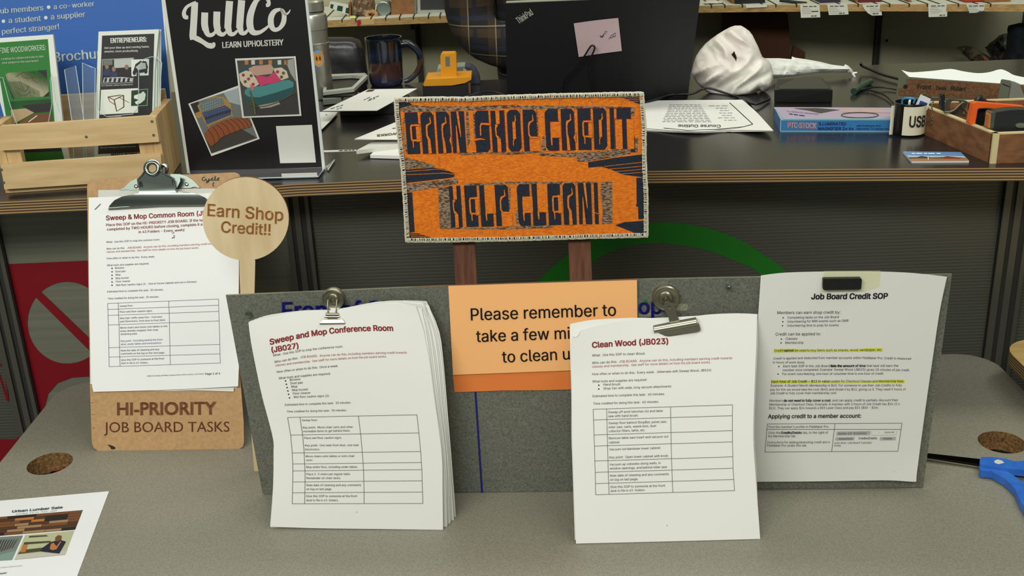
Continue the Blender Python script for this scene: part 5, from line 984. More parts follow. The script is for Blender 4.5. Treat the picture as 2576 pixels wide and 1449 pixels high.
# ------------------------------------------------------------------ loose paper left
def flat(name, pts, label, cat, h=.0006, th=.0004, m=paper, prints=None, group=None, lift=None):
    mb = MB(); q = [CP(x, y, h+(lift[i] if lift else 0)) for i, (x, y) in enumerate(pts)]
    mb.slab(q, (0, 0, -th), m)
    if prints: prints(mb, Surf((0, 0, CZ+h), (0, 0, 1)))
    o = mb.build(name); return tag(o, label, cat, group)
def pr1(mb, sf):
    for a_, b_, n_ in (((248, 944), (362, 908), 3), ((300, 948), (350, 930), 2), ((535, 868), (600, 836), 2), ((580, 862), (675, 828), 3), ((570, 874), (640, 850), 2)): DT(mb, sf, ZC(*a_), ZC(*b_), n_, grid, 1.3)
    fill(mb, sf, [ZC(*p) for p in [(575, 778), (632, 776), (610, 792), (550, 797)]], mat('dark_stamp', (70, 50, 54), .6), .0005)
flat('envelope', [ZC(*p) for p in [(175, 962), (570, 775), (998, 768), (650, 958)]], 'white envelope resting across a black box in front of the mug', 'envelope', .022, .0008, paper, pr1)
mb = MB(); mb.box(CP(*ZC(330, 1010)), (.12, 0, 0), (0, .07, 0), (0, 0, .020), black); tag(mb.build('black_box', bevel=.001), 'low black box under the white envelope', 'box')
flat('folded_page', [ZC(*p) for p in [(120, 970), (310, 972), (290, 1000), (255, 1040), (175, 1118), (120, 1130)]], 'white page with a curled edge behind the black poster', 'paper', .004, .0006, paper, lambda mb, sf: stroke(mb, sf, [ZC(205, 990), ZC(215, 998)], 1.5, ink))
def pr2(mb, sf): T(mb, sf, ZC(830, 1148), ZC(650, 1166), 'WORKS', mat('gold_print', (120, 108, 60), .6), vec=(0, .5), bold=.02); DT(mb, sf, ZC(860, 1106), ZC(775, 1114), 2, grid, 1.6)
flat('booklet', [ZC(*p) for p in [(455, 1205), (800, 1064), (960, 1050), (960, 1205)]], 'topmost white booklet of the small stack left of the woven sign', 'booklet', .020, .0015, paper, pr2, 'booklets left of the woven sign')
flat('booklet', [ZC(*p) for p in [(470, 1305), (640, 1215), (960, 1205), (960, 1245)]], 'thick middle booklet of the small stack left of the woven sign', 'booklet', .012, .006, paper2, None, 'booklets left of the woven sign')
flat('booklet', [ZC(*p) for p in [(590, 1345), (650, 1290), (960, 1280), (960, 1355)]], 'lowest white booklet of the small stack left of the woven sign', 'booklet', .006, .005, paper, None, 'booklets left of the woven sign')
flat('loose_card', [ZC(*p) for p in [(170, 1305), (470, 1297), (470, 1308), (170, 1322)]], 'thin white card lying on the black worktop right of the poster stand', 'card', .001, .0008, paper, lambda mb, sf: DT(mb, sf, ZC(455, 1301), ZC(310, 1307), 4, ink, 1.4))
# ------------------------------------------------------------------ yellow tool battery on a charger
yb_ = mat('yellow_plastic', (214, 146, 22), .4, bump=.03, bscale=200); BT = upright(CP(1064, 245), CP(1185, 240), 0)
bt = thing('tool_battery', CP(1125, 240), 'yellow and black power tool battery standing on the desk', 'battery')
def zc(l): return [ZC(*p) for p in l]
mb = MB(); mb.slab(S(BT, zc([(1045, 745), (1060, 750), (1300, 748), (1400, 735), (1450, 705), (1468, 690), (1465, 820), (1440, 835), (1050, 835)])), (0, .07, 0), black); mb.build('base', bt, bevel=.001)
mb = MB(); mb.slab(S(BT, zc([(1050, 735), (1075, 690), (1440, 672), (1470, 672), (1468, 692), (1410, 722), (1300, 742), (1060, 748)])), (0, .07, 0), yb_); mb.build('cover', bt, bevel=.002)
TW = BT.off(-.02); mb = MB(); mb.slab(S(TW, zc([(1205, 690), (1200, 490), (1215, 468), (1325, 465), (1337, 480), (1342, 690)])), (0, .03, 0), yb_); tow = mb.build('terminal_tower', bt, bevel=.002)
mb = MB(); mb.slab(S(TW, zc([(1242, 492), (1280, 490), (1282, 575), (1246, 577)]), .0005), -TW.n*.001, mat('grey_contact', (120, 130, 122), .4, .5)); mb.build('contact', tow)
mb = MB(); mb.tube(S(BT, [ZC(1452, 720), ZC(1456, 810)], .001), .0022, mat('brown_cord', (110, 72, 44), .8, bump=.5), 8); mb.build('cord', bt)
gd = thing('tape_dispenser', CP(1200, 205), 'grey rounded device behind the yellow battery', 'device'); GS = Surf(CP(1190, 214), (0, -1, 0))
mb = MB(); mb.slab(S(GS, [ZW(*p) for p in [(-20, 620), (0, 555), (60, 548), (720, 490), (740, 720), (-20, 760)]]), (0, .05, 0), mat('pale_green_grey_plastic', (140, 150, 134), .4)); mb.slab(S(GS, [ZW(*p) for p in [(660, 560), (750, 552), (790, 700), (690, 715)]], .001), (0, .004, 0), mat('silver_panel', (190, 196, 200), .3)); mb.build('body', gd, bevel=.002)
mb = MB(); mb.slab(S(GS, [ZW(*p) for p in [(720, 500), (860, 510), (980, 600), (1080, 760), (1110, 900), (1080, 930), (900, 930), (830, 760)]]), (0, .05, 0), mat('slate_plastic', (70, 72, 84), .4)); mb.slab(S(GS, [ZW(*p) for p in [(880, 935), (1110, 930), (1110, 1010), (870, 1010)]]), (0, .06, 0), black); mb.build('hood', gd, bevel=.003)
# ------------------------------------------------------------------ laptop
ll = mat('laptop_lid', (19, 20, 22), .6, bump=.05, bscale=500); LP = upright(CP(1277, 247, .003), CP(1731, 247, .003), -22)
lp = thing('laptop', LP.P(1500, 250), 'open black laptop seen from behind, pink sticky note on its lid', 'laptop')
mb = MB(); mb.slab(S(LP, [(1279, 250), (1276, 240), (1270, 12), (1272, 7.6), (1500, -1), (1757, -11), (1762, -8), (1731, 236), (1729, 250)]), -LP.n*.006, ll); lid_ = mb.build('lid', lp, bevel=.0008)
mb = MB(); mb.slab(S(LP, [(1273, 6.8), (1500, -2), (1757, -12), (1757, -10.4), (1500, -.6), (1273, 8.6)], .0002), -LP.n*.006, mat('silver_lip', (170, 175, 160), .3, .6)); mb.build('lid_edge', lp)
p, q = CP(1280, 252), CP(1728, 250); dn = V((0, .215, 0)); mb = MB(); mb.slab([p+V((0, .004, .018)), q+V((0, .004, .018)), q+dn+V((0, .004, .016)), p+dn+V((0, .004, .016))], (0, 0, -.016), ll); mb.build('keyboard_base', lp, bevel=.002)
mb = MB(); T(mb, LP, ZD(302, 278), ZD(470, 165), 'ThinkPad', mat('silver_logo', (226, 226, 210), .4), bold=.012, vs=2.3, res=2); mb.build('lid_lettering', lid_)
mb = MB(); dot(mb, LP, *ZD(310, 204), 1.6, mat('red_dot', (200, 20, 70), .4), .0008); mb.build('red_dot', lid_)
mb = MB(); NS_ = Surf(LP.p, LP.n, lambda x, y: .0012+.002*max(0, (y-60)/80))
sheet(mb, NS_, [ZD(935, 270), ZD(1190, 235), ZD(1450, 207)], [ZD(993, 660), ZD(1240, 622), ZD(1492, 590)], [ZD(935, 270), ZD(993, 660)], [ZD(1450, 207), ZD(1492, 590)], mat('pink_note', (206, 180, 182), .8), n=8, mm=6)
for l in ([(1325, 372), (1300, 362), (1295, 385), (1310, 395)], [(1290, 390), (1275, 400), (1285, 420)], [(1240, 410), (1262, 425), (1275, 400), (1270, 430), (1235, 420)], [(1248, 412), (1258, 440)], [(1425, 385), (1400, 390), (1390, 412), (1410, 425), (1420, 400)], [(1380, 400), (1362, 425), (1375, 440), (1395, 420)], [(1355, 432), (1345, 440), (1360, 440)], [(1338, 455), (1345, 460)]): stroke(mb, NS_, [ZD(*p) for p in l], 1.1, ink, .0006, smooth=3)
tag(mb.build('sticky_note', smooth=60), 'pink sticky note with small scribbles stuck on the laptop lid', 'note')
cbk = mat('black_cable', (20, 20, 21), .45); LC = LP.off(.012)
mb = MB(); mb.tube([LC.P(x, y) for x, y in spline([(1415, 240), (1418, 206), (1428, 188), (1442, 174), (1457, 157), (1470, 141), (1482, 122), (1488, 115), (1494, 115.5), (1496, 122), (1490, 137), (1483, 152), (1481, 170), (1482, 190), (1488, 215), (1494, 240)], 4)], .0016, cbk, 8)
tag(mb.build('charging_cable', smooth=60), 'thin black cable standing in a loop in front of the sticky note', 'cable')
mb = MB(); mb.tube([V(p) for p in spline([tuple(CP(1170, 243, .004)), tuple(CP(1215, 232, .012)), tuple(CP(1245, 232, .016)), tuple(CP(1272, 240, .010)), tuple(CP(1300, 250, .004))], 5)], .0014, cbk, 8); tag(mb.build('thin_cable', smooth=60), 'thin dark cable arching between the battery and the laptop', 'cable')
# ------------------------------------------------------------------ plastic bag
m_bag = bpy.data.materials.new('white_plastic_film'); m_bag.use_nodes = True; nt = m_bag.node_tree; b_ = nt.nodes['Principled BSDF']; b_.inputs['Base Color'].default_value = lin((226, 222, 210)); b_.inputs['Roughness'].default_value = .45
ng = nt.nodes.new('ShaderNodeTexNoise'); ng.inputs['Scale'].default_value = 9; cg = nt.nodes.new('ShaderNodeValToRGB'); cg.color_ramp.elements[0].position = .4; cg.color_ramp.elements[0].color = lin((220, 210, 202)); cg.color_ramp.elements[1].position = .6; cg.color_ramp.elements[1].color = lin((228, 226, 214)); tcg = nt.nodes.new('ShaderNodeTexCoord'); vg = nt.nodes.new('ShaderNodeTexVoronoi'); vg.inputs['Scale'].default_value = 34; bg_ = nt.nodes.new('ShaderNodeBump'); bg_.inputs['Strength'].default_value = .5; bg_.inputs['Distance'].default_value = .008
nt.links.new(tcg.outputs['Object'], vg.inputs['Vector']); nt.links.new(vg.outputs['Distance'], bg_.inputs['Height']); nt.links.new(bg_.outputs[0], b_.inputs['Normal']); nt.links.new(tcg.outputs['Object'], ng.inputs['Vector']); nt.links.new(ng.outputs[0], cg.inputs[0]); nt.links.new(cg.outputs[0], b_.inputs['Base Color'])
BG = upright(CP(1760, 247)+V((0, .045, 0)), CP(1940, 245)+V((0, .045, 0)), 4)
BG.rel = lambda x, y: -.03*max(0, (190-y)/130)
mb = MB(); ze = lambda l: [ZE(*p) for p in l]
bag_out = [(130, 600), (148, 520), (170, 460), (200, 415), (245, 362), (290, 325), (345, 285), (400, 252), (450, 225), (490, 212), (540, 212), (575, 232), (610, 258), (635, 290), (655, 330), (680, 380), (700, 430), (718, 472), (770, 502), (795, 540), (806, 600), (808, 660), (792, 720), (760, 752), (715, 775), (690, 750), (660, 785), (625, 815), (560, 812), (520, 825), (480, 835), (430, 832), (380, 822), (320, 800), (270, 775), (220, 735), (170, 680), (145, 640)]
inflate(mb, BG, ze(bag_out), [ze([(484, 424), (461, 453), (474, 472), (492, 492), (501, 514), (507, 480), (497, 455)])], .036, m_bag, 4.5, 46, 3, .95, .0085, .95, CZ+.0006)
cut = len(mb.f); tag(mb.build('plastic_bag', smooth=180), 'crumpled white plastic bag with a knotted loop beside the laptop', 'bag')
# ------------------------------------------------------------------ cable, papers, black box right of the bag
mb = MB(); mb.tube([V(p) for p in spline([tuple(CP(1600, 262, .004)), tuple(CP(1640, 252, .006)), tuple(CP(1690, 238, .010)), tuple(CP(1740, 236, .012)), tuple(BG.P(1765, 225, .05)), tuple(BG.P(1785, 222, .052)), tuple(BG.P(1830, 236, .054)), tuple(BG.P(1870, 250, .052)), tuple(CP(1900, 262, .006)), tuple(CP(1935, 250, .004))], 6)], .0022, cbk, 8)
tag(mb.build('power_cable', smooth=60), 'black cable running from behind the woven sign over the foot of the plastic bag', 'cable')
m_gry = mat('grey_text_print', (164, 166, 164), .7)
def pr3(mb, sf):
    random.seed(5)
    for i in range(11):
        y = 868+i*14; x0_ = -60-i*6; DT(mb, sf, ZE(205+i*9, y), ZE(x0_, y-2), 9, m_gry, 1.2)
    for i, (x, w_) in enumerate(((430, 170), (425, 100), (440, 80), (470, 120), (465, 90), (490, 150), (505, 110))): DT(mb, sf, ZE(x, 875+i*20), ZE(x-w_, 875+i*20), 3, m_gry, 1.2)
    stroke(mb, sf, [ZE(*p) for p in [(445, 850), (500, 900), (638, 1028)]], 1.8, ink); stroke(mb, sf, [ZE(*p) for p in [(638, 1028), (560, 1050), (330, 1072), (100, 1080), (-100, 1060)]], 1.4, ink)
    T(mb, sf, ZE(372, 1033), ZE(20, 1030), 'Course Outline', ink, bold=.01, vec=(0, .6))
pg = thing('open_booklet', CP(1780, 300), 'open printed booklet seen upside down in front of the plastic bag', 'booklet'); BSf = Surf((0, 0, CZ+.004), (0, 0, 1))
BSf.rel = lambda x, y: .010*max(0, min(1, (x-1860)/85))*max(0, 1-abs(y-300)/60)*.6+.0015*math.sin(x*.03)
for k in (2, 1): mb = MB(); sheet(mb, Surf((0, 0, CZ+.004-.0013*k), (0, 0, 1), BSf.rel), [(1600, 254-k), (1700, 252), (1867, 252)], [(1590, 322+3*k), (1745, 331+2*k), (1820, 329+2*k), (1944, 331)], [(1600, 254), (1590, 322+3*k)], [(1867, 252), (1900, 284+k), (1944, 331)], paper2 if k == 2 else paper); mb.build('page', pg, smooth=60)
mb = MB(); sheet(mb, BSf, [(1600, 254), (1700, 252), (1867, 251)], [(1590, 320), (1745, 331), (1830, 327), (1946, 329)], [(1600, 254), (1590, 320)], [(1867, 251), (1903, 282), (1946, 329)], paper, n=16, mm=10); pr3(mb, BSf); mb.build('printed_page', pg, smooth=60)
m_crum = mat('crumpled_white', (232, 234, 226), .8, rgb2=(206, 208, 198), scale=50, stretch=(.4, 3, 3), bump=.6, bscale=40)
PR = upright(CP(1930, 205)+V((0, .02, 0)), CP(2150, 195)+V((0, .02, 0)), 35); PR.rel = lambda x, y: .03-.02*(x-1920)/240
mb = MB(); inflate(mb, PR, ze([(700, 478), (730, 482), (850, 482), (960, 490), (962, 468), (990, 478), (1105, 495), (1200, 512), (1290, 535), (1395, 548), (1402, 532), (1430, 545), (1462, 575), (1470, 596), (1505, 596), (1500, 606), (1478, 610), (1500, 650), (1488, 650), (1460, 615), (1425, 600), (1200, 602), (1000, 625), (900, 640), (815, 650), (700, 650)]), [], .012, m_crum, 7, 18, 2, .5, .05)
tag(mb.build('folded_paper_bag', smooth=35), 'creased white paper bundle twisted to a point, right of the plastic bag', 'paper')
bx_ = mat('dark_grey_case', (40, 41, 38), .5, bump=.05, bscale=300); h_ = .026
f0, f1 = CP(*ZE(815, 852)), CP(*ZE(1300, 852)); t0, t1 = CP(*ZE(815, 740), h_), CP(*ZE(1303, 742), h_)
mb = MB(); B0, B1 = CP(*ZE(835, 655), h_+.008), CP(*ZE(1215, 640), h_+.008)
for p_ in (): pass
mb.add([f0, f1, t1, t0, B1, B0, V((B1.x, B1.y, CZ)), V((B0.x, B0.y, CZ))], [(0, 1, 2, 3), (3, 2, 4, 5), (1, 6, 4, 2), (0, 3, 5, 7), (5, 4, 6, 7), (0, 7, 6, 1)], bx_)
cs = thing('dark_case', (f0+f1)/2, 'dark grey plastic case with sloping lid behind the magnifier box', 'case'); mb.build('body', cs, bevel=.002)
sf = Surf(t0, (t1-t0).cross(B0-t0)); sf = Surf(t0, sf.n if sf.n.z > 0 else -sf.n)
mb = MB(); mb.slab(S(sf, ze([(855, 718), (880, 700), (1010, 645), (1190, 632), (1275, 735), (860, 735)]), .0015), -sf.n*.0015, mat('dark_grey_lid', (54, 55, 50), .4)); mb.build('lid', cs)
# ------------------------------------------------------------------ magnifier box
f0, f1 = CP(*ZE(865, 1092)), CP(*ZF(506, 1094)); hB = V((0, 0, atY(*ZE(868, 992), f0.y).z-f0.z)); dd = CP(*ZF(488, 890), hB.z)-(f1+hB); dB = V((dd.x*.0, dd.y, 0))
bR = CP(*ZF(488, 892), hB.z); bL = CP(*ZE(815, 887), hB.z)
mgb = thing('magnifier_box', (f0+f1)/2, 'blue and lilac box printed Illuminated Magnifier lying on the desk', 'box')
m_bb = mat('box_blue', (52, 120, 176), .35); m_lil = mat('box_lilac', (176, 160, 184), .35); m_tl = mat('box_teal_edge', (126, 178, 186), .4)
mb = MB(); dz = -hB
mb.add([f0, f1, f1+hB, f0+hB, bR, bL, bR+dz, bL+dz], [(0, 1, 2, 3)], m_bb); mb.add([f0+hB, f1+hB, bR, bL], [(0, 1, 2, 3)], m_lil); mb.add([f0, f0+hB, bL, bL+dz, f1, f1+hB, bR, bR+dz], [(0, 3, 2, 1), (4, 7, 6, 5), (3, 7, 6, 2), (0, 4, 7, 3)], m_bb)
FS = Surf(f0, (f1-f0).cross(hB)); FS = Surf(f0, FS.n if FS.n.y < 0 else -FS.n); TS = Surf(f0+hB, (0, 0, 1))
for l in ([(868, 994), (1840, 993)], [(866, 1088), (1840, 1090)], [(870, 1000), (867, 1088)]): stroke(mb, FS, ze(l), 2.6, m_tl, .0004)
dkb = mat('dark_blue_print', (16, 30, 110), .4); rd = mat('orange_red_print', (200, 90, 50), .5)
T(mb, FS, ZE(928, 1060), ZE(1165, 1066), 'PTC·STOCK', rd, bold=.05, vs=1.5, lift=.0005); T(mb, FS, ZE(930, 1059), ZE(1163, 1065), 'PTC·STOCK', mat('pale_lilac_print', (190, 200, 220), .5), bold=.01, vs=1.5, lift=.0008)
T(mb, FS, ZE(1183, 1038), ZE(1410, 1038), 'ILLUMINATED', dkb, bold=.022, lift=.0005); T(mb, FS, ZE(1181, 1078), ZE(1472, 1078), 'MAGNIFIER 2× 4×', dkb, bold=.022, lift=.0005); T(mb, FS, ZF(180, 1050), ZF(380, 1050), 'with Extension Arm', dkb, lift=.0005, bold=.01); T(mb, FS, ZF(178, 1074), ZF(484, 1076), 'Adjustable To Various Angles', dkb, lift=.0005, bold=.01)
tf = lambda l, m, li=.0004: fill(mb, TS, ze(l), m, li)
stroke(mb, TS, ze([(815, 890), (895, 984), (1838, 984)]), 2.6, m_tl, .0004)
ZF2 = lambda x, y: ((2100-1700)*3.2938+x*3.2938/3.294, y)
tf([(975, 897), (1170, 895), (1360, 910), (1300, 918), (1200, 938), (1100, 915)], mat('print_dark_olive', (60, 60, 56), .5)); tf([(1380, 905), (1700, 905), (1790, 935), (1380, 930)], mat('print_peach', (190, 160, 150), .5))
stroke(mb, TS, [(a_, b__) for a_, b__ in ze(arc(1525, 953, 155, 22, 0, 360, 28))], 1.4, ink, .0008); T(mb, TS, ZE(920, 925), ZE(1180, 950), 'ILLUMINATED MAGNIFIER', dkb, lift=.0005, vec=(.2, -.6)); DT(mb, TS, ZE(940, 942), ZE(1080, 960), 3, dkb, 2)
mb.build('carton', mgb)
# ------------------------------------------------------------------ jar labelled USB
jc_ = CP(2294, 345)+V((0, .022, 0)); jr = thing('usb_jar', jc_, 'dark ribbed jar with white paper label reading USB beside the wooden tray', 'jar')
mb = MB(); mb.lathe(jc_, (0, 0, 1), [(0, 0), (.021, 0), (.0235, .004), (.024, .025), (.023, .045), (.024, .050), (.0215, .050), (.021, .01), (0, .008)], mat('dark_glass', (26, 26, 24), .12, bump=.5, bscale=90), 32); mb.build('body', jr, smooth=50)
mb = MB(); lbw = mat('label_paper', (222, 216, 188), .7); g0 = [cylpt(jc_, .0250+.0025*max(0, a_-.9), a_, h) for h in (.003, .047) for a_ in [(-.66+i*.21) for i in range(10)]]
mb.add(g0, [(i, i+1, 11+i, 10+i) for i in range(9)], lbw)
class Cyl:
    def __init__(s, c, r): s.c, s.r = c, r
    def P(s, x, y, lift=0):   # x: angle*100, y: -height*1000
        return cylpt(s.c, s.r+lift, x/100, -y/1000)
T(mb, Cyl(jc_, .0256), (-27, -17), (80, -16), 'USB', ink, bold=.02, res=2, vec=(0, -.40)); mb.build('label', jr, smooth=60)
mb = MB(); g0 = [jc_+V((x, y, h)) for h in (.003, .048) for x, y in ((-.0245, -.006), (-.0265, -.012), (-.030, -.014), (-.032, -.012))]; mb.add(g0, [(i, i+1, 5+i, 4+i) for i in range(3)], lbw); mb.build('label_end', jr, smooth=60)
us = thing('usb_stick', jc_+V((.008, 0, .05)), 'white and blue USB stick leaning out of the labelled jar', 'usb stick'); UP = Surf(jc_+V((0, -.012, .05)), (0, -1, .1))
mb = MB(); mb.slab(S(UP, [ZX(*p) for p in [(365, 590), (480, 358), (620, 400), (555, 590)]]), (0, .006, 0), mat('white_plastic', (214, 220, 222), .4)); pf(mb, UP, ZX, [(405, 560), (455, 440), (565, 482), (530, 585)], mat('usb_blue', (30, 74, 150), .4), .0004); mb.build('body', us, bevel=.0006)
mb = MB(); mb.slab(S(UP, [ZX(*p) for p in [(485, 352), (500, 345), (635, 398), (620, 415)]], .0005), (0, .006, 0), chrome); mb.build('connector', us)
mb = MB()
for i, (x, y) in enumerate(spline([(640, 400), (650, 440), (640, 490), (625, 530), (640, 580), (655, 620), (640, 660), (625, 700), (640, 750), (620, 790)], 2)): c = UP.P(*ZX(x, y), .012); mb.lathe(c-V((0, 0, .0014)), (0, 0, 1), [(0, 0), (.001, .0004), (.0014, .0014), (.001, .0024), (0, .0028)], chrome, 6)
o = mb.build('bead_chain', us, smooth=60); o['kind'] = 'stuff'
mb = MB(); mb.tube([V(p) for p in spline([tuple(CP(2255, 262, .006)), tuple(CP(2280, 256, .02)), tuple(CP(2298, 250, .03)), tuple(jc_+V((-.004, -.01, .055))), tuple(jc_+V((0, 0, .03)))], 5)], .0018, mat('white_cord', (214, 220, 216), .5), 8); tag(mb.build('short_cable', smooth=60), 'short white cord curling into the labelled jar', 'cable')
mb = MB(); mb.tube([V(p) for p in spline([tuple(jc_+V((.002, -.01, .05))), tuple(jc_+V((.002, -.012, .056))), tuple(jc_+V((-.006, -.010, .058))), tuple(jc_+V((-.012, 0, .052))), tuple(jc_+V((-.008, 0, .03)))], 5)], .0016, mat('light_blue_cord', (60, 140, 190), .5), 8); tag(mb.build('short_cable', smooth=60), 'light blue cord looped in the top of the labelled jar', 'cable')
# ------------------------------------------------------------------ wooden tray with tools
m_wal = mat('brown_hardboard_panel', (136, 92, 56), .6, rgb2=(106, 68, 40), scale=40, stretch=(1, 1, 2.5), detail=6); m_pl = mat('pale_ply_edge', (206, 190, 140), .7)
T0, T1, T2 = CP(2491.7, 411.8), CP(2342.7, 346), CP(2700, 404); hT = atY(*ZX(1530, 940), T0.y).z-CZ; H = V((0, 0, hT))
ty = thing('wooden_tray', (T1+T2)/2, 'open wooden tray with brown sides and pale edges full of tools, right end of desk', 'tray')
u1 = (T1-T0); u2 = (T2-T0).normalized()*.30; u1 = u1.normalized()*.215
def wall_(o, d, inn, name='side_panel'):
    k = inn.normalized()*.007; mb = MB(); mb.box(o, d, k, V((0, 0, hT-.002)), m_wal); mb.box(o+V((0, 0, hT-.002)), d, k, (0, 0, .002), m_pl); return mb.build(name, ty)
wall_(T0, u1, u2); wall_(T0, u2, u1); wall_(T0+u2, u1, -u2); wall_(T0+u1, u2, -u1)
MB().box(T0-u1.normalized()*.0006-u2.normalized()*.0006, u1.normalized()*.003, u2.normalized()*.008, H, m_pl).build('corner_strip', ty)
MB().box(T0+u1*.03+u2*.03+V((0, 0, .001)), u1*.94, u2*.94, (0, 0, .004), m_wal).build('bottom', ty)
inn = T0+u1*.5+u2*.5
TL_ = Surf(T0+u1*.25, (0, -1, .05))
og_ = mat('orange_plastic', (228, 92, 24), .4)
ot_ = thing('hacksaw_frame', TL_.P(2480, 300), 'orange squared frame of a tool sticking up from the wooden tray', 'tool')
mb = MB(); mb.slab(S(TL_, [ZX(*p) for p in [(1195, 800), (1262, 490), (1285, 472), (1320, 470), (2060, 535), (2060, 590), (1850, 580), (1450, 550), (1335, 560), (1318, 600), (1285, 810)]]), (0, .012, 0), og_); mb.build('frame', ot_, bevel=.0015)
mb = MB(); mb.slab(S(TL_.off(-.016), [ZX(*p) for p in [(1300, 820), (1330, 570), (1360, 562), (1800, 590), (1850, 600), (1850, 830)]]), (0, .02, 0), mat('dark_green_plastic', (26, 36, 34), .35)); mb.build('inner_case', ot_, bevel=.002)
SSf = Surf(T0+u1*.10, (0, -1, .05)); sp = thing('stapler', SSf.P(2540, 325), 'black stapler with silver nose lying in the front of the wooden tray', 'stapler')
mb = MB(); mb.slab(S(SSf, [ZX(*p) for p in [(1555, 900), (1600, 625), (1660, 610), (1820, 585), (2029, 580), (2300, 585), (2300, 925), (1700, 920)]]), (0, .02, 0), mat('black_stapler', (36, 38, 38), .35)); mb.build('body', sp, bevel=.004)
mb = MB(); mb.slab(S(SSf.off(.001), [ZX(*p) for p in [(1508, 870), (1520, 655), (1545, 625), (1600, 625), (1560, 900), (1520, 880)]]), (0, .018, 0), chrome); mb.slab(S(SSf.off(.002), [ZX(*p) for p in [(1475, 850), (1505, 655), (1530, 650), (1512, 860)]]), (0, .012, 0), br[1]); mb.build('nose', sp, bevel=.001)
mb = MB(); mb.slab(S(SSf.off(.0012), [ZX(*p) for p in arc(1990, 820, 88, 40, 0, 345, 23)]), (0, .002, 0), mat('green_silver', (150, 164, 148), .25, .8)); mb.build('badge', sp)
CSf = Surf(T0+u1*.6, (0, -1, .1)); gm = mat('dull_steel', (110, 108, 92), .4, .8)
cl_ = thing('steel_clamp', CSf.P(2400, 290), 'dull steel clamp frame with a curved cut-out in the back of the wooden tray', 'clamp')
mb = MB(); mb.slab(S(CSf, [ZX(*p) for p in [(800, 600), (870, 430), (890, 410), (1160, 450), (1180, 480), (1090, 640), (1150, 650), (1150, 690), (860, 640)]]), (0, .006, 0), gm, holes=[S(CSf, [ZX(*p) for p in [(905, 560), (900, 490), (940, 450), (1050, 452), (1080, 490), (985, 590), (930, 610)]])]); mb.build('frame', cl_)
mb = MB(); mb.tube(S(CSf.off(.01), [ZX(*p) for p in spline([(820, 620), (950, 600), (1060, 500), (1110, 470)], 4)]), .0018, gm, 8); mb.tube(S(CSf.off(.01), [ZX(*p) for p in [(1060, 480), (1160, 640)]]), .0012, gm, 8); mb.build('arm', cl_, smooth=50)
bl_ = thing('black_pliers', CSf.P(2370, 270), 'black handled tool with rubber grip at the back left of the wooden tray', 'tool')
mb = MB(); mb.slab(S(CSf.off(.004), [ZX(*p) for p in [(640, 400), (780, 400), (790, 440), (645, 440)]]), (0, .008, 0), gm); mb.build('shaft', bl_, bevel=.001)
mb = MB(); mb.slab(S(CSf.off(.006), [ZX(*p) for p in [(778, 360), (800, 340), (828, 350), (830, 420), (815, 600), (770, 580)]]), (0, .010, 0), black); mb.build('grip', bl_, bevel=.002)
mb = MB(); inflate(mb, Surf(T0+u1*.45, (0, -1, .1)), [ZX(*p) for p in [(1150, 800), (1180, 640), (1190, 480), (1270, 470), (1300, 380), (1350, 345), (1395, 355), (1420, 400), (1480, 440), (1600, 450), (1560, 520), (1260, 490), (1200, 800)]], [], .008, black, 4, 8, 4, .3); tag(mb.build('cable_coil', smooth=50), 'tangle of black rubber cable behind the orange tool frame', 'cable')
# steel square / ruler
RS = upright(T1+u2*(-.25)+V((0, .02, 0)), T1+u2*.75+V((0, .012, 0)), 3)
RS = Surf(CP(2258, 262)+V((0, .012, 0)), (-.06, -1, .05)); m_ck = mat('cork_backing', (122, 84, 50), .85, rgb2=(92, 60, 34), scale=260, contrast=(.35, .65), detail=4); m_rs = mat('ruler_steel', (150, 156, 130), .35, .7)
ru = thing('steel_ruler', RS.P(2380, 240), 'cork backed steel ruler marked Front Desk Ruler standing on edge behind the tray', 'ruler')
mb = MB(); mb.slab(S(RS, [ZX(*p) for p in [(130, 72), (1700, 187), (2300, 225), (2280, 480), (1640, 438), (85, 372)]]), (0, .0015, 0), m_rs); mb.build('blade', ru)
mb = MB(); mb.slab(S(RS, [ZX(*p) for p in [(268, 110), (1690, 196), (2290, 232), (2270, 470), (1650, 430), (150, 362), (128, 330), (135, 250), (200, 235), (255, 160), (245, 128)]], .0014), (0, .0012, 0), m_ck)
T(mb, RS, ZX(405, 262), ZX(615, 268), 'Front', ink, bold=.024, lift=.0018, shear=.1, res=2); T(mb, RS, ZX(693, 272), ZX(848, 280), 'Desk', ink, bold=.024, lift=.0018, shear=.1, res=2); T(mb, RS, ZX(915, 280), ZX(1130, 300), 'Ruler!', ink, bold=.024, lift=.0018, shear=.1, res=2); mb.build('cork_back', ru)
mb = MB(); dot(mb, RS, *ZX(228, 230), 5.4, darkhole, .0018, n=20); mb.build('hanging_hole', ru)
KS = RS.off(.004); kb = thing('bar_clamp', KS.P(2540, 260), 'grey metal bar standing across the ruler at the right edge', 'clamp')
mb = MB(); mb.slab(S(KS, [ZX(*p) for p in [(1615, 490), (1690, 130), (1710, 120), (1830, 140), (1770, 500)]]), (0, .003, 0), mat('painted_grey', (104, 106, 88), .5)); mb.poly(S(KS, [ZX(*p) for p in [(1700, 178), (1810, 225), (1810, 240), (1700, 195)]], .0003), darkhole); mb.build('strap', kb)
mb = MB(); mb.slab(S(KS.off(-.002), [ZX(*p) for p in [(1780, 520), (1840, 160), (1960, 185), (2060, 440), (2060, 540)]]), (0, .02, 0), mat('pale_painted_grey', (128, 130, 118), .5)); mb.build('block', kb, bevel=.001)
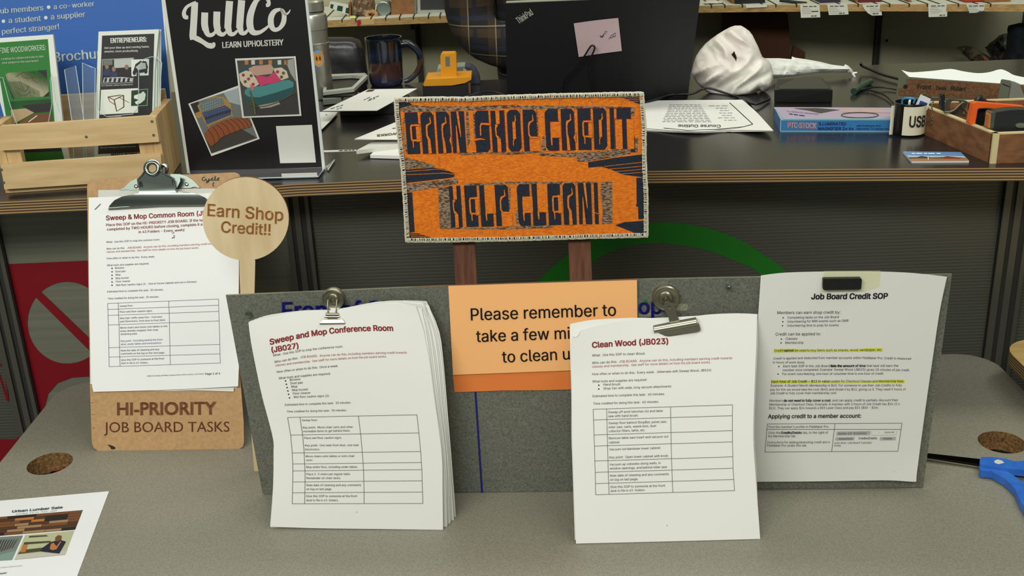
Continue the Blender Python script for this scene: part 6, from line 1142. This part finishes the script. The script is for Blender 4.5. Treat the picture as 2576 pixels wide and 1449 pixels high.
# postcard, green connector, cables, wavy paper
pc = thing('postcard_stack', CP(2350, 393), 'small stack of glossy landscape cards lying in front of the wooden tray', 'card')
mb = MB(); q = [CP(*ZX(*p), .003) for p in [(195, 1212), (1068, 1222), (1195, 1352), (325, 1358)]]; mb.slab(q, (0, 0, -.003), mat('card_sky', (96, 140, 190), .3), paper2)
CSF = Surf((0, 0, CZ+.003), (0, 0, 1)); fx_ = lambda l, m, li: fill(mb, CSF, [ZX(*p) for p in l], m, li)
fx_([(250, 1275), (1120, 1285), (1150, 1315), (290, 1315)], mat('card_pale_sky', (170, 200, 210), .3), .0003); fx_([(290, 1312), (1150, 1310), (1192, 1350), (325, 1356)], mat('card_ground', (170, 110, 72), .3), .0003); fx_([(270, 1300), (400, 1300), (470, 1280), (620, 1305), (800, 1300), (860, 1285), (1000, 1300), (1148, 1312), (290, 1318)], mat('card_trees', (48, 48, 40), .3), .0005); fx_([(810, 1300), (860, 1290), (1060, 1305), (1060, 1318), (800, 1316)], mat('card_red', (150, 36, 36), .3), .0007); fx_([(565, 1300), (580, 1300), (580, 1340), (570, 1340)], wp, .0007)
DT(mb, CSF, ZX(325, 1245), ZX(780, 1245), 5, wp, 2.6); mb.build('card', pc)
gc = mat('green_connector', (30, 66, 48), .3); mb = MB(); p, q = CP(*ZF(158, 758), .006), CP(*ZF(298, 672), .006); mb.tube([p, p.lerp(q, .2), p.lerp(q, .22), p.lerp(q, .3), p.lerp(q, .32), q], [.006, .006, .0048, .0048, .0054, .0052], gc, 14)
tag(mb.build('green_torch', smooth=40), 'small dark green pocket torch lying left of the ruler', 'torch')
mb = MB(); mb.tube([V(p) for p in spline([tuple(CP(*ZF(215, 520), .02)), tuple(CP(*ZF(225, 545), .012)), tuple(CP(*ZF(300, 578), .008)), tuple(CP(*ZF(400, 620), .006)), tuple(CP(*ZF(530, 655), .006))], 6)], .0026, cbk, 8); tag(mb.build('thick_cable', smooth=60), 'thick black cable curving up behind the ruler from its left', 'cable')
mb = MB(); mb.tube([V(p) for p in spline([tuple(CP(*ZF(200, 750), .003)), tuple(CP(*ZF(270, 730), .006)), tuple(CP(*ZF(340, 722), .006)), tuple(CP(*ZF(430, 728), .004)), tuple(CP(*ZF(520, 745), .003))], 6)], .0015, cbk, 8); tag(mb.build('thin_cable', smooth=60), 'thin black cable running from the green torch to the ruler', 'cable')
mb = MB(); mb.tube([V(p) for p in spline([tuple(CP(*ZF(270, 745), .003)), tuple(CP(*ZF(360, 765), .004)), tuple(CP(*ZF(430, 800), .004)), tuple(CP(*ZF(480, 850), .003)), tuple(CP(*ZF(530, 870), .003))], 6)], .0015, cbk, 8); tag(mb.build('thin_cable', smooth=60), 'thin black cable bending down toward the labelled jar', 'cable')
WV = Surf((0, 2.10, CZ+.03), (0, -.30, .95)); mb = MB(); wpn = spline([(555, 580), (620, 598), (700, 596), (830, 585), (960, 571), (1060, 590), (1180, 606), (1280, 598), (1370, 574), (1430, 592), (1480, 620), (1568, 640), (1700, 660)], 3); wv_ = Surf(WV.p, WV.n)
mb.slab(S(WV, [ZF(*p) for p in wpn+[(1700, 715), (1568, 700), (1380, 690), (1000, 665), (620, 638)]]), (0, 0, -.001), mat('wavy_white_paper', (234, 238, 232), .8, bump=.3, bscale=12)); tag(mb.build('wavy_paper'), 'large white paper with a wavy far edge behind the ruler', 'paper')
# ================================================================== BEHIND THE DESK
WL = Surf((0, 3.238, 0), (0, -1, 0))
m_std = mat('black_wall_rail', (40, 40, 34), .6)
for x in (1055, 1825, 2202, 2568):
    p = WL.P(x, 130); mb = MB(); mb.box((p.x-.0075, 3.222, .3), (.015, 0, 0), (0, .016, 0), (0, 0, 1.6), m_std); mb.box((p.x-.006, 3.2212, .3), (.002, 0, 0), (0, .0008, 0), (0, 0, 1.6), m_alu)
    struct(mb.build('trim_rail'))
MB_ = MB(); p = WL.P(2231, 102); MB_.lathe(p, (0, -1, 0), [(.004, .0005), (.003, .001), (0, .001)], darkhole, 10); struct(MB_.build('trim_screw_hole'))
# long shelf: front edge follows the back wall in two runs
ZS_ = atY(1113, 40, 2.93).z
ep = [onZ(x, y, ZS_) for x, y in [(560, 65), (835, 51), (1113, 40), (1300, 32), (1500, 24), (1760, 14.5), (1950, 12), (2150, 10.5), (2576, 10.5), (2750, 11)]]
m_shp = mat('shelf_plywood', (188, 156, 96), .65, rgb2=(160, 126, 72), scale=60, stretch=(1, 1, 4), detail=5)
m_shw = mat('white_shelf_top', (206, 208, 190), .5)
sh_ = thing('wall_shelf', (0, 3.0, ZS_-.02), 'long plywood edged shelf on the back wall with white divided top', 'shelf')
back = [V((ep[-1].x, 3.22, ZS_)), V((ep[0].x, 3.22, ZS_))]
MB().slab(ep+back, (0, 0, -.0175), m_shw, m_shp).build('shelf_board', sh_)
for x in (836, 878, 910, 945, 980, 1013, 1046, 1082, 1110, 1770, 1812, 1848, 1895, 1950, 1985, 2040, 2100, 2155, 2205, 2255, 2288, 2340, 2388, 2420, 2470, 2520, 2555):
    i = max(j for j in range(len(ep)-1) if ep[j].x <= onZ(x, 30, ZS_).x or j == 0); A0, B0 = ep[i], ep[i+1]; d = (onZ(x, 30, ZS_).x-A0.x)/(B0.x-A0.x); c = A0.lerp(B0, d)
    MB().box(c+V((-.0015, -.001, -.006)), (.003, 0, 0), (0, 3.215-c.y, 0), (0, 0, .0075), m_std).build('divider', sh_)
for x in (1055, 1825, 2202): p = WL.P(x, 60); MB().box((p.x-.006, 2.99, ZS_-.045), (.010, 0, 0), (0, .23, 0), (0, 0, .027), m_std).build('bracket', sh_)
# hanging price tags
def eY(x):
    X = onZ(x, 12 if x > 1700 else 40, ZS_).x
    for A0, B0 in zip(ep, ep[1:]):
        if A0.x <= X <= B0.x: return A0.lerp(B0, (X-A0.x)/(B0.x-A0.x)).y
    return ep[-1].y
tagp = mat('price_tag_card', (222, 224, 206), .6)
for pts, lb_ in (([(820, 38), (972, 34), (978, 136), (826, 140)], 'white price tag under the shelf, largest, with a black bar'), ([(1032, 36), (1190, 32), (1200, 113), (1046, 118)], 'white price tag under the shelf, second from the laptop'), ([(1306, 36), (1455, 30), (1462, 120), (1385, 122), (1352, 104), (1322, 70)], 'curled white price tag with its lower left corner lifted under the shelf'), ([(1825, 34), (1978, 30), (1972, 130), (1828, 134)], 'white price tag hanging alone above the black wall rail side'), ([(2122, 34), (2290, 32), (2312, 82), (2150, 104)], 'skewed white price tag at the far right of the shelf')):
    sf = Surf((0, eY(ZY(*pts[0])[0])-.014, ZS_), (0, -1, 0)); mb = MB(); mb.slab(S(sf, [ZY(*p) for p in pts]), (0, .0008, 0), tagp)
    x0_, x1_, y0_, y1_ = pts[0][0]+15, pts[1][0]-10, pts[0][1]+8, max(p[1] for p in pts)-10
    DT(mb, sf, ZY(x0_+(6 if len(pts) == 4 else 20), y0_+5), ZY(x1_-8, y0_+3), 3, grid, 2.2)
    xl = x0_ if len(pts) == 4 else x0_+45
    for i in range(4): stroke(mb, sf, [ZY(xl+(0 if i < 3 else 6), y0_+20+i*13), ZY(xl+60+(i*17) % 40, y0_+18+i*13)], .9, m_gry)
    if pts[0][0] == 820: stroke(mb, sf, [ZY(910, 90), ZY(962, 88)], 2.2, ink)
    DT(mb, sf, ZY(x1_-55, y1_-4), ZY(x1_-8, y1_-6), 2, grid, 2.6)
    tag(mb.build('price_tag'), lb_, 'price tag', 'price tags hanging from the back shelf')
mb = MB(); sf = Surf((0, eY(1900)-.012, ZS_), (0, -1, 0)); mb.slab(S(sf, [ZY(*p) for p in [(390, 36), (560, 34), (560, 56), (398, 62)]]), (0, .0008, 0), tagp); tag(mb.build('price_strip'), 'narrow white label strip on the shelf edge next to the laptop', 'price tag')
SHf = Surf((0, 3.02, ZS_), (0, -1, 0)); zv = lambda l: [ZV(*p) for p in l]
def obj_(name, sf, pts, dep_, m, label, cat_, bev=.001, grp=None, extra=None):
    mb = MB(); q = S(sf, pts); lo = min(v.z for v in q)
    mb.slab(q, (0, dep_, 0), m)
    if extra: extra(mb)
    return tag(mb.build(name, bevel=bev), label, cat_, grp)
card = mat('cardboard', (150, 104, 60), .8, rgb2=(132, 90, 50), scale=60); wst = mat('pale_strip', (206, 210, 200), .4); gch = mat('green_chip', (20, 60, 26), .4)
SHn = Surf((0, 2.99, ZS_), (0, -1, 0))
def ledx(mb):
    for l in ([(258, 50), (295, 58), (282, 112), (250, 96)], [(345, 68), (410, 80), (400, 145), (332, 130)], [(450, 95), (480, 100), (480, 172), (438, 160)]): fill(mb, SHn, zv(l), gch, .0006)
obj_('circuit_strip', SHn, zv([(245, 30), (265, 18), (490, 62), (485, 190), (235, 96)]), .006, wst, 'white curved strip with dark green squares on the left of the shelf', 'part', .0005, None, ledx)
obj_('cardboard_divider', SHn, zv([(478, 30), (505, 22), (508, 222), (482, 222)]), .15, card, 'brown cardboard divider beside the green and white strip', 'divider')
mb = MB(); inflate(mb, Surf((0, 3.0, ZS_), (0, -1, 0)), zv([(508, -40), (600, -45), (690, -40), (800, -30), (815, 60), (808, 140), (760, 180), (700, 215), (620, 215), (560, 210), (512, 200)]), [], .025, mat('clear_bag_brown', (118, 92, 66), .3, rgb2=(196, 190, 170), scale=30, contrast=(.5, .75), detail=5), 6, 14, 7, .5, .08); tag(mb.build('bag_of_parts', smooth=40), 'clear bag of brown wooden parts on the shelf left of the jar', 'bag')
mb = MB(); sfz = Surf((0, 2.975, ZS_), (0, -1, .3)); rp = [sfz.P(*ZV(x, y)) for x, y in arc(765, 185, 62, 42, 0, 345, 23)]; mb.tube(rp, .006, mat('tan_leather', (176, 130, 82), .6), 8, closed=True); tag(mb.build('leather_ring', smooth=60), 'tan ring lying at the front of the shelf', 'ring')
jp = Surf((0, 2.985, ZS_), (0, -1, 0)).P(*ZV(917, 110)); mb = MB(); mb.lathe(jp+V((0, .03, 0)), (0, -1, 0), [(0, -.04), (.0165, -.04), (.0168, .026), (.019, .027), (.019, .031), (.0165, .033), (.012, .0325), (0, .033)], mat('galvanised_tin', (140, 152, 142), .35, .7), 36); tag(mb.build('tin_can', smooth=35), 'round silver tin seen end on, on the shelf', 'tin')
obj_('cardboard_box', SHn, zv([(1008, -60), (1295, -70), (1298, 188), (1012, 194)]), .16, card, 'plain brown cardboard box on the shelf right of the silver tin', 'box', .001)
obj_('metal_post', SHn, zv([(1292, -70), (1325, -72), (1328, 210), (1300, 212)]), .012, mat('grey_post', (120, 124, 112), .5, .3), 'grey metal upright at the right of the cardboard box', 'post')
def frx(mb): fill(mb, SHn, zv([(1372, -80), (1700, -95), (1700, 118), (1376, 124)]), mat('grey_glass_print', (66, 68, 70), .2), .0008)
obj_('small_frame', SHn, zv([(1332, -80), (1720, -95), (1720, 158), (1340, 170)]), .012, mat('grey_frame', (168, 170, 156), .5), 'grey framed panel on the shelf beside the person', 'frame', .0006, None, frx)
obj_('red_clip', Surf((0, 2.93, 0), (0, -1, 0)), zv([(582, 262), (600, 250), (625, 250), (632, 285), (612, 328), (590, 320)]), .006, mat('red_plastic', (180, 20, 36), .4), 'small red clip on the front edge of the shelf', 'clip')
obj_('wood_block', Surf((0, 2.93, 0), (0, -1, 0)), zv([(640, 250), (800, 236), (803, 306), (640, 312)]), .008, mat('pale_block', (196, 166, 106), .6), 'pale wood label block on the shelf edge right of the red clip', 'block')
obj_('yellow_tag', Surf((0, 2.935, ZS_+.001), (0, -.2, 1)), zv([(498, 198), (565, 195), (568, 226), (500, 230)]), .001, mat('yellow_tag', (214, 214, 130), .6), 'small pale yellow tag on the shelf top', 'tag', 0)
zy = lambda l: [ZY(*p) for p in l]
def cy(x): return Surf((0, eY(x)+.03, ZS_), (0, -1, 0))
obj_('dark_tray', cy(1900), zy([(308, -30), (545, -30), (545, 22), (390, 36), (312, 28)]), .10, black, 'black tray on the shelf just right of the laptop', 'tray')
mb = MB(); inflate(mb, cy(1800), zy([(60, 30), (75, 12), (120, 8), (170, 5), (215, 12), (210, 30), (150, 36), (100, 38)]), [], .012, m_bag, 4, 6, 9, .5, .1); tag(mb.build('white_packet', smooth=40), 'small crumpled white packet on the shelf beside the laptop', 'bag')
for x, lb_ in ((300, 'upright brown divider on the shelf nearest the laptop'), (1270, 'upright brown divider on the shelf left of the curled price tag'), (1688, 'upright brown divider on the shelf left of the lone price tag')): obj_('cardboard_divider', cy(ZY(x, 0)[0]), zy([(x-22, -40), (x+4, -40), (x+4, 50), (x-10, 40)]), .14, card, lb_, 'divider', 0)
obj_('purple_box', cy(2100), zy([(975, -30), (1140, -30), (1135, 28), (1060, 32), (975, 24)]), .09, mat('dark_purple', (46, 32, 60), .5), 'dark purple bin on the shelf above the second price tag', 'bin', .003)
obj_('maroon_box', cy(2190), zy([(1282, -30), (1458, -30), (1455, 22), (1284, 26)]), .09, mat('maroon', (96, 26, 30), .5), 'maroon bin on the shelf above the curled price tag', 'bin', .002)
obj_('red_box', cy(2450), zy([(2110, -30), (2255, -30), (2250, 10), (2112, 16)]), .09, mat('orange_red', (170, 54, 26), .5), 'orange red bin on the shelf at the far right', 'bin', .002)
obj_('cardboard_box', cy(2510), zy([(2262, -40), (2470, -40), (2470, 22), (2268, 16)]), .10, card, 'brown cardboard tray on the shelf at the far right', 'box')
mb = MB(); mb.tube([cy(2000).P(*ZY(*p), .01) for p in [(660, 4), (720, 10), (800, 20), (870, 26)]], .004, cbk, 8); tag(mb.build('black_rod', smooth=50), 'black rod lying on the shelf above the largest price tag', 'rod')
# cardboard behind, on the wall side bench
m_dc = mat('dark_cardboard', (84, 50, 28), .85)
WB = Surf((0, 3.10, 0), (0, -1, 0)); mb = MB(); mb.slab(S(WB, ze([(440, 112), (928, 115), (945, 300), (940, 560), (440, 560)])), (0, .10, 0), m_dc); tag(mb.build('cardboard_box', bevel=.002), 'tall dark brown cardboard box against the wall behind the plastic bag', 'box')
mb = MB(); mb.slab(S(Surf((0, 3.05, 0), (0, -1, 0)), ze([(985, 382), (1072, 432), (1062, 760), (955, 760), (960, 470)])), (0, .02, 0), m_dc); tag(mb.build('cardboard_flap'), 'small dark brown cardboard flap standing above the paper bundle', 'cardboard')
lb2 = thing('side_bench', (.6, 3.0, 0), 'dark low bench along the back wall under the shelf', 'bench'); MB().box((-1.6, 2.86, .80), (3.8, 0, 0), (0, .37, 0), (0, 0, .03), m_alud).build('top', lb2)
for x in (-1.55, 0, 1.9): MB().box((x, 2.9, 0), (.04, 0, 0), (0, .3, 0), (0, 0, .80), m_alud).build('leg', lb2)
for a_ in ():
    pass
# clear bags and dark jacket at right
m_film = mat('dull_film', (96, 88, 66), .3, rgb2=(60, 56, 44), scale=25, contrast=(.4, .6), detail=5)
mb = MB(); WF = Surf((0, 3.08, 0), (0, -1, 0)); zf = lambda l: [ZF(*p) for p in l]
inflate(mb, WF, zf([(1000, 400), (1080, 380), (1150, 390), (1230, 440), (1300, 480), (1330, 560), (1190, 570), (1140, 520), (1060, 450)]), [], .03, m_film, 6, 14, 11, .5, .08); tag(mb.build('clear_bag', smooth=35), 'dull clear bag slumped on the bench at the far right', 'bag')
mb = MB(); inflate(mb, Surf((0, 3.04, 0), (0, -1, 0)), zf([(1215, 470), (1245, 462), (1320, 545), (1290, 550), (1235, 505)]), [], .012, mat('copper_wrap', (190, 110, 78), .35), 4, 6, 12, .4, .1); tag(mb.build('copper_packet', smooth=35), 'small coppery pink packet on the bench at the far right', 'packet')
mb = MB(); inflate(mb, Surf((0, 3.12, 0), (0, -1, 0)), zf([(1250, 400), (1330, 330), (1400, 280), (1445, 275), (1445, 500), (1400, 560), (1280, 560), (1300, 480)]), [], .03, mat('dark_film', (56, 52, 44), .35, rgb2=(34, 32, 30), scale=30), 6, 14, 13, .5, .08)
tag(mb.build('dark_bag', smooth=35), 'dark crumpled bag beside the navy jacket', 'bag')
mb = MB(); mb.slab(S(Surf((0, 3.0, 0), (0, -1, 0)), zf([(1445, 280), (1415, 320), (1400, 370), (1445, 372), (1440, 410), (1410, 480), (1445, 420)])), (0, .004, 0), mat('pale_green_card', (150, 164, 140), .6)); tag(mb.build('pale_card'), 'pale scrap of card showing beside the navy jacket', 'card')
mb = MB(); inflate(mb, Surf((0, 2.90, 0), (0, -1, 0)), zf([(1450, 235), (1475, 205), (1530, 190), (1600, 188), (1750, 200), (1760, 600), (1390, 600), (1400, 500), (1440, 400)]), [], .05, mat('navy_cloth', (20, 30, 36), .9), 8, 24, 14, .25, .04); tag(mb.build('navy_jacket', smooth=60), 'dark navy jacket draped at the right edge behind the desk', 'jacket')
# ------------------------------------------------------------------ person in plaid shirt behind the laptop
def plaid():
    m = bpy.data.materials.new('plaid_cloth'); m.use_nodes = True; nt = m.node_tree; b = nt.nodes['Principled BSDF']; b.inputs['Roughness'].default_value = .95; L = nt.links.new
    tc = nt.nodes.new('ShaderNodeTexCoord'); sp = nt.nodes.new('ShaderNodeSeparateXYZ'); L(tc.outputs['Object'], sp.inputs[0])
    def band(ch, per, off, wd):
        a = nt.nodes.new('ShaderNodeMath'); a.operation = 'ADD'; a.inputs[1].default_value = off+10*per; L(sp.outputs[ch], a.inputs[0])
        q = nt.nodes.new('ShaderNodeMath'); q.operation = 'MODULO'; q.inputs[1].default_value = per; L(a.outputs[0], q.inputs[0])
        c = nt.nodes.new('ShaderNodeMath'); c.operation = 'LESS_THAN'; c.inputs[1].default_value = wd; L(q.outputs[0], c.inputs[0]); return c.outputs[0]
    last = None
    def over(prev, fac, col, k):
        x = nt.nodes.new('ShaderNodeMix'); x.data_type = 'RGBA'; mm = nt.nodes.new('ShaderNodeMath'); mm.operation = 'MULTIPLY'; mm.inputs[1].default_value = k; L(fac, mm.inputs[0]); L(mm.outputs[0], x.inputs[0])
        if isinstance(prev, tuple): x.inputs[6].default_value = prev
        else: L(prev, x.inputs[6])
        x.inputs[7].default_value = lin(col); return x.outputs[2]
    c = over(lin((17, 17, 18)), band(0, .062, 0, .020), (58, 40, 20), .65); c = over(c, band(2, .062, .01, .018), (66, 50, 28), .55); c = over(c, band(0, .062, .034, .010), (16, 20, 28), .8); c = over(c, band(2, .062, .038, .010), (30, 34, 48), .7)
    c = over(c, band(0, .062, .045, .0022), (140, 136, 108), .6); c = over(c, band(2, .062, .05, .0022), (140, 136, 108), .6); L(c, b.inputs['Base Color']); return m
mp_ = plaid(); skin = mat('skin', (196, 150, 122), .5); hair = mat('brown_hair', (60, 44, 32), .7); denim = mat('dark_denim', (36, 42, 58), .9)
ps_ = thing('person', (.155, 2.68, 0), 'person in a dark plaid shirt with rolled sleeves standing behind the laptop', 'person')
def skinned(name, verts, edges, rad, m, sub=2, root=0):
    me = bpy.data.meshes.new(name); me.from_pydata([V(v)-V(ps_.location) for v in verts], edges, []); me.materials.append(m); o = bpy.data.objects.new(name, me); COL.objects.link(o)
    s = o.modifiers.new('skin', 'SKIN'); bm = bmesh.new(); bm.from_mesh(me); ly = bm.verts.layers.skin.verify(); bm.verts.ensure_lookup_table()
    for i, v in enumerate(bm.verts): v[ly].radius = rad[i] if isinstance(rad[i], tuple) else (rad[i], rad[i]); v[ly].use_root = (i == root)
    bm.to_mesh(me); bm.free(); o.modifiers.new('sub', 'SUBSURF').levels = sub
    dg = bpy.context.evaluated_depsgraph_get(); me2 = bpy.data.meshes.new_from_object(o.evaluated_get(dg)); me2.name = name; bpy.data.objects.remove(o); o = bpy.data.objects.new(name, me2); COL.objects.link(o); o.parent = ps_; me2.shade_smooth(); return o
X, Y = .155, 2.68
body = [(X, Y, .98), (X, Y, 1.15), (X, Y, 1.32), (X, Y, 1.46), (X, Y, 1.52), (X, Y-.01, 1.60), (X, Y-.015, 1.68), (X, Y-.01, 1.74),
        (X-.19, Y, 1.42), (X-.235, Y-.02, 1.26), (X-.225, Y-.03, 1.12), (X-.12, Y-.13, 1.07), (X+.00, Y-.17, 1.065),
        (X+.19, Y, 1.42), (X+.235, Y-.02, 1.26), (X+.225, Y-.05, 1.15), (X+.15, Y-.13, 1.11), (X+.08, Y-.18, 1.10),
        (X-.09, Y, .92), (X-.10, Y-.01, .50), (X-.10, Y, .08), (X-.10, Y-.14, .04), (X+.09, Y, .92), (X+.10, Y-.01, .50), (X+.10, Y, .08), (X+.10, Y-.14, .04)]
edges = [(0, 1), (1, 2), (2, 3), (3, 4), (4, 5), (5, 6), (6, 7), (3, 8), (8, 9), (9, 10), (10, 11), (11, 12), (3, 13), (13, 14), (14, 15), (15, 16), (16, 17), (0, 18), (18, 19), (19, 20), (20, 21), (0, 22), (22, 23), (23, 24), (24, 25)]
rad = [(.09, .06), (.09, .06), (.10, .07), (.09, .07), .052, (.062, .075), (.074, .092), (.05, .065), .058, .045, .038, .034, .024, .058, .045, .038, .034, .024, .065, .050, .042, .035, .065, .050, .042, .035]
skinned('body', body, edges, rad, skin)
sb = [(X, Y, .84), (X, Y, 1.06), (X, Y, 1.18), (X, Y, 1.32), (X, Y, 1.455), (X-.19, Y, 1.42), (X-.225, Y-.02, 1.27), (X-.228, Y-.03, 1.13), (X-.195, Y-.08, 1.085), (X-.02, Y-.165, 1.065), (X+.19, Y, 1.42), (X+.24, Y-.02, 1.27), (X+.232, Y-.04, 1.16), (X+.19, Y-.11, 1.12)]
skinned('shirt', sb, [(0, 1), (1, 2), (2, 3), (3, 4), (4, 5), (5, 6), (6, 7), (7, 8), (8, 9), (4, 10), (10, 11), (11, 12), (12, 13)], [(.185, .12), (.185, .12), (.185, .12), (.185, .12), (.12, .09), .080, .075, .062, .058, .048, .070, .058, .054, .056], mp_)
skinned('trousers', [(X, Y, 1.0), (X, Y, .94), (X-.09, Y, .88), (X-.10, Y-.01, .50), (X-.10, Y, .10), (X+.09, Y, .88), (X+.10, Y-.01, .50), (X+.10, Y, .10)], [(0, 1), (1, 2), (2, 3), (3, 4), (1, 5), (5, 6), (6, 7)], [(.158, .108), (.155, .11), .10, .07, .06, .10, .07, .06], denim)
hr = MB(); hr.lathe(V((X, Y+.015, 1.66)), (0, 0, 1), [(.088, -.01), (.096, .03), (.094, .07), (.078, .11), (.045, .135), (0, .142)], hair, 24); hr.build('hair', ps_, smooth=60)
for s in (-1, 1):
    e = MB(); e.lathe(V((X+s*.028, Y-.098, 1.665)), (0, -1, 0), [(.013, -.006), (.011, .001), (.006, .005), (0, .006)], white, 12); e.lathe(V((X+s*.028, Y-.1035, 1.665)), (0, -1, 0), [(.0055, 0), (.004, .0012), (0, .0016)], ink, 10); e.build('eye', ps_, smooth=60)
    e = MB(); e.lathe(V((X+s*.076, Y-.005, 1.655)), (s, 0, 0), [(.026, 0), (.028, .006), (.018, .010), (0, .007)], skin, 14); e.build('ear', ps_, smooth=60)
e = MB(); e.tube([(X, Y-.098, 1.675), (X, Y-.112, 1.655), (X, Y-.120, 1.637), (X, Y-.104, 1.630)], [.006, .008, .012, .008], skin, 10); e.build('nose', ps_, smooth=60)
e = MB(); e.tube([(X-.022, Y-.092, 1.606), (X, Y-.099, 1.603), (X+.022, Y-.092, 1.606)], [.003, .006, .003], mat('lip', (160, 90, 84), .5), 8); e.build('mouth', ps_, smooth=60)
for s, (hx, hy, hz_) in ((-1, (X+.00, Y-.17, 1.065)), (1, (X+.08, Y-.18, 1.10))):
    vs2 = [(hx, hy, hz_), (hx-s*.012, hy-.045, hz_-.003)]; ed = [(0, 1)]; rd_ = [(.022, .014), (.036, .012)]
    for k, ln in enumerate((.055, .066, .070, .062)):
        ox = (k-1.5)*.019; i = len(vs2); vs2 += [(hx-s*.012+ox, hy-.075, hz_), (hx-s*.014+ox, hy-.075-ln*.5, hz_-.004), (hx-s*.014+ox, hy-.075-ln*.85, hz_-.018)]; ed += [(1, i), (i, i+1), (i+1, i+2)]; rd_ += [.0095, .0085, .0070]
    i = len(vs2); vs2 += [(hx-s*-.035, hy-.035, hz_-.006), (hx-s*-.045, hy-.065, hz_-.012)]; ed += [(0, i), (i, i+1)]; rd_ += [.010, .008]; skinned('hand', vs2, ed, rd_, skin, 1)
